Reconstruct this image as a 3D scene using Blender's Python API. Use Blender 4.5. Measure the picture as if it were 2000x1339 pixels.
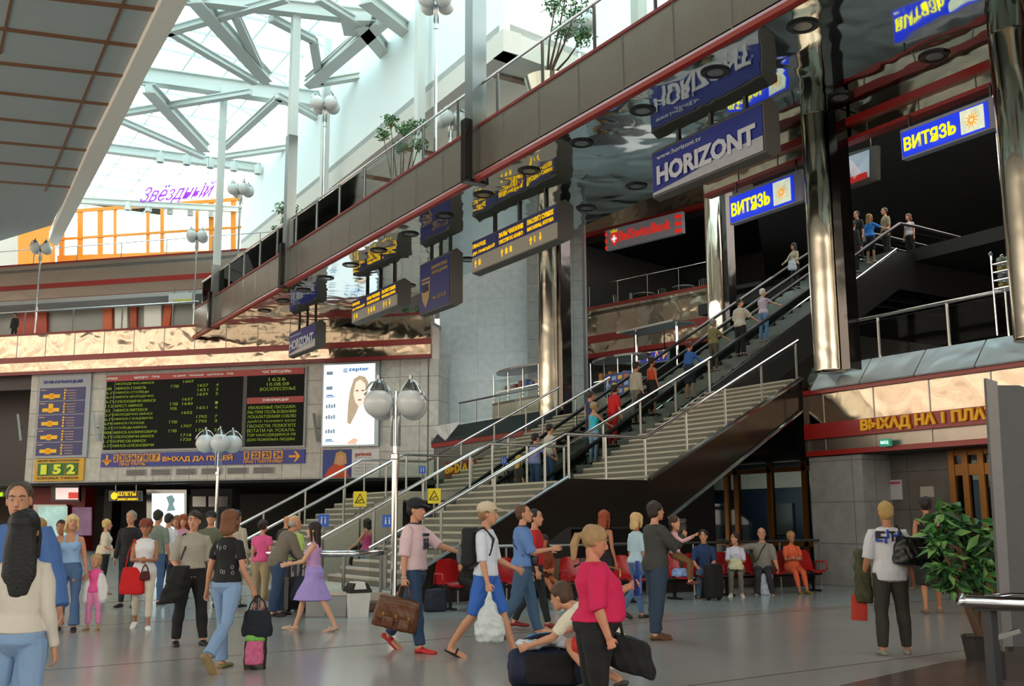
import bpy, bmesh, math, random
import numpy as np
from mathutils import Vector, Matrix, noise
for o in list(bpy.data.objects): bpy.data.objects.remove(o)
random.seed(7)
SC = bpy.context.scene
COL = SC.collection
# ------------------------------------------------------------------ camera
FPX, EYE = 2060.0, 1.57                       # focal length in pixels of a 2000 wide frame, eye height in metres
PITCH, YAW, ROLL = math.radians(9.6), math.radians(31.4), math.radians(0.3)
_f = np.array([math.sin(YAW)*math.cos(PITCH), math.cos(YAW)*math.cos(PITCH), math.sin(PITCH)])
_r0 = np.array([math.cos(YAW), -math.sin(YAW), 0.0]); _u0 = np.cross(_r0, _f)
_r = math.cos(ROLL)*_r0 - math.sin(ROLL)*_u0; _u = math.sin(ROLL)*_r0 + math.cos(ROLL)*_u0
cam = bpy.data.cameras.new('camera'); camo = bpy.data.objects.new('camera', cam); COL.objects.link(camo)
cam.sensor_width = 36.0; cam.lens = 36.0*FPX/2000.0; cam.clip_end = 500
camo.matrix_world = Matrix(((_r[0], _u[0], -_f[0], 0), (_r[1], _u[1], -_f[1], 0), (_r[2], _u[2], -_f[2], EYE), (0, 0, 0, 1)))
SC.camera = camo
# ------------------------------------------------------------------ sky, daylight, exposure
W = bpy.data.worlds.new('daylight'); SC.world = W; W.use_nodes = True
nt = W.node_tree; nt.nodes.clear()
tc = nt.nodes.new('ShaderNodeTexCoord'); sp = nt.nodes.new('ShaderNodeSeparateXYZ'); rp = nt.nodes.new('ShaderNodeValToRGB')
bg = nt.nodes.new('ShaderNodeBackground'); ou = nt.nodes.new('ShaderNodeOutputWorld')
nt.links.new(tc.outputs['Generated'], sp.inputs[0]); nt.links.new(sp.outputs[2], rp.inputs[0])
nt.links.new(rp.outputs[0], bg.inputs[0]); nt.links.new(bg.outputs[0], ou.inputs[0])
e = rp.color_ramp.elements
e[0].position = 0.0; e[0].color = (0.75, 0.6, 0.46, 1)
e[1].position = 0.45; e[1].color = (0.80, 0.97, 1.0, 1)
m_ = e.new(0.30); m_.color = (1.35, 1.2, 1.0, 1)
bg.inputs[1].default_value = 3.2
SC.view_settings.view_transform = 'Standard'; SC.view_settings.look = 'None'
SC.view_settings.exposure = 0.0; SC.view_settings.gamma = 1.0; SC.view_settings.use_curve_mapping = False
def area(name, loc, rot, sx, sy, power, col=(1, .93, .85)):
    l = bpy.data.lights.new(name, 'AREA'); l.shape = 'RECTANGLE'; l.size = sx; l.size_y = sy; l.energy = power; l.color = col
    o = bpy.data.objects.new(name, l); COL.objects.link(o); o.location = loc; o.rotation_euler = rot; return o
area('upper_hall_fill', (34, 22, 15.3), (0, 0, 0), 12, 12, 1500)  # added fill for the dark upper interior, stands in for ceiling lamps
area('platform_fill', (23.2, 22, 2.2), (0, math.radians(-100), 0), 1.5, 10, 260, (1, .96, .9))  # added fill that brightens the train, stands in for daylight outside
area('top_gallery_fill', (24.5, 45, 16.6), (math.pi, 0, 0), 4, 20, 190)  # added fill aimed up at the dark right ceiling, no fitting modelled
area('far_gallery_fill', (24, 68, 16.8), (math.pi, 0, 0), 6, 16, 260)  # second added upward fill, for the far end of that ceiling
area('first_floor_fill', (26, 30, 10.2), (0, 0, 0), 3, 8, 160)  # added fill over the first floor, no lamp modelled there
# ------------------------------------------------------------------ picture-to-place helpers: a pixel and ONE known plane give a point
CAM = np.array([0, 0, EYE])
def _ray(x, y): return _f + _r*(x-1000)/FPX + _u*(669.5-y)/FPX
def atU(x, y, v): d = _ray(x, y); return Vector(CAM + d*(v/d[0]))
def atV(x, y, v): d = _ray(x, y); return Vector(CAM + d*(v/d[1]))
def atZ(x, y, v): d = _ray(x, y); return Vector(CAM + d*((v-EYE)/d[2]))
def atPlane(x, y, P0, n):
    d = _ray(x, y); n = np.array(n, float); t = (n@np.array(P0) - n@CAM)/(n@d); return Vector(CAM + d*t)
def atFace(x, y, P):                          # vertical plane through P that faces the camera's heading
    return atPlane(x, y, P, (math.sin(YAW), math.cos(YAW), 0))
# ------------------------------------------------------------------ materials
def lin(h):
    h = h.lstrip('#'); c = [int(h[i:i+2], 16)/255 for i in (0, 2, 4)]
    return tuple(((v/12.92) if v <= .04045 else ((v+.055)/1.055)**2.4) for v in c) + (1,)
_M = {}
def mat(col, rough=.6, metal=0., bump=0., bscale=30., var=.12, vscale=6., emit=0., spec=.5, name=None, wave=0., wscale=2.):
    key = (col, rough, metal, bump, bscale, var, vscale, emit, spec, wave, wscale)
    if key in _M: return _M[key]
    m = bpy.data.materials.new(name or ('surface_' + col.strip('#'))); m.use_nodes = True
    t = m.node_tree; b = t.nodes['Principled BSDF']; L = t.links.new
    tc = t.nodes.new('ShaderNodeTexCoord')
    c = lin(col)
    nz = t.nodes.new('ShaderNodeTexNoise'); nz.inputs['Scale'].default_value = vscale; nz.inputs['Detail'].default_value = 3
    L(tc.outputs['Object'], nz.inputs['Vector'])
    mx = t.nodes.new('ShaderNodeMix'); mx.data_type = 'RGBA'
    mx.inputs['A'].default_value = tuple(v*(1-var) for v in c[:3]) + (1,)
    mx.inputs['B'].default_value = tuple(min(1, v*(1+var)) for v in c[:3]) + (1,)
    L(nz.outputs['Fac'], mx.inputs['Factor']); L(mx.outputs['Result'], b.inputs['Base Color'])
    b.inputs['Roughness'].default_value = rough; b.inputs['Metallic'].default_value = metal
    b.inputs['Specular IOR Level'].default_value = spec
    nrm = None
    if bump:
        n2 = t.nodes.new('ShaderNodeTexNoise'); n2.inputs['Scale'].default_value = bscale; n2.inputs['Detail'].default_value = 4
        L(tc.outputs['Object'], n2.inputs['Vector'])
        bp = t.nodes.new('ShaderNodeBump'); bp.inputs['Strength'].default_value = bump; bp.inputs['Distance'].default_value = .02
        L(n2.outputs['Fac'], bp.inputs['Height']); nrm = bp
    if wave:
        n3 = t.nodes.new('ShaderNodeTexNoise'); n3.inputs['Scale'].default_value = wscale; n3.inputs['Detail'].default_value = 1.0
        n3.inputs['Distortion'].default_value = .6
        L(tc.outputs['Object'], n3.inputs['Vector'])
        bp = t.nodes.new('ShaderNodeBump'); bp.inputs['Strength'].default_value = 1.0; bp.inputs['Distance'].default_value = wave
        L(n3.outputs['Fac'], bp.inputs['Height'])
        if nrm: L(nrm.outputs[0], bp.inputs['Normal'])
        nrm = bp
    if nrm: L(nrm.outputs[0], b.inputs['Normal'])
    if emit:
        L(mx.outputs['Result'], b.inputs['Emission Color']); b.inputs['Emission Strength'].default_value = emit
    _M[key] = m; return m
def glassmat(name, tint, refl=.12, rough=.02):
    m = bpy.data.materials.new(name); m.use_nodes = True; t = m.node_tree; t.nodes.clear(); L = t.links.new
    tr = t.nodes.new('ShaderNodeBsdfTransparent'); tr.inputs[0].default_value = lin(tint)
    gl = t.nodes.new('ShaderNodeBsdfGlossy'); gl.inputs['Roughness'].default_value = rough
    fr = t.nodes.new('ShaderNodeLayerWeight'); fr.inputs[0].default_value = refl
    mx = t.nodes.new('ShaderNodeMixShader'); o = t.nodes.new('ShaderNodeOutputMaterial')
    nz = t.nodes.new('ShaderNodeTexNoise'); nz.inputs['Scale'].default_value = .8
    bp = t.nodes.new('ShaderNodeBump'); bp.inputs['Distance'].default_value = .01; bp.inputs['Strength'].default_value = .3
    L(nz.outputs['Fac'], bp.inputs['Height']); L(bp.outputs[0], gl.inputs['Normal'])
    L(fr.outputs['Fresnel'], mx.inputs[0]); L(tr.outputs[0], mx.inputs[1]); L(gl.outputs[0], mx.inputs[2]); L(mx.outputs[0], o.inputs[0])
    return m
def stripemat(name, c1, c2, scale, kind='brick', rough=.4, sq=(1, 1), mortar=.02, bump=0., rot=0., spec=.5, metal=0.):
    m = bpy.data.materials.new(name); m.use_nodes = True; t = m.node_tree; b = t.nodes['Principled BSDF']; L = t.links.new
    tc = t.nodes.new('ShaderNodeTexCoord'); mp = t.nodes.new('ShaderNodeMapping'); mp.inputs['Rotation'].default_value = (0, 0, rot)
    L(tc.outputs['UV'], mp.inputs[0])
    br = t.nodes.new('ShaderNodeTexBrick'); br.offset = 0; br.squash = 1
    br.inputs['Color1'].default_value = lin(c1); br.inputs['Color2'].default_value = tuple(v*.88 for v in lin(c1)[:3])+(1,); br.inputs['Mortar'].default_value = lin(c2)
    br.inputs['Scale'].default_value = 1; br.inputs['Mortar Size'].default_value = mortar
    br.inputs['Brick Width'].default_value = sq[0]; br.inputs['Row Height'].default_value = sq[1]
    L(mp.outputs[0], br.inputs['Vector'])
    nz = t.nodes.new('ShaderNodeTexNoise'); nz.inputs['Scale'].default_value = 3; nz.inputs['Detail'].default_value = 6; L(tc.outputs['UV'], nz.inputs['Vector'])
    mx = t.nodes.new('ShaderNodeMix'); mx.data_type = 'RGBA'; mx.blend_type = 'OVERLAY'; mx.inputs['Factor'].default_value = .35
    L(br.outputs['Color'], mx.inputs['A']); L(nz.outputs['Fac'], mx.inputs['B']); L(mx.outputs['Result'], b.inputs['Base Color'])
    b.inputs['Roughness'].default_value = rough; b.inputs['Specular IOR Level'].default_value = spec; b.inputs['Metallic'].default_value = metal
    return m
STEEL = mat('#b3a390', .12, 1, wave=.05, wscale=1.1, var=.05, name='wavy_polished_steel')
STEELV = mat('#9c9288', .28, .85, wave=.012, wscale=1.0, var=.08, name='bronze_tinted_steel')
STEELD = mat('#5e5a58', .14, 1, wave=.02, wscale=1.2, var=.08, name='dark_polished_steel')
MIRROR = mat('#c6d2d2', .05, 1, wave=.03, wscale=.75, var=.04, name='wavy_mirror_soffit')
COLUMN = mat('#d9cebc', .15, 1, wave=.02, wscale=.9, var=.06, name='column_steel')
CHROME = mat('#dde0e2', .12, 1, var=.03, name='chrome')
SATIN = mat('#8f908f', .28, 1, var=.06, name='satin_steel')
RED = mat('#7e1a1a', .35, 0, var=.08, name='oxide_red_enamel')
REDB = mat('#8c1f1c', .3, 0, var=.08, name='signal_red_band')
WHITE = mat('#cfd2ce', .5, 0, var=.03, name='white_painted_steel')
WHITEB = mat('#f0f6f6', .6, 0, var=.02, name='white_plaster')
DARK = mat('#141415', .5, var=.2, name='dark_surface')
DARKB = mat('#2b2220', .45, var=.2, name='dark_brown_surface')
BLACK = mat('#0a0a0b', .35, var=.1, name='black_plastic')
GLASS = glassmat('railing_glass', '#f3f7f5', .07)
GLASSD = glassmat('window_glass', '#9aa6a8', .25)
ROOFGLASS = glassmat('roof_glass', '#f6ffff', .04)
# ------------------------------------------------------------------ mesh builder
class MB:
    def __init__(s): s.v = []; s.f = []; s.m = []; s.cur = 0
    def add(s, vs, fs):
        b = len(s.v); s.v += [tuple(p) for p in vs]; s.f += [tuple(b+i for i in f) for f in fs]; s.m += [s.cur]*len(fs); return s
    def mi(s, i): s.cur = i; return s
    def box(s, x0, x1, y0, y1, z0, z1):
        return s.add([(x0,y0,z0),(x1,y0,z0),(x1,y1,z0),(x0,y1,z0),(x0,y0,z1),(x1,y0,z1),(x1,y1,z1),(x0,y1,z1)],
                     [(0,3,2,1),(4,5,6,7),(0,1,5,4),(1,2,6,5),(2,3,7,6),(3,0,4,7)])
    def slab(s, pts, t):                      # planar polygon pts extruded by vector t
        n = len(pts); pts = [Vector(p) for p in pts]; t = Vector(t)
        return s.add(pts + [p+t for p in pts], [tuple(range(n)), tuple(range(2*n-1, n-1, -1))] + [(i, i+n, (i+1) % n+n, (i+1) % n) for i in range(n)])
    def beam(s, a, b, w, h, up=(0, 0, 1)):
        a, b = Vector(a), Vector(b); d = (b-a).normalized(); up = Vector(up)
        x = d.cross(up)
        if x.length < 1e-3: x = Vector((1, 0, 0))
        x.normalize(); y = x.cross(d)
        q = [x*i*w/2 + y*j*h/2 for i, j in ((-1,-1),(1,-1),(1,1),(-1,1))]
        return s.add([a+k for k in q]+[b+k for k in q], [(0,1,2,3),(7,6,5,4),(0,4,5,1),(1,5,6,2),(2,6,7,3),(3,7,4,0)])
    def tube(s, pts, r, n=8, cap=True):
        pts = [Vector(p) for p in pts]; rs = r if isinstance(r, (list, tuple)) else [r]*len(pts)
        x = None; b = len(s.v); k = len(pts)
        for i, p in enumerate(pts):
            d = (pts[min(i+1, k-1)]-pts[max(i-1, 0)]).normalized()
            if x is None:
                x = d.orthogonal().normalized()
            else:
                x = (x - d*x.dot(d)).normalized()
            y = d.cross(x)
            for j in range(n):
                a = 2*math.pi*j/n; s.v.append(tuple(p + (x*math.cos(a)+y*math.sin(a))*rs[i]))
        for i in range(k-1):
            for j in range(n):
                s.f.append((b+i*n+j, b+i*n+(j+1) % n, b+(i+1)*n+(j+1) % n, b+(i+1)*n+j)); s.m.append(s.cur)
        if cap:
            s.f.append(tuple(b+j for j in range(n-1, -1, -1))); s.f.append(tuple(b+(k-1)*n+j for j in range(n))); s.m += [s.cur]*2
        return s
    def lathe(s, c, prof, n=24):              # prof: (radius, z)
        c = Vector(c); b = len(s.v)
        for r, z in prof:
            for j in range(n):
                a = 2*math.pi*j/n; s.v.append((c.x+r*math.cos(a), c.y+r*math.sin(a), c.z+z))
        for i in range(len(prof)-1):
            for j in range(n):
                s.f.append((b+i*n+j, b+i*n+(j+1) % n, b+(i+1)*n+(j+1) % n, b+(i+1)*n+j)); s.m.append(s.cur)
        s.f.append(tuple(b+j for j in range(n-1, -1, -1))); s.f.append(tuple(b+(len(prof)-1)*n+j for j in range(n))); s.m += [s.cur]*2
        return s
    def ball(s, c, r, n=16, sc=(1, 1, 1)):
        k = n//2; c = Vector(c); b = len(s.v)
        for i in range(k+1):
            t = math.pi*i/k
            for j in range(n):
                a = 2*math.pi*j/n
                s.v.append((c.x+r*sc[0]*math.sin(t)*math.cos(a), c.y+r*sc[1]*math.sin(t)*math.sin(a), c.z-r*sc[2]*math.cos(t)))
        for i in range(k):
            for j in range(n):
                s.f.append((b+i*n+j, b+i*n+(j+1) % n, b+(i+1)*n+(j+1) % n, b+(i+1)*n+j)); s.m.append(s.cur)
        return s
    def text(s, txt, o, xd, ud, w, h, depth=.02, bold=.02, spacing=1.0):
        vs, fs = textmesh(txt, bold, spacing)
        if not len(vs): return s
        lo, hi = vs.min(0), vs.max(0); o, xd, ud = Vector(o), Vector(xd).normalized(), Vector(ud).normalized()
        nd = xd.cross(ud); sx = w/max(hi[0]-lo[0], 1e-4) if w else h/max(hi[1]-lo[1], 1e-4); sy = h/max(hi[1]-lo[1], 1e-4)
        dz = depth/max(hi[2]-lo[2], 1e-4)
        return s.add([o + xd*float((p[0]-lo[0])*sx) + ud*float((p[1]-lo[1])*sy) + nd*float((p[2]-lo[2])*dz) for p in vs], fs)
_T = {}
def textmesh(txt, bold, spacing):
    k = (txt, bold, spacing)
    if k in _T: return _T[k]
    cu = bpy.data.curves.new('t', 'FONT'); cu.body = txt; cu.size = 1; cu.extrude = .05; cu.offset = bold; cu.space_character = spacing; cu.resolution_u = 2
    ob = bpy.data.objects.new('t', cu); COL.objects.link(ob)
    dg = bpy.context.evaluated_depsgraph_get(); dg.update()
    me = bpy.data.meshes.new_from_object(ob.evaluated_get(dg))
    v = np.zeros(len(me.vertices)*3); me.vertices.foreach_get('co', v)
    r = (v.reshape(-1, 3), [tuple(p.vertices) for p in me.polygons])
    bpy.data.objects.remove(ob); bpy.data.curves.remove(cu); bpy.data.meshes.remove(me)
    _T[k] = r; return r
def build(mb, name, mats, parent=None, smooth=False, uv=False, origin=None):
    me = bpy.data.meshes.new(name); me.from_pydata(mb.v, [], mb.f); me.validate()
    mats = mats if isinstance(mats, (list, tuple)) else [mats]
    for m in mats: me.materials.append(m)
    if len(mats) > 1: me.polygons.foreach_set('material_index', mb.m[:len(me.polygons)])
    if smooth: me.polygons.foreach_set('use_smooth', [True]*len(me.polygons))
    bm = bmesh.new(); bm.from_mesh(me); bmesh.ops.recalc_face_normals(bm, faces=bm.faces)
    if uv:                                    # box-mapped in metres
        L = bm.loops.layers.uv.new('uv')
        for f in bm.faces:
            n = f.normal; a = [abs(k) for k in n]
            if a[2] > .7: ax = Vector((1, 0, 0)); ay = Vector((0, 1, 0))
            else: ax = Vector((-n.y, n.x, 0)).normalized(); ay = Vector((0, 0, 1))
            for l in f.loops: l[L].uv = (l.vert.co.dot(ax), l.vert.co.dot(ay))
    bm.to_mesh(me); bm.free()
    o = bpy.data.objects.new(name, me); COL.objects.link(o)
    if parent: o.parent = parent
    return o
def struct(mb, name, mats, **k):
    o = build(mb, name, mats, **k); o['kind'] = 'structure'; return o
def tag(o, label, cat, group=None, kind=None):
    o['label'] = label; o['category'] = cat
    if group: o['group'] = group
    if kind: o['kind'] = kind
    return o
def thing(name, label, cat, loc=(0, 0, 0), group=None):
    o = bpy.data.objects.new(name, None); o.empty_display_size = .1; COL.objects.link(o); o.location = loc
    return tag(o, label, cat, group)
def part(mb, name, mats, parent, label=None, **k):  # coordinates given in the world; shifted to the parent's origin
    l = Vector(parent.location); p = parent
    while p.parent: p = p.parent; l += Vector(p.location)
    mb.v = [tuple(Vector(q)-l) for q in mb.v]
    o = build(mb, name, mats, parent, **k)
    if label: o['label'] = label
    return o
def copy_tree(o, parent=None):
    c = o.copy(); COL.objects.link(c); c.parent = parent
    for ch in list(o.children): copy_tree(ch, c)
    return c
XA = Vector((1, 0, 0)); YA = Vector((0, 1, 0)); ZA = Vector((0, 0, 1))
HEAD = Vector((math.sin(YAW), math.cos(YAW), 0)); RIGHT = Vector((math.cos(YAW), -math.sin(YAW), 0))
# ================================================================== SETTING
SOF = 11.68                                   # height of the mirror soffit under the bridge
U1, U2 = 15.0, 20.3                           # near and far edge of the bridge
T = atU(375, 690, U1); T.z = 0                # where the bridge meets the departures wall
BD = Vector((.70711, -.70711, 0)); BN = Vector((.70711, .70711, 0))
def BP(s, z, off=0): return T + BD*s + BN*off + ZA*z
def SB(x, y, off=0):                          # pixel on the departures plane (moved back by off) -> (s, z)
    P = atPlane(x, y, tuple(T + BN*off), tuple(BN)); return (P - T - BN*off).dot(BD), P.z
def bslab(mb, s0, s1, z0, z1, o0, o1):
    return mb.slab([BP(s0, z0, o0), BP(s1, z0, o0), BP(s1, z1, o0), BP(s0, z1, o0)], BN*(o1-o0))
def bquad(mb, px, off, th=.04):               # polygon given by pixels, lying in a plane parallel to the departures wall
    return mb.slab([BP(*SB(x, y, off), off) for x, y in px], -BN*th)
STONE = stripemat('grey_granite_tiles', '#c2bfb7', '#8f8d87', 1, sq=(1.1, 1.3), mortar=.025, rough=.45)
MARBLE = stripemat('pale_marble_tiles', '#ccd6dc', '#b3bdc2', 1, sq=(1.5, 1.5), mortar=.012, rough=.3)
PIERM = stripemat('grey_pier_stone', '#8d9090', '#6a6c6d', 1, sq=(1.6, 1.0), mortar=.015, rough=.4)
WALLD = stripemat('dark_wall_tiles', '#56524e', '#3d3a38', 1, sq=(1.2, .9), mortar=.015, rough=.4)
CEIL = mat('#a2aaab', .8, var=.05, vscale=1.0, name='acoustic_ceiling_panels')
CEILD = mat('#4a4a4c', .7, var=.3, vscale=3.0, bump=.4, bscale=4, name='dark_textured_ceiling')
WOOD = mat('#7a5236', .5, var=.2, name='brown_wood_strip')
GOLD = mat('#8a5a24', .35, metal=.5, var=.1, name='bronze_door_frame')
YEL = mat('#d98208', .5, var=.04, name='yellow_painted_frame')
STAIRM = mat('#bcb2a4', .55, var=.12, vscale=12, bump=.2, bscale=60, name='terrazzo_step')
NOSE = mat('#6b665d', .6, var=.2, name='dark_step_nosing')
FLOORM = mat('#a0a9aa', .17, var=.10, vscale=.9, spec=.45, name='polished_grey_terrazzo')
FLOORB = mat('#9c9691', .2, var=.10, vscale=.9, spec=.4, name='polished_brown_terrazzo')
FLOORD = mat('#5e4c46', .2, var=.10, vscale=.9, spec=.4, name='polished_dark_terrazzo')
# ---- floor with its inlaid bands
struct(MB().box(-26, 60, -22, 92, -.3, 0), 'floor', FLOORM)
def inlay(px, m, name, h=.003):
    struct(MB().slab([atZ(x, y, 0) for x, y in px], (0, 0, h)), name, m)
inlay([(-500, 1206), (700, 1212), (1450, 1192), (2300, 1150), (2900, 2600), (-900, 2600)], FLOORB, 'trim_1')
inlay([(1640, 1339), (1850, 1292), (2300, 1240), (2600, 1900), (1500, 1500)], FLOORD, 'trim_2', .006)
inlay([(-60, 1200), (150, 1196), (330, 1206), (250, 1222), (60, 1214), (-60, 1226)], FLOORB, 'trim_3', .004)
inlay([(430, 1196), (520, 1178), (620, 1196), (560, 1204)], FLOORB, 'trim_5')
for k in range(9):                            # thin joints of the terrazzo
    a, b = Vector((-10, 2+5*k, 0)), Vector((20, 2+5*k+2, 0))
    struct(MB().beam(a+ZA*.004, b+ZA*.004, .02, .004), 'trim_%d' % (10+k), FLOORD)
# ---- departures wall and the passage under it
s54, s838 = SB(54, 850)[0], SB(838, 800)[0]
WB, WT = 3.85, 10.05
mb = MB(); bslab(mb, s54, s838, WB, WT+.1, 0, .5); struct(mb, 'wall_departures', STONE, uv=True)
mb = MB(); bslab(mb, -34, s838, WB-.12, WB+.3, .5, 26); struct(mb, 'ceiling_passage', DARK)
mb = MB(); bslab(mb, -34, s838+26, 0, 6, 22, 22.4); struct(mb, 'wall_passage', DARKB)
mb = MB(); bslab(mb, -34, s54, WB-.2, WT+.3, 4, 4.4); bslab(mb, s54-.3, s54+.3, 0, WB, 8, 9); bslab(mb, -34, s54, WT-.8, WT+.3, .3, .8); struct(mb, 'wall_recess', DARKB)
mb = MB(); bslab(mb, -34.4, -34, 0, 12, -6, 26); struct(mb, 'wall_left', WALLD, uv=True)
# gallery fascia over the departures wall
def fascia(name_i, z0, z1, m, off0, s0=-34, s1=None, th=.3):
    mb = MB(); s1 = s838+.2 if s1 is None else s1
    bslab(mb, s0, s1, z0, z1, -off0, -off0+th); struct(mb, 'trim_%d' % name_i, m)
fascia(30, WT-.05, WT+.14, RED, .5)
fascia(31, WT+.14, 10.75, STEEL, .45)
fascia(32, 10.72, 11.02, REDB, .55)
fascia(33, 11.02, 12.30, STEEL, .45)
fascia(34, 12.30, 12.42, RED, .5)
for k in range(28):                           # panel joints of the steel fascia
    s = -30 + k*1.9
    if s < s838: mb = MB(); bslab(mb, s-.015, s+.015, 11.02, 12.3, -.47, -.4); struct(mb, 'trim_%d' % (200+k), SATIN)
mb = MB(); bslab(mb, -34, s838, 11.9, 12.1, -.2, 12); struct(mb, 'floor_gallery', PIERM, uv=True)
mb = MB(); bslab(mb, -34, s838-1, 12.1, 14.55, 3.7, 4.0); struct(mb, 'wall_shops', mat('#8d8a86', .4, var=.3, vscale=.6), uv=False)
mb = MB(); bslab(mb, -34, s838, 14.55, 14.8, 1.2, 12); struct(mb, 'ceiling_gallery', CEIL)
area('gallery_fill', tuple(BP(-14, 14.4, 2.2)), (0, 0, math.radians(-45)), 26, 1, 260)  # added fill to brighten the shop fronts, stands in for ceiling lamps
for k_, (pts, c_, nm, lab) in enumerate([([(38, 592), (95, 592), (95, 660), (38, 660)], '#a8341c', 'shop_display', 'red shop panel behind the gallery railing beside the lamp post'),
        ([(205, 598), (222, 598), (222, 650), (205, 650)], '#c4572c', 'shop_display', 'narrow orange shop frame behind the left gallery railing'),
        ([(228, 596), (252, 596), (252, 650), (228, 650)], '#d8d4cc', 'shop_display', 'white shop panel beside the narrow orange frame on the gallery'),
        ([(258, 595), (270, 595), (270, 650), (258, 650)], '#a8401c', 'shop_display', 'dark orange shop frame in the middle of the gallery shops'),
        ([(285, 594), (318, 594), (318, 650), (285, 650)], '#ded9d2', 'shop_display', 'wide white shop panel behind the gallery railing'),
        ([(326, 592), (340, 592), (332, 650), (318, 650)], '#b8481c', 'shop_display', 'leaning orange shop frame nearest the bridge end')]):
    mb = MB(); bquad(mb, pts, 3.68, .2); o = tag(build(mb, nm, mat(c_, .5)), lab, 'panel')
o = thing('shop_sign', 'white shop sign with yellow lettering hanging over the gallery corner', 'sign', tuple(BP(*SB(360, 582, 1), 1)))
mb = MB(); bquad(mb, [(332, 574), (378, 572), (378, 592), (332, 594)], 1, .15); part(mb, 'panel', mat('#b8c4c8', .5), o)
s_, z_ = SB(338, 590, .8); part(MB().text('ПРАМТАВАРЫ', BP(s_, z_, .8), BD, ZA, 1.15, .16, .02, .02), 'lettering', mat('#d8d020', .5), o)
mb = MB(); bquad(mb, [(340, 560), (342, 560), (342, 574), (340, 574)], 1, .05); bquad(mb, [(370, 560), (372, 560), (372, 574), (370, 574)], 1, .05); part(mb, 'hanger', SATIN, o)
# upper gallery, set back five metres
OU = 5.0
zr = SB(0, 521, OU)[1]; zm = SB(0, 565, OU)[1]; zb = SB(0, 590, OU)[1]
sU = SB(560, 470, OU)[0]
def fu(i, z0, z1, m, d=0, th=.3):
    mb = MB(); bslab(mb, -40, sU, z0, z1, OU-d, OU-d+th); struct(mb, 'trim_%d' % i, m)
fu(40, zb-.1, zb+.05, RED, .05); fu(41, zb+.05, zm-.12, STEELV); fu(42, zm-.15, zm+.17, REDB, .08); fu(43, zm+.17, zr-.06, STEELV); fu(44, zr-.06, zr+.06, RED, .05)
mb = MB(); bslab(mb, -40, sU+8, zr-.5, zr-.3, OU, OU+14); struct(mb, 'floor_upper_gallery', PIERM, uv=True)
# end wall beyond the upper gallery with its yellow glazing
OE = 15.0
mb = MB(); bquad(mb, [(-300, 350), (45, 350), (45, 560), (-300, 560)], OE, .2); struct(mb, 'wall_end', mat('#b9b8b0', .7, var=.05))
mb = MB(); bquad(mb, [(505, 430), (700, 430), (700, 560), (505, 560)], OE, .2); struct(mb, 'wall_end_right', mat('#c9c6ba', .7, var=.05))
mb = MB(); bquad(mb, [(46, 415), (108, 412), (108, 530), (46, 530)], OE-2, .6); struct(mb, 'trim_50', YEL)
def ylerp(x, y0, y1): return y0 + (y1-y0)*(x-120)/385
mb = MB()
for x, w in [(122, 9), (158, 9), (197, 9), (226, 4), (290, 5), (318, 6), (386, 5), (414, 9), (457, 9), (500, 11)]:
    bquad(mb, [(x-w/2, ylerp(x, 416, 385)), (x+w/2, ylerp(x, 416, 385)), (x+w/2, 530), (x-w/2, 530)], OE, .15)
for ya, yb, h in [(412, 384, 6), (466, 440, 4), (500, 487, 12)]:
    bquad(mb, [(115, ya), (505, yb), (505, yb+h), (115, ya+h)], OE, .2)
yw = thing('window_frame', 'yellow framed glazed screen at the far end of the top gallery', 'window', tuple(BP(*SB(300, 505, OE), OE)))
part(mb, 'frame', YEL, yw)
mb = MB(); bquad(mb, [(120, 415), (503, 386), (503, 520), (120, 520)], OE+.05, .02); part(mb, 'pane', ROOFGLASS, yw)
# ---- pale marble wall to the right of the departures wall
mb = MB(); bslab(mb, s838-.1, SB(1143, 600, 2)[0], 0, 21, 2, 2.6); struct(mb, 'wall_marble', MARBLE, uv=True)
mb = MB(); bslab(mb, s838-.1, s838+.5, WB, 10, 0, 2.1); struct(mb, 'wall_return', STONE, uv=True)
mb = MB(); bslab(mb, SB(1036, 600, 2)[0], SB(1143, 600, 2)[0], 3, 21, 1.2, 2); struct(mb, 'wall_pier', PIERM, uv=True)
# ---- left ceiling with its edge beam, right ceiling, roof well
CZ = 20.2
Lt = [atZ(x, y, CZ) for x, y in [(317, 0), (245, 149), (174, 291), (140, 368), (100, 440)]]
dl = (Lt[0]-Lt[2]).normalized()
near = Lt[0] + dl*58
mb = MB(); mb.slab([near, Lt[0], Lt[2], Lt[4], BP(-42, CZ, 16), (-28, 92, CZ), (-28, -22, CZ)], (0, 0, .3)); struct(mb, 'ceiling', CEIL)
Rt = [atZ(x, y, CZ-.35) for x, y in [(368, 0), (286, 146), (213, 291), (112, 482)]]
Li = [atZ(x, y, CZ-.35) for x, y in [(317, 0), (245, 149), (174, 291), (95, 470)]]
mb = MB(); d0 = (Rt[0]-Rt[2]).normalized()
mb.slab([Li[0]+d0*58, Li[0], Li[1], Li[2], Li[3], Rt[3], Rt[2], Rt[1], Rt[0], Rt[0]+d0*58], (0, 0, .6)); struct(mb, 'trim_60', mat('#ece8e0', .7, var=.04))
up6 = ZA*.62; mb = MB(); mb.slab([Rt[0]+d0*58+up6, Rt[0]+up6, Rt[3]+up6, Rt[3]+ZA*7, Rt[0]+ZA*7, Rt[0]+d0*58+ZA*7], (-.3, 0, 0)); struct(mb, 'wall_roof_well_left', WHITEB)
k = 61
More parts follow.
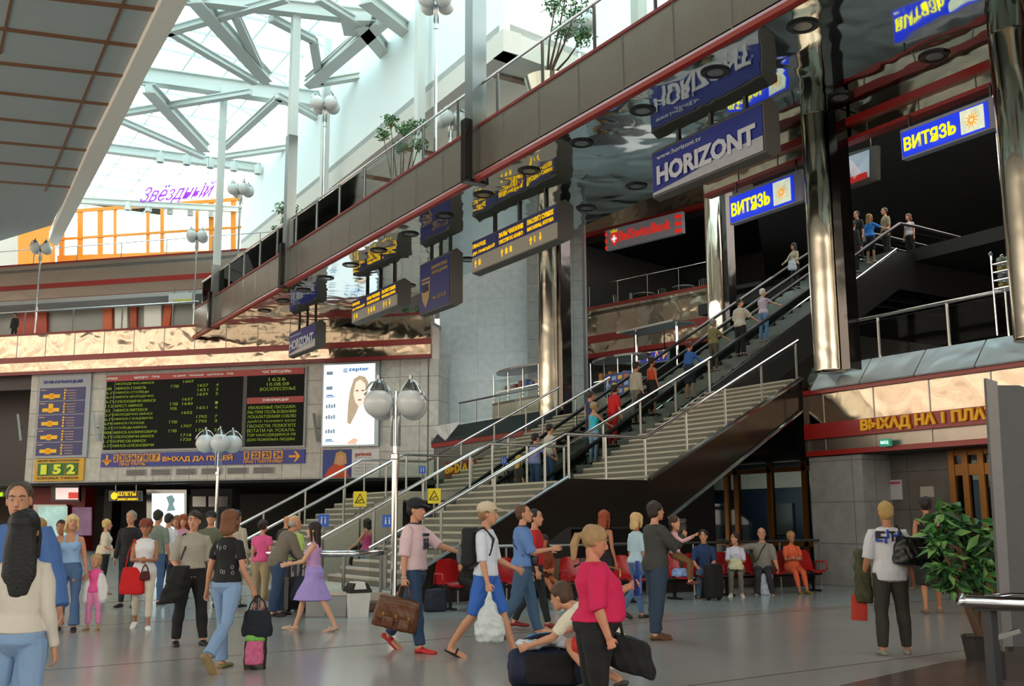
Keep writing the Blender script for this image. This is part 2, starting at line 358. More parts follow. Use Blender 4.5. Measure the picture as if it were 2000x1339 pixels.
for a, b in [((0, 56), (272, 91)), ((130, 0), (308, 20)), ((0, 123), (243, 149)), ((0, 181), (217, 205)), ((0, 232), (194, 252)), ((0, 278), (173, 294)), ((0, 318), (154, 332)), ((0, 355), (140, 366))]:
    p, q = atZ(*a, CZ-.02), atZ(*b, CZ-.02); p = p + (p-q)*1.2
    struct(MB().beam(p, q, .28, .05), 'trim_%d' % k, WOOD); k += 1
for a, b in [((243, 0), (88, 373)), ((22, 0), (0, 105))]:
    p, q = atZ(*a, CZ-.02), atZ(*b, CZ-.02); struct(MB().beam(p+(p-q).normalized()*12, q, .1, .04), 'trim_%d' % k, WOOD); k += 1
R0, R1, R2 = atZ(470, 478, CZ), atZ(643, 338, CZ), atZ(983, 56, CZ)
R3 = R2 + Vector((20, 3, 0))
WALLW = mat('#e9f1f1', .7, var=.02, name='white_roof_well_board')
mb = MB(); mb.slab([R0, R1, R1+ZA*9, R0+ZA*9], (.3, 0, 0)); mb.slab([R1, R2, R2+ZA*9, R1+ZA*9], (.3, 0, 0)); struct(mb, 'wall_roof_well_right', WALLW)
mb = MB(); mb.slab([R2, R3, R3+ZA*9, R2+ZA*9], (0, .3, 0)); struct(mb, 'wall_roof_well_corner', WALLW)
mb = MB(); mb.slab([R0, R1, R2, R3, (60, 37, CZ), (60, 75, CZ), R0+Vector((3, 10, 0))], (0, 0, .3)); struct(mb, 'ceiling_right', mat('#d6d2ca', .8, var=.05))
mb = MB(); mb.slab([R0-ZA*.9, R1-ZA*.9, R1, R0], (.8, 0, 0)); mb.slab([R1-ZA*.9, R2-ZA*.9, R2, R1], (.8, 0, 0)); mb.slab([R2-ZA*.9, R3-ZA*.9, R3, R2], (0, .8, 0)); struct(mb, 'trim_80', mat('#cfccc4', .7, var=.04))
for k, v in enumerate((36, 41, 46, 51)): struct(MB().box(20.9, 44, v, v+.35, CZ-.12, CZ), 'trim_%d' % (81+k), WOOD)
mb = MB(); mb.box(29, 29.3, 34, 66, 16.2, CZ); struct(mb, 'wall_top_gallery', mat('#9b9a92', .7, var=.06))
mb = MB(); mb.box(28.6, 28.95, 52, 60, 16.2, 19.0); struct(mb, 'trim_86', YEL)
mb = MB(); mb.box(28.6, 28.95, 46.5, 51.7, 16.2, 19.2); struct(mb, 'trim_87', mat('#d0502c', .5))
struct(MB().box(4, 46, -22, 13, CZ+.3, CZ+.6), 'ceiling_front', CEIL)
# ---- roof glazing
for i, (n, x0) in enumerate([('glazing', 0)]):
    struct(MB().slab([(4, -22, 29.2), (30, -22, 29.2), (30, 36, 29.2), (21, 36, 29.2), (21, 96, 29.2), (4, 96, 29.2)], (0, 0, .02)), 'window_1', ROOFGLASS)
BAR = mat('#cfe0e2', .5, var=.02, name='pale_glazing_bar')
k = 90
mb = MB()
for u in np.arange(5, 30, 2.4): mb.beam((u, -22, 29.0), (u, 96 if u < 21.5 else 36, 29.0), .09, .12)
for v in np.arange(-20, 96, 3.2): mb.beam((4, v, 28.9), (21.5 if v > 36 else 30, v, 28.9), .09, .12)
struct(mb, 'window_2', BAR)
# arched ribs of the vault
mb = MB()
for v in np.arange(40, 90, 6.0):
    mb.tube([(13 + 8*math.cos(t), v, 26.0 + 2.6*math.sin(t)) for t in np.linspace(0, math.pi, 15)], .05, 5)
struct(mb, 'window_3', BAR)
# ---- right facade: ground level
struct(MB().box(20.35, 21.8, 17.3, 18.95, 0, 3.2), 'wall_pier_entrance', PIERM, uv=True)
struct(MB().box(20.28, 21.5, 17.25, 19.0, 0, .12), 'baseboard_pier', PIERM, uv=True)
struct(MB().box(21.35, 21.9, 15.55, 17.3, 0, 3.2), 'wall_entrance', WALLD, uv=True)
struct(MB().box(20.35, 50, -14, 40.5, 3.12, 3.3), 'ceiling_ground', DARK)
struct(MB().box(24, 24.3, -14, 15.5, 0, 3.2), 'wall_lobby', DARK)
# bronze doors
dr = thing('entrance_door', 'bronze framed sliding entrance doors standing beside the dark poster wall', 'door', (21.3, 14.5, 0))
mb = MB()
for v in (15.5, 15.15, 14.75): mb.box(21.2, 21.35, v-.09, v+.06, 0, 3.15)
mb.box(21.22, 21.33, 11.5, 15.5, 2.55, 2.8); mb.box(21.22, 21.33, 11.5, 15.5, 3.0, 3.14)
part(mb, 'door_frame', GOLD, dr); part(MB().box(21.26, 21.28, 11.5, 15.4, 0, 3.1), 'door_leaf', GLASSD, dr)
# glazed screen under the stairs
mb = MB(); fr = []
scr = thing('window_frame', 'bronze framed glazed screen under the stairs with a train outside', 'window', (21.0, 22, 0))
for v in (19.3, 19.75, 21.0, 22.3, 22.7, 24.2, 25.6): mb.box(20.95, 21.1, v-.07, v+.07, 0, 3.15)
for z in (.95, 2.9): mb.box(20.95, 21.1, 19, 26, z-.06, z+.06)
part(mb, 'frame', GOLD, scr); part(MB().box(21.0, 21.03, 19, 26, .1, 3.1), 'pane', GLASSD, scr)
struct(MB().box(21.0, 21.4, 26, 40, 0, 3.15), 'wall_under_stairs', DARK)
struct(MB().box(20.9, 21.2, 19, 40, 0, .55), 'baseboard_screen', mat('#3a2a26', .4))
# train outside the screen
tr = thing('train', 'railway carriage with a pale roof band standing outside the glazed screen', 'train', (26, 22, 0))
part(MB().box(25.5, 28, 10, 34, .3, 2.6), 'body', mat('#26303f', .35, var=.1), tr)
part(MB().box(25.3, 28, 10, 34, 2.6, 3.4), 'roof', mat('#c9b8a4', .5, var=.05), tr)
for v in (18.5, 20.5, 22.5, 24.5): part(MB().box(25.42, 25.5, v, v+1.1, 1.1, 2.1), 'window', mat('#514b45', .2), tr)
# fascia of the first floor gallery, near side
def vf(i, v0, v1, z0, z1, m, u=20.3, th=.3): struct(MB().box(u, u+th, v0, v1, z0, z1), 'trim_%d' % i, m)
VE = 18.92
vf(100, -14, VE, 3.14, 3.26, REDB, 20.22); vf(101, -14, VE, 3.26, 3.6, STEELV, 20.3); vf(102, -14, VE, 3.56, 3.94, REDB, 20.18)
vf(103, -14, VE, 3.94, 4.7, STEEL, 20.3); vf(104, -14, VE, 4.68, 4.8, REDB, 20.2)
struct(MB().box(20.2, 21.2, VE, VE+.3, 3.2, 5.1), 'trim_105', BLACK)
for k, v in enumerate(np.arange(-8, 18.5, 1.55)): struct(MB().box(20.28, 20.31, v-.012, v+.012, 3.26, 4.7), 'trim_%d' % (300+k), SATIN)
CAN = mat('#d3dde4', .3, .55, wave=.03, wscale=1.5, var=.03, name='slanted_polished_steel')
for k, v in enumerate(np.arange(-9.3, 17.5, 1.55)):
    struct(MB().slab([(20.12, v+.02, 4.8), (20.12, v+1.53, 4.8), (20.62, v+1.53, 5.42), (20.62, v+.02, 5.42)], (.03, 0, -.03)), 'trim_%d' % (330+k), CAN)
struct(MB().slab([(20.12, 17.7, 4.8), (20.62, 18.7, 5.42), (20.62, 17.75, 5.42)], (.04, 0, -.02)), 'trim_350', CAN)
struct(MB().slab([(20.2, 17.75, 4.8), (20.2, VE, 4.8), (20.6, VE, 5.42), (20.62, 18.7, 5.42)], (.04, 0, -.02)), 'trim_351', STEEL)
struct(MB().box(20.62, 50, -14, 40.5, 4.7, 5.12), 'floor_first', PIERM, uv=True)
# far side of the first floor (beyond the stairs)
vf(110, 30.6, 39.6, 4.62, 4.82, REDB, 20.2); vf(111, 30.6, 39.6, 3.3, 4.62, mat('#8a8c8c', .3, 1, var=.06), 20.3)
struct(MB().slab([(20.15, 30.6, 4.82), (20.15, 39.6, 4.82), (20.7, 39.6, 5.5), (20.7, 30.6, 5.5)], (.04, 0, -.02)), 'trim_112', mat('#7b878d', .25, 1, var=.05))
struct(MB().slab([(20.1, 38.2, 4.84), (20.1, 39.6, 5.5), (20.1, 36.9, 5.5)], (.03, 0, 0)), 'trim_113', CAN)
# facade second floor fascia over the openings
vf(120, -14, 22.4, 10.86, 10.96, REDB, 20.25); vf(121, -14, 22.4, 10.96, 11.3, STEEL, 20.32); vf(122, -14, 22.4, 11.26, 11.46, REDB, 20.2); vf(123, -14, 22.4, 11.46, SOF, STEEL, 20.32)
for k, v in enumerate(np.arange(-6, 22, 1.5)): struct(MB().box(20.3, 20.33, v-.012, v+.012, 10.96, 11.3), 'trim_%d' % (360+k), SATIN)
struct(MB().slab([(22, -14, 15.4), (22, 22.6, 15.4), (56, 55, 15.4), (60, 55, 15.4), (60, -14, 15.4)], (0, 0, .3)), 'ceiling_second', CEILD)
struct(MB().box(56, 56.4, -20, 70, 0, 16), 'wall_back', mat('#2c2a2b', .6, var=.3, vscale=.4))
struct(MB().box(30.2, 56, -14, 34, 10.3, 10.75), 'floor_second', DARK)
# ---- bridge: soffit, deck, near fascia
struct(MB().slab([(U1, -14, SOF), (U2+.3, -14, SOF), (U2+.3, T.y+T.x-U2-.3, SOF), (U1, T.y, SOF)], (0, 0, .25)), 'ceiling_bridge', MIRROR)
struct(MB().slab([(U1+.3, -14, 12.2), (U2, -14, 12.2), (U2, T.y+T.x-U2, 12.2), (U1+.3, T.y, 12.2)], (0, 0, .15)), 'floor_bridge', PIERM)
vend = T.y - .2
struct(MB().tube([(U1-.04, -14, SOF+.03), (U1-.04, vend, SOF-.5+.03)] if False else [(U1-.04, -14, SOF+.03), (U1-.04, vend, SOF+.03)], .13, 8), 'trim_130', REDB)
struct(MB().box(U1, U1+.15, -14, vend, SOF, 13.34), 'wall_bridge_fascia', STEELV)
struct(MB().box(U1-.04, U1+.2, -14, vend, 13.34, 13.42), 'trim_131', RED)
for k, v in enumerate(np.arange(6, 56, 1.9)): struct(MB().box(U1-.012, U1+.01, v-.02, v+.02, SOF+.12, 13.34), 'trim_%d' % (400+k), CHROME)
# ---- cafe balcony at an angle in the far corner
C0 = atZ(1142, 602.5, 13.4); C1 = atZ(1386, 555.5, 13.4); CD = (C1-C0); CD.z = 0; CL = CD.length; CD.normalize(); CN = Vector((-CD.y, CD.x, 0))
if CN.dot(HEAD) < 0: CN = -CN
def cslab(mb, s0, s1, z0, z1, o0, o1):
    q = lambda s, z: C0*1 - ZA*C0.z + CD*s + CN*o0 + ZA*z
    return mb.slab([q(s0, z0), q(s1, z0), q(s1, z1), q(s0, z1)], CN*(o1-o0))
for i, (z0, z1, m, d) in enumerate([(10.5, 10.75, REDB, .08), (10.75, 11.4, STEEL, 0), (11.35, 11.75, REDB, .1), (11.75, 13.25, STEEL, 0), (13.25, 13.42, REDB, .06), (17.5, 17.75, REDB, .08), (17.75, 20, STEEL, 0)]):
    mb = MB(); cslab(mb, -.4 if z0 < 17 else -2, CL+.8, z0, z1, -d, .3); struct(mb, 'trim_%d' % (140+i), m)
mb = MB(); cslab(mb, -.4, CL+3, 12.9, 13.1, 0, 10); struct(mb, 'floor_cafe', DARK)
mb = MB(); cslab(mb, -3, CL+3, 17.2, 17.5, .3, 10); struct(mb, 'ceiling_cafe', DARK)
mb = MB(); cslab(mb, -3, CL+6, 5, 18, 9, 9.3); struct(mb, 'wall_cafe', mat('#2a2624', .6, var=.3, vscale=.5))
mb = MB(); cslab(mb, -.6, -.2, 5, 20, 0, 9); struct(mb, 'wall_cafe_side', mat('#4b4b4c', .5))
# ---- front window wall of the hall behind the camera
FW = -HEAD*16
mb = MB()
for i in range(-9, 10):
    p = FW + RIGHT*i*3.2; mb.beam(p, p+ZA*21, .35, .35, up=HEAD)
for z in (3, 7, 11, 15, 19): mb.beam(FW-RIGHT*30+ZA*z, FW+RIGHT*30+ZA*z, .3, .3)
struct(mb, 'window_4', mat('#6b5a48', .6, name='brown_window_mullions'))
struct(MB().slab([FW-RIGHT*30-HEAD*.2, FW+RIGHT*30-HEAD*.2, FW+RIGHT*30-HEAD*.2+ZA*3, FW-RIGHT*30-HEAD*.2+ZA*3], -HEAD*.3), 'wall_front', WALLD, uv=True)
mb = MB()
for v in np.arange(-22, 92, 3.6): mb.box(-24, -23.6, v, v+.35, 0, 20.2)
for z in (2.5, 6.5, 10.5, 14.5): mb.box(-24, -23.6, -22, 92, z, z+.35)
struct(mb, 'window_5', mat('#6b5a48', .6, name='brown_window_mullions'))
struct(MB().box(-24.2, -23.8, -22, 92, 0, 1.2), 'wall_hall_left', STONE, uv=True)
# ================================================================== ROOF STEEL
def rb(a, b, w, h, za=24, zb=24, m=WHITE, lab='', nm='roof_beam'):
    p, q = atZ(*a, za), atZ(*b, zb); mb = MB(); mb.beam(p, q, w, h)
    mb.beam(p+ZA*(h/2), q+ZA*(h/2), w*1.8, .06); mb.beam(p-ZA*(h/2), q-ZA*(h/2), w*1.8, .06)
    c = (p+q)/2; o = thing(nm, lab, 'beam', tuple(c), 'white roof trusses under the skylight'); part(mb, 'flange_beam', m, o); return o
rb((230, 141), (770, 216), .4, .8, 25.2, 25.2, lab='deep white roof girder crossing the skylight behind the tall masts')
rb((150, 282), (640, 345), .3, .5, 24.5, 24.5, lab='white roof girder carrying five round spotlights near the far end')
rb((350, -8), (780, 40), .3, .55, 24.5, 24.5, lab='upper white roof girder meeting the well wall near the two globe lamps')
rb((130, 390), (515, 412), .25, .35, 24, 24, lab='low white roof girder just above the yellow framed screen')
DI = [((300, 70), (560, -4)), ((380, -5), (520, 152)), ((330, 60), (500, 160)), ((235, 222), (490, 180)), ((238, 236), (398, 306)), ((290, 172), (400, 290)), ((545, 190), (438, 288)), ((540, 186), (690, 268)), ((606, 160), (745, 40)), ((600, 163), (722, 52)), ((706, 46), (775, 128)), ((712, -4), (868, 116)), ((600, 166), (872, 120)), ((430, 307), (726, 264)), ((530, 35), (612, 78)), ((612, 78), (625, 160)), ((905, 20), (978, 26)), ((460, 30), (520, 160)), ((620, -4), (700, 45))]
for j, (a, b) in enumerate(DI):
    t = .38 if j in (1, 5, 8, 10, 11) else .22
    rb(a, b, t, t*1.2, 24.2, 24.2, lab='white roof truss brace, ' + ['nearest the ceiling edge', 'thick and leaning toward the hub above the tall mast', 'dark and thin beside the thick one', 'rising right over the first mast', 'thin and falling to the spotlight girder', 'thick above the spotlight girder', 'thick and falling left from the hub', 'falling right behind the first globe lamp', 'thick and rising right from the hub', 'slim beside the thick rising one', 'short and thick under the gusset', 'long and thick ending at the well wall', 'thin and nearly level ending at the well wall', 'thin and nearly level over the far gallery', 'short beside the gusset plate', 'short and upright at the gusset plate', 'tiny stub by the steel clad mast', 'thin upright one at the hub', 'short one at the top girder'][j], nm='roof_brace')
g = thing('gusset_plate', 'white gusset plate joining roof braces above the globe lamps', 'plate', tuple(atZ(700, 50, 24)))
part(MB().slab([atZ(x, y, 24.1) for x, y in [(665, 40), (725, 40), (712, 72), (672, 70)]], (0, 0, .4)), 'plate', WHITE, g)
sp0 = None
for j, (x, y, z) in enumerate([(313, 308, 24.1), (365, 313, 24.1), (411, 319, 24.1), (457, 325, 24.1), (504, 331, 24.1), (250, 402, 23.8), (290, 405, 23.8), (332, 410, 23.8), (372, 413, 23.8), (413, 417, 23.8)]):
    c = atZ(x, y, z)
    if sp0 is None:
        sp0 = thing('spotlight', '', 'spotlight', tuple(c), 'spotlights hanging under the roof girders')
        part(MB().lathe(c, [(.05, .45), (.05, .3), (.24, .28), (.24, -.3), (.2, -.32), (.18, -.2)][::-1], 14), 'housing', WHITE, sp0, smooth=False)
        s = sp0
    else:
        s = copy_tree(sp0); s.location = c
    s['label'] = ('small round spotlight under the girder between the tall masts, ' if j < 5 else 'small round spotlight under the low far girder, ') + ['first', 'second', 'third', 'fourth', 'last'][j % 5] + ' from the ceiling edge'
# masts on the bridge
def mast(x, y, u, v, z0, z1, w, lab, clad=None):
    o = thing('support_mast', lab, 'post', (u, v, z0)); mb = MB(); mb.beam((u, v, z0), (u, v, z1), w, w); part(mb, 'shaft', WHITE, o)
    if clad:
        part(MB().beam((u-.02, v, z0-1.75), (u-.02, v, clad), w*1.15, w*1.15), 'steel_cladding', SATIN, o)
    part(MB().beam((u-.05, v, SOF-.1), (u-.05, v, 13.55), w*1.9, .3), 'pilaster', STEELD, o)
v1 = atU(424, 500, U1).y; v2 = atU(570, 300, U1).y; v3 = atU(930, 200, U1).y
mast(0, 0, U1, v1, 13.4, 25, .33, 'slim white mast at the far end of the bridge, farthest of the near row', 15.0)
mast(0, 0, U1, v2, 13.4, 26, .36, 'white mast with grey lower casing rising from the middle of the bridge parapet', 18.5)
mast(0, 0, U1, v3, 13.4, 27, .42, 'steel clad mast on the bridge nearest the viewer, tallest and widest', 27)
for x, y, lab in [(634, 300, 'white mast behind the parapet beside the first cluster of four globes'), (820, 150, 'white mast behind the potted tree on the bridge'), (1247, 0, 'white mast behind the parapet beside the potted tree nearest the viewer')]:
    P = atU(x, y, 19.2); o = thing('support_mast', lab, 'post', (19.2, P.y, 12.35)); part(MB().beam((19.2, P.y, 12.35), (19.2, P.y, 27), .36, .36), 'shaft', WHITE, o)
# ================================================================== COLUMNS
def column(x, y, u, r, z0, z1, lab, plate=True, v=None):
    P = atU(x, y, u); v = P.y if v is None else v
    o = thing('column', lab, 'column', (u, v, z0)); m = MB(); m.lathe((u, v, z0), [(r*1.02, 0), (r, .05), (r, (z1-z0)*.5), (r, (z1-z0)*.5+.02), (r, z1-z0)], 40)
    part(m, 'shaft', COLUMN, o, smooth=True)
    if plate: part(MB().box(u-.1, u+.3, v-r-.28, v-r-.02, z0, z1), 'side_plate', STEELD, o)
column(1608, 450, 19.95, .40, 5.12, SOF-.02, 'polished steel column between the two blue and yellow signs')
column(1992, 300, 19.95, .42, 5.12, SOF-.02, 'polished steel column beside the snack rack at the edge of view', False)
column(1078, 600, 21.0, .5, 5.12, SOF+6, 'tan reflecting steel column beyond the stairs in front of the marble wall')
column(1400, 500, 28.4, .44, 5.12, 18.5, 'slim steel column beside the cafe balcony')
# ================================================================== RAILINGS
def railing(pts, lab, posts=None, hz=1.0, r=.03, group=None, glass=True, pr=.025, railm=None, mid=False, foot=0.0, postm=None):
    """pts: polyline of the foot of the rail; hz: height of the handrail"""
    pts = [Vector(p) for p in pts]; o = thing('railing', lab, 'railing', tuple(pts[0]), group)
    part(MB().tube([p+ZA*hz for p in pts], r, 10), 'handrail', railm or CHROME, o, smooth=True)
    if posts is None:
        posts = []
        for a, b in zip(pts, pts[1:]):
            n = max(1, round((b-a).length/1.25)); posts += [a+(b-a)*(i/n) for i in range(n)]
        posts.append(pts[-1])
    for q in posts:
        part(MB().tube([Vector(q)-ZA*foot, Vector(q)+ZA*(hz-.02)], pr, 6), 'post', postm or SATIN, o)
    if glass:
        mb = MB()
        for a, b in zip(pts, pts[1:]):
            d = (b-a).normalized(); nrm = d.cross(ZA).normalized()*.012
            mb.slab([a+ZA*.08, b+ZA*.08, b+ZA*(hz-.1), a+ZA*(hz-.1)], nrm)
        part(mb, 'glass_panel', GLASS, o)
    return o
bp = [Vector((U1+.08, v, 13.42)) for v in np.arange(8.3, 54.5, 2.45)]
railing([(U1+.08, 4, 13.42), (U1+.08, T.y-1.2, 13.42)], 'long glass and steel railing along the top of the bridge parapet', bp, 1.32, .045, pr=.05)
railing([BP(-30, 12.42, -.2), BP(.4, 12.42, -.2)], 'glass railing on the steel gallery above the departures board', [BP(s, 12.42, -.2) for s in np.arange(-30, 0, 3.2)], 1.36, .04, pr=.04)
zu = SB(200, 477, OU)[1]
railing([BP(-34, zr+.06, OU+.2), BP(sU-.5, zr+.06, OU+.2)], 'thin railing on the top gallery in front of the yellow glazed screen', [BP(s, zr+.06, OU+.2) for s in np.arange(-34, sU-1, 3.2)], zu-zr, .035, pr=.03, glass=False)
railing([BP(sU, zr, OU+3), BP(sU+14, zr, OU+3)], 'far railing on the top gallery behind the bridge end', None, 1.3, .035, pr=.03, glass=False)
railing([(20.75, 7, 5.42), (20.75, 17.9, 5.42)], 'glass railing along the polished slanted canopy over the exit lettering', [Vector((20.75, v, 5.42)) for v in np.arange(7.2, 17.9, 1.94)], 1.03, .04, pr=.035)
railing([(20.75, 31.6, 5.5), (20.75, 38.2, 5.5)], 'glass railing on the far first floor edge beside the tan steel column', [Vector((20.75, v, 5.5)) for v in (31.6, 33.4, 35, 36.8, 38.2)], .9, .04, railm=SATIN)
q = lambda s, z, o=0: C0 - ZA*C0.z + CD*s + CN*o + ZA*z
railing([q(.2, 13.42, .2), q(CL, 13.42, .2)], 'glass railing on the cafe balcony with tables behind it', [q(s, 13.42, .2) for s in np.linspace(.2, CL, 5)], 1.25, .04)
# ================================================================== STAIRS
SL = .52; ULA, ULB = 12.98, 15.2; ZL = 2.43; UT = 20.3; U0 = ULA - ZL/SL
NL = 16; NU = 17
def zs(u):
    if u < ULA: return max(0, (u-U0)*SL)
    if u < ULB: return ZL
    return ZL + (u-ULB)*(5.12-ZL)/(UT-ULB)
def stairs(v0, v1, lab, side=True):
    o = thing('staircase', lab, 'staircase', (U0, v0, 0)); mb = MB()
    du = (ULA-U0)/NL; dz = ZL/NL
    for i in range(NL):
        x0 = U0 + i*du; mb.mi(0).box(x0, ULA, v0, v1, i*dz, (i+1)*dz-.0); mb.mi(1).box(x0-.02, x0, v0+.02, v1-.02, i*dz, (i+1)*dz-.045)
    du2 = (UT-ULB)/NU; dz2 = (5.12-ZL)/NU
    part(mb, 'lower_flight', [STAIRM, NOSE], o)
    mb = MB()
    for i in range(NU):
        x0 = ULB + i*du2; z0 = ZL + i*dz2; mb.mi(0).box(x0, min(x0+du2*2.2, UT+.3), v0, v1, z0-.12, z0+dz2); mb.mi(1).box(x0-.02, x0, v0+.02, v1-.02, z0, z0+dz2-.045)
    part(mb, 'upper_flight', [STAIRM, NOSE], o)
    part(MB().box(ULA, ULB+.3, v0, v1, ZL-.25, ZL), 'landing', STAIRM, o)
    return o
S1 = stairs(19.05, 22.4, 'near terrazzo staircase beside the escalators, rising to the steel gallery')
S2 = stairs(27.2, 30.1, 'far terrazzo staircase on the other side of the escalators')
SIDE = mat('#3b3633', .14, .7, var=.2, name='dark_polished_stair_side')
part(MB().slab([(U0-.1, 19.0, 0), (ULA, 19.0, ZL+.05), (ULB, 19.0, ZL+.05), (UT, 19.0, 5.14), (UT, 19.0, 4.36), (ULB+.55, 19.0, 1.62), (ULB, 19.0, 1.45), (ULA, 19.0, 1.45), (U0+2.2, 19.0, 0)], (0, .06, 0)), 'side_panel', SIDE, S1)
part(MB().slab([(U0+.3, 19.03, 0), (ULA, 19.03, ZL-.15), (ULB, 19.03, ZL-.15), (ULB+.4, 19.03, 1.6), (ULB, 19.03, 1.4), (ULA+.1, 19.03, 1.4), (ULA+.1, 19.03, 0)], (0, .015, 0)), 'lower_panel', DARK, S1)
part(MB().tube([(U0, 18.97, .05), (ULA, 18.97, ZL+.08)], .035, 6).tube([(ULB, 18.97, ZL+.08), (UT-.05, 18.97, 5.14)], .06, 6), 'edge_trim', CHROME, S1)
part(MB().tube([(ULB+.5, 18.97, 1.6), (UT-.05, 18.97, 4.34)], .045, 6), 'lower_edge_trim', CHROME, S1)
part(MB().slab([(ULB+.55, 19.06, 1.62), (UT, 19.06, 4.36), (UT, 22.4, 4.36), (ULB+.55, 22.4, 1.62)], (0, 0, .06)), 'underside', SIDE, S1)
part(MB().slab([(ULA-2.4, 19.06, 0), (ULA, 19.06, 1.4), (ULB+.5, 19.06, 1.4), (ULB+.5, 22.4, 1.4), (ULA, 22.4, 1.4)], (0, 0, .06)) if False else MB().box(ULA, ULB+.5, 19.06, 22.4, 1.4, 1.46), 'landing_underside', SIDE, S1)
def srail(v, lab, bottom=True, green=True):
    pts = ([(U0+.1, v, .05)] if bottom else []) + [(ULA, v, ZL), (ULB, v, ZL), (UT, v, 5.12)]
    posts = []
    for u in (list(np.arange(U0+.4, ULA, 1.25)) if bottom else []) + [ULA+.1, ULA+1.1, ULB] + list(np.arange(ULB+1.25, UT+.1, 1.25)): posts.append(Vector((u, v, zs(u))))
    return railing(pts, lab, posts, 1.02, .04, pr=.03, mid=True)
srail(19.08, 'outer handrail of the near staircase with glass panels')
srail(22.38, 'handrail between the near staircase and the escalators')
srail(27.2, 'handrail between the escalators and the far staircase')
srail(30.15, 'farthest handrail of the far staircase')
# curved guard rail on the floor at the foot of the stairs
g = railing([(6.3, 21.5, 0), (6.4, 19.5, 0), (6.75, 18.4, 0), (7.4, 17.9, 0), (8.3, 18.3, 0), (8.6, 18.75, 0)], 'curved chrome guard rail at the foot of the stairs behind the white bin', None, 1.02, .06, pr=.03, glass=False)
g = railing([(8.9, 18.45, 0), (13.3, 18.45, 0), (20.0, 18.45, 0)], 'low chrome guard rail running behind the row of red seats', None, 1.08, .035, pr=.025, glass=False, railm=SATIN)
pl = thing('plinth', 'low grey stone plinth at the foot of the stairs beside the white bin', 'plinth', tuple(atZ(636, 1205, 0)))
c_ = atZ(636, 1205, 0); k_ = RIGHT*.34
part(MB().slab([c_-k_, c_+k_, c_+k_+HEAD*.5, c_-k_+HEAD*.5], (0, 0, .36)), 'block', PIERM, pl, uv=True)
k_ = RIGHT*.38
part(MB().slab([c_-k_-HEAD*.03+ZA*.36, c_+k_-HEAD*.03+ZA*.36, c_+k_+HEAD*.53+ZA*.36, c_-k_+HEAD*.53+ZA*.36], (0, 0, .06)), 'cap', STAIRM, pl)
st = thing('kerb_step', 'dark brown bottom kerb of the near staircase', 'step', (8, 18, 0)); part(MB().box(7.2, 8.6, 17.7, 22.4, 0, .16), 'kerb', mat('#4a2f2a', .4), st); part(MB().box(7.7, 8.6, 18.2, 22.4, .16, .3), 'tread', STAIRM, st)
# dark store room below the near stairs
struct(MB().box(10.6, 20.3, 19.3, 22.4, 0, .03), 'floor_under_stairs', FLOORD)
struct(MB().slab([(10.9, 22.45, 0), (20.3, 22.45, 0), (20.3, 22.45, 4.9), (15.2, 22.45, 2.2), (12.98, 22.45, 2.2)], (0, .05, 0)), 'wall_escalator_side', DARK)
# ================================================================== ESCALATORS
ES = .605; EU = 12.1
def ez(u): return (u-EU)*ES
ESC = mat('#2a2c2e', .35, .4, var=.2, name='escalator_cladding')
ESS = mat('#6f7375', .45, .6, var=.15, name='escalator_step_metal')
def escalator(v0, v1, lab):
    o = thing('escalator', lab, 'escalator', (EU, v0, 0)); UE = 29.4
    for v in (v0, v1):
        part(MB().slab([(EU, v, 0), (EU+1.6, v, 0), (UE, v, ez(UE)-1.2), (UE+6, v, ez(UE)-1.2), (UE+6, v, ez(UE)+.12), (UE, v, ez(UE)+.12), (EU, v, .2)], (0, .1, 0)), 'side_panel', ESC, o)
        part(MB().slab([(EU, v+.04, .2), (UE, v+.04, ez(UE)+.12), (UE+6, v+.04, ez(UE)+.12), (UE+6, v+.04, ez(UE)+.9), (UE+.8, v+.04, ez(UE)+.9), (UE-.6, v+.04, ez(UE-.6)+.92), (EU+.3, v+.04, 1.0), (EU-.6, v+.04, .85), (EU-.8, v+.04, .4)], (0, .012, 0)), 'balustrade_glass', GLASS, o)
        part(MB().tube([(EU-.5, v+.05, .3), (EU-.85, v+.05, .5), (EU-.8, v+.05, .85), (EU-.5, v+.05, .98), (EU+.3, v+.05, 1.05), (UE-.6, v+.05, ez(UE-.6)+.97), (UE+.3, v+.05, ez(UE)+1.13), (UE+1.2, v+.05, ez(UE)+1.15), (UE+6, v+.05, ez(UE)+1.0)], .055, 8), 'handrail', BLACK, o, smooth=True)
        part(MB().tube([(EU+.4, v+.02, .3), (UE, v+.02, ez(UE)+.2)], .03, 6), 'skirt_light_strip', CHROME, o)
    mb = MB(); u = EU
    while u < UE: mb.box(u, u+.42, v0+.1, v1-.02, ez(u)-.1, ez(u)+.2); u += .4
    mb.box(UE, UE+6, v0+.1, v1-.02, ez(UE)-.2, ez(UE)+.02)
    part(mb, 'steps', ESS, o)
    return o
escalator(22.95, 24.35, 'escalator nearest the near staircase carrying most of the riders')
escalator(25.3, 26.7, 'second escalator, on the far side of the busy one')
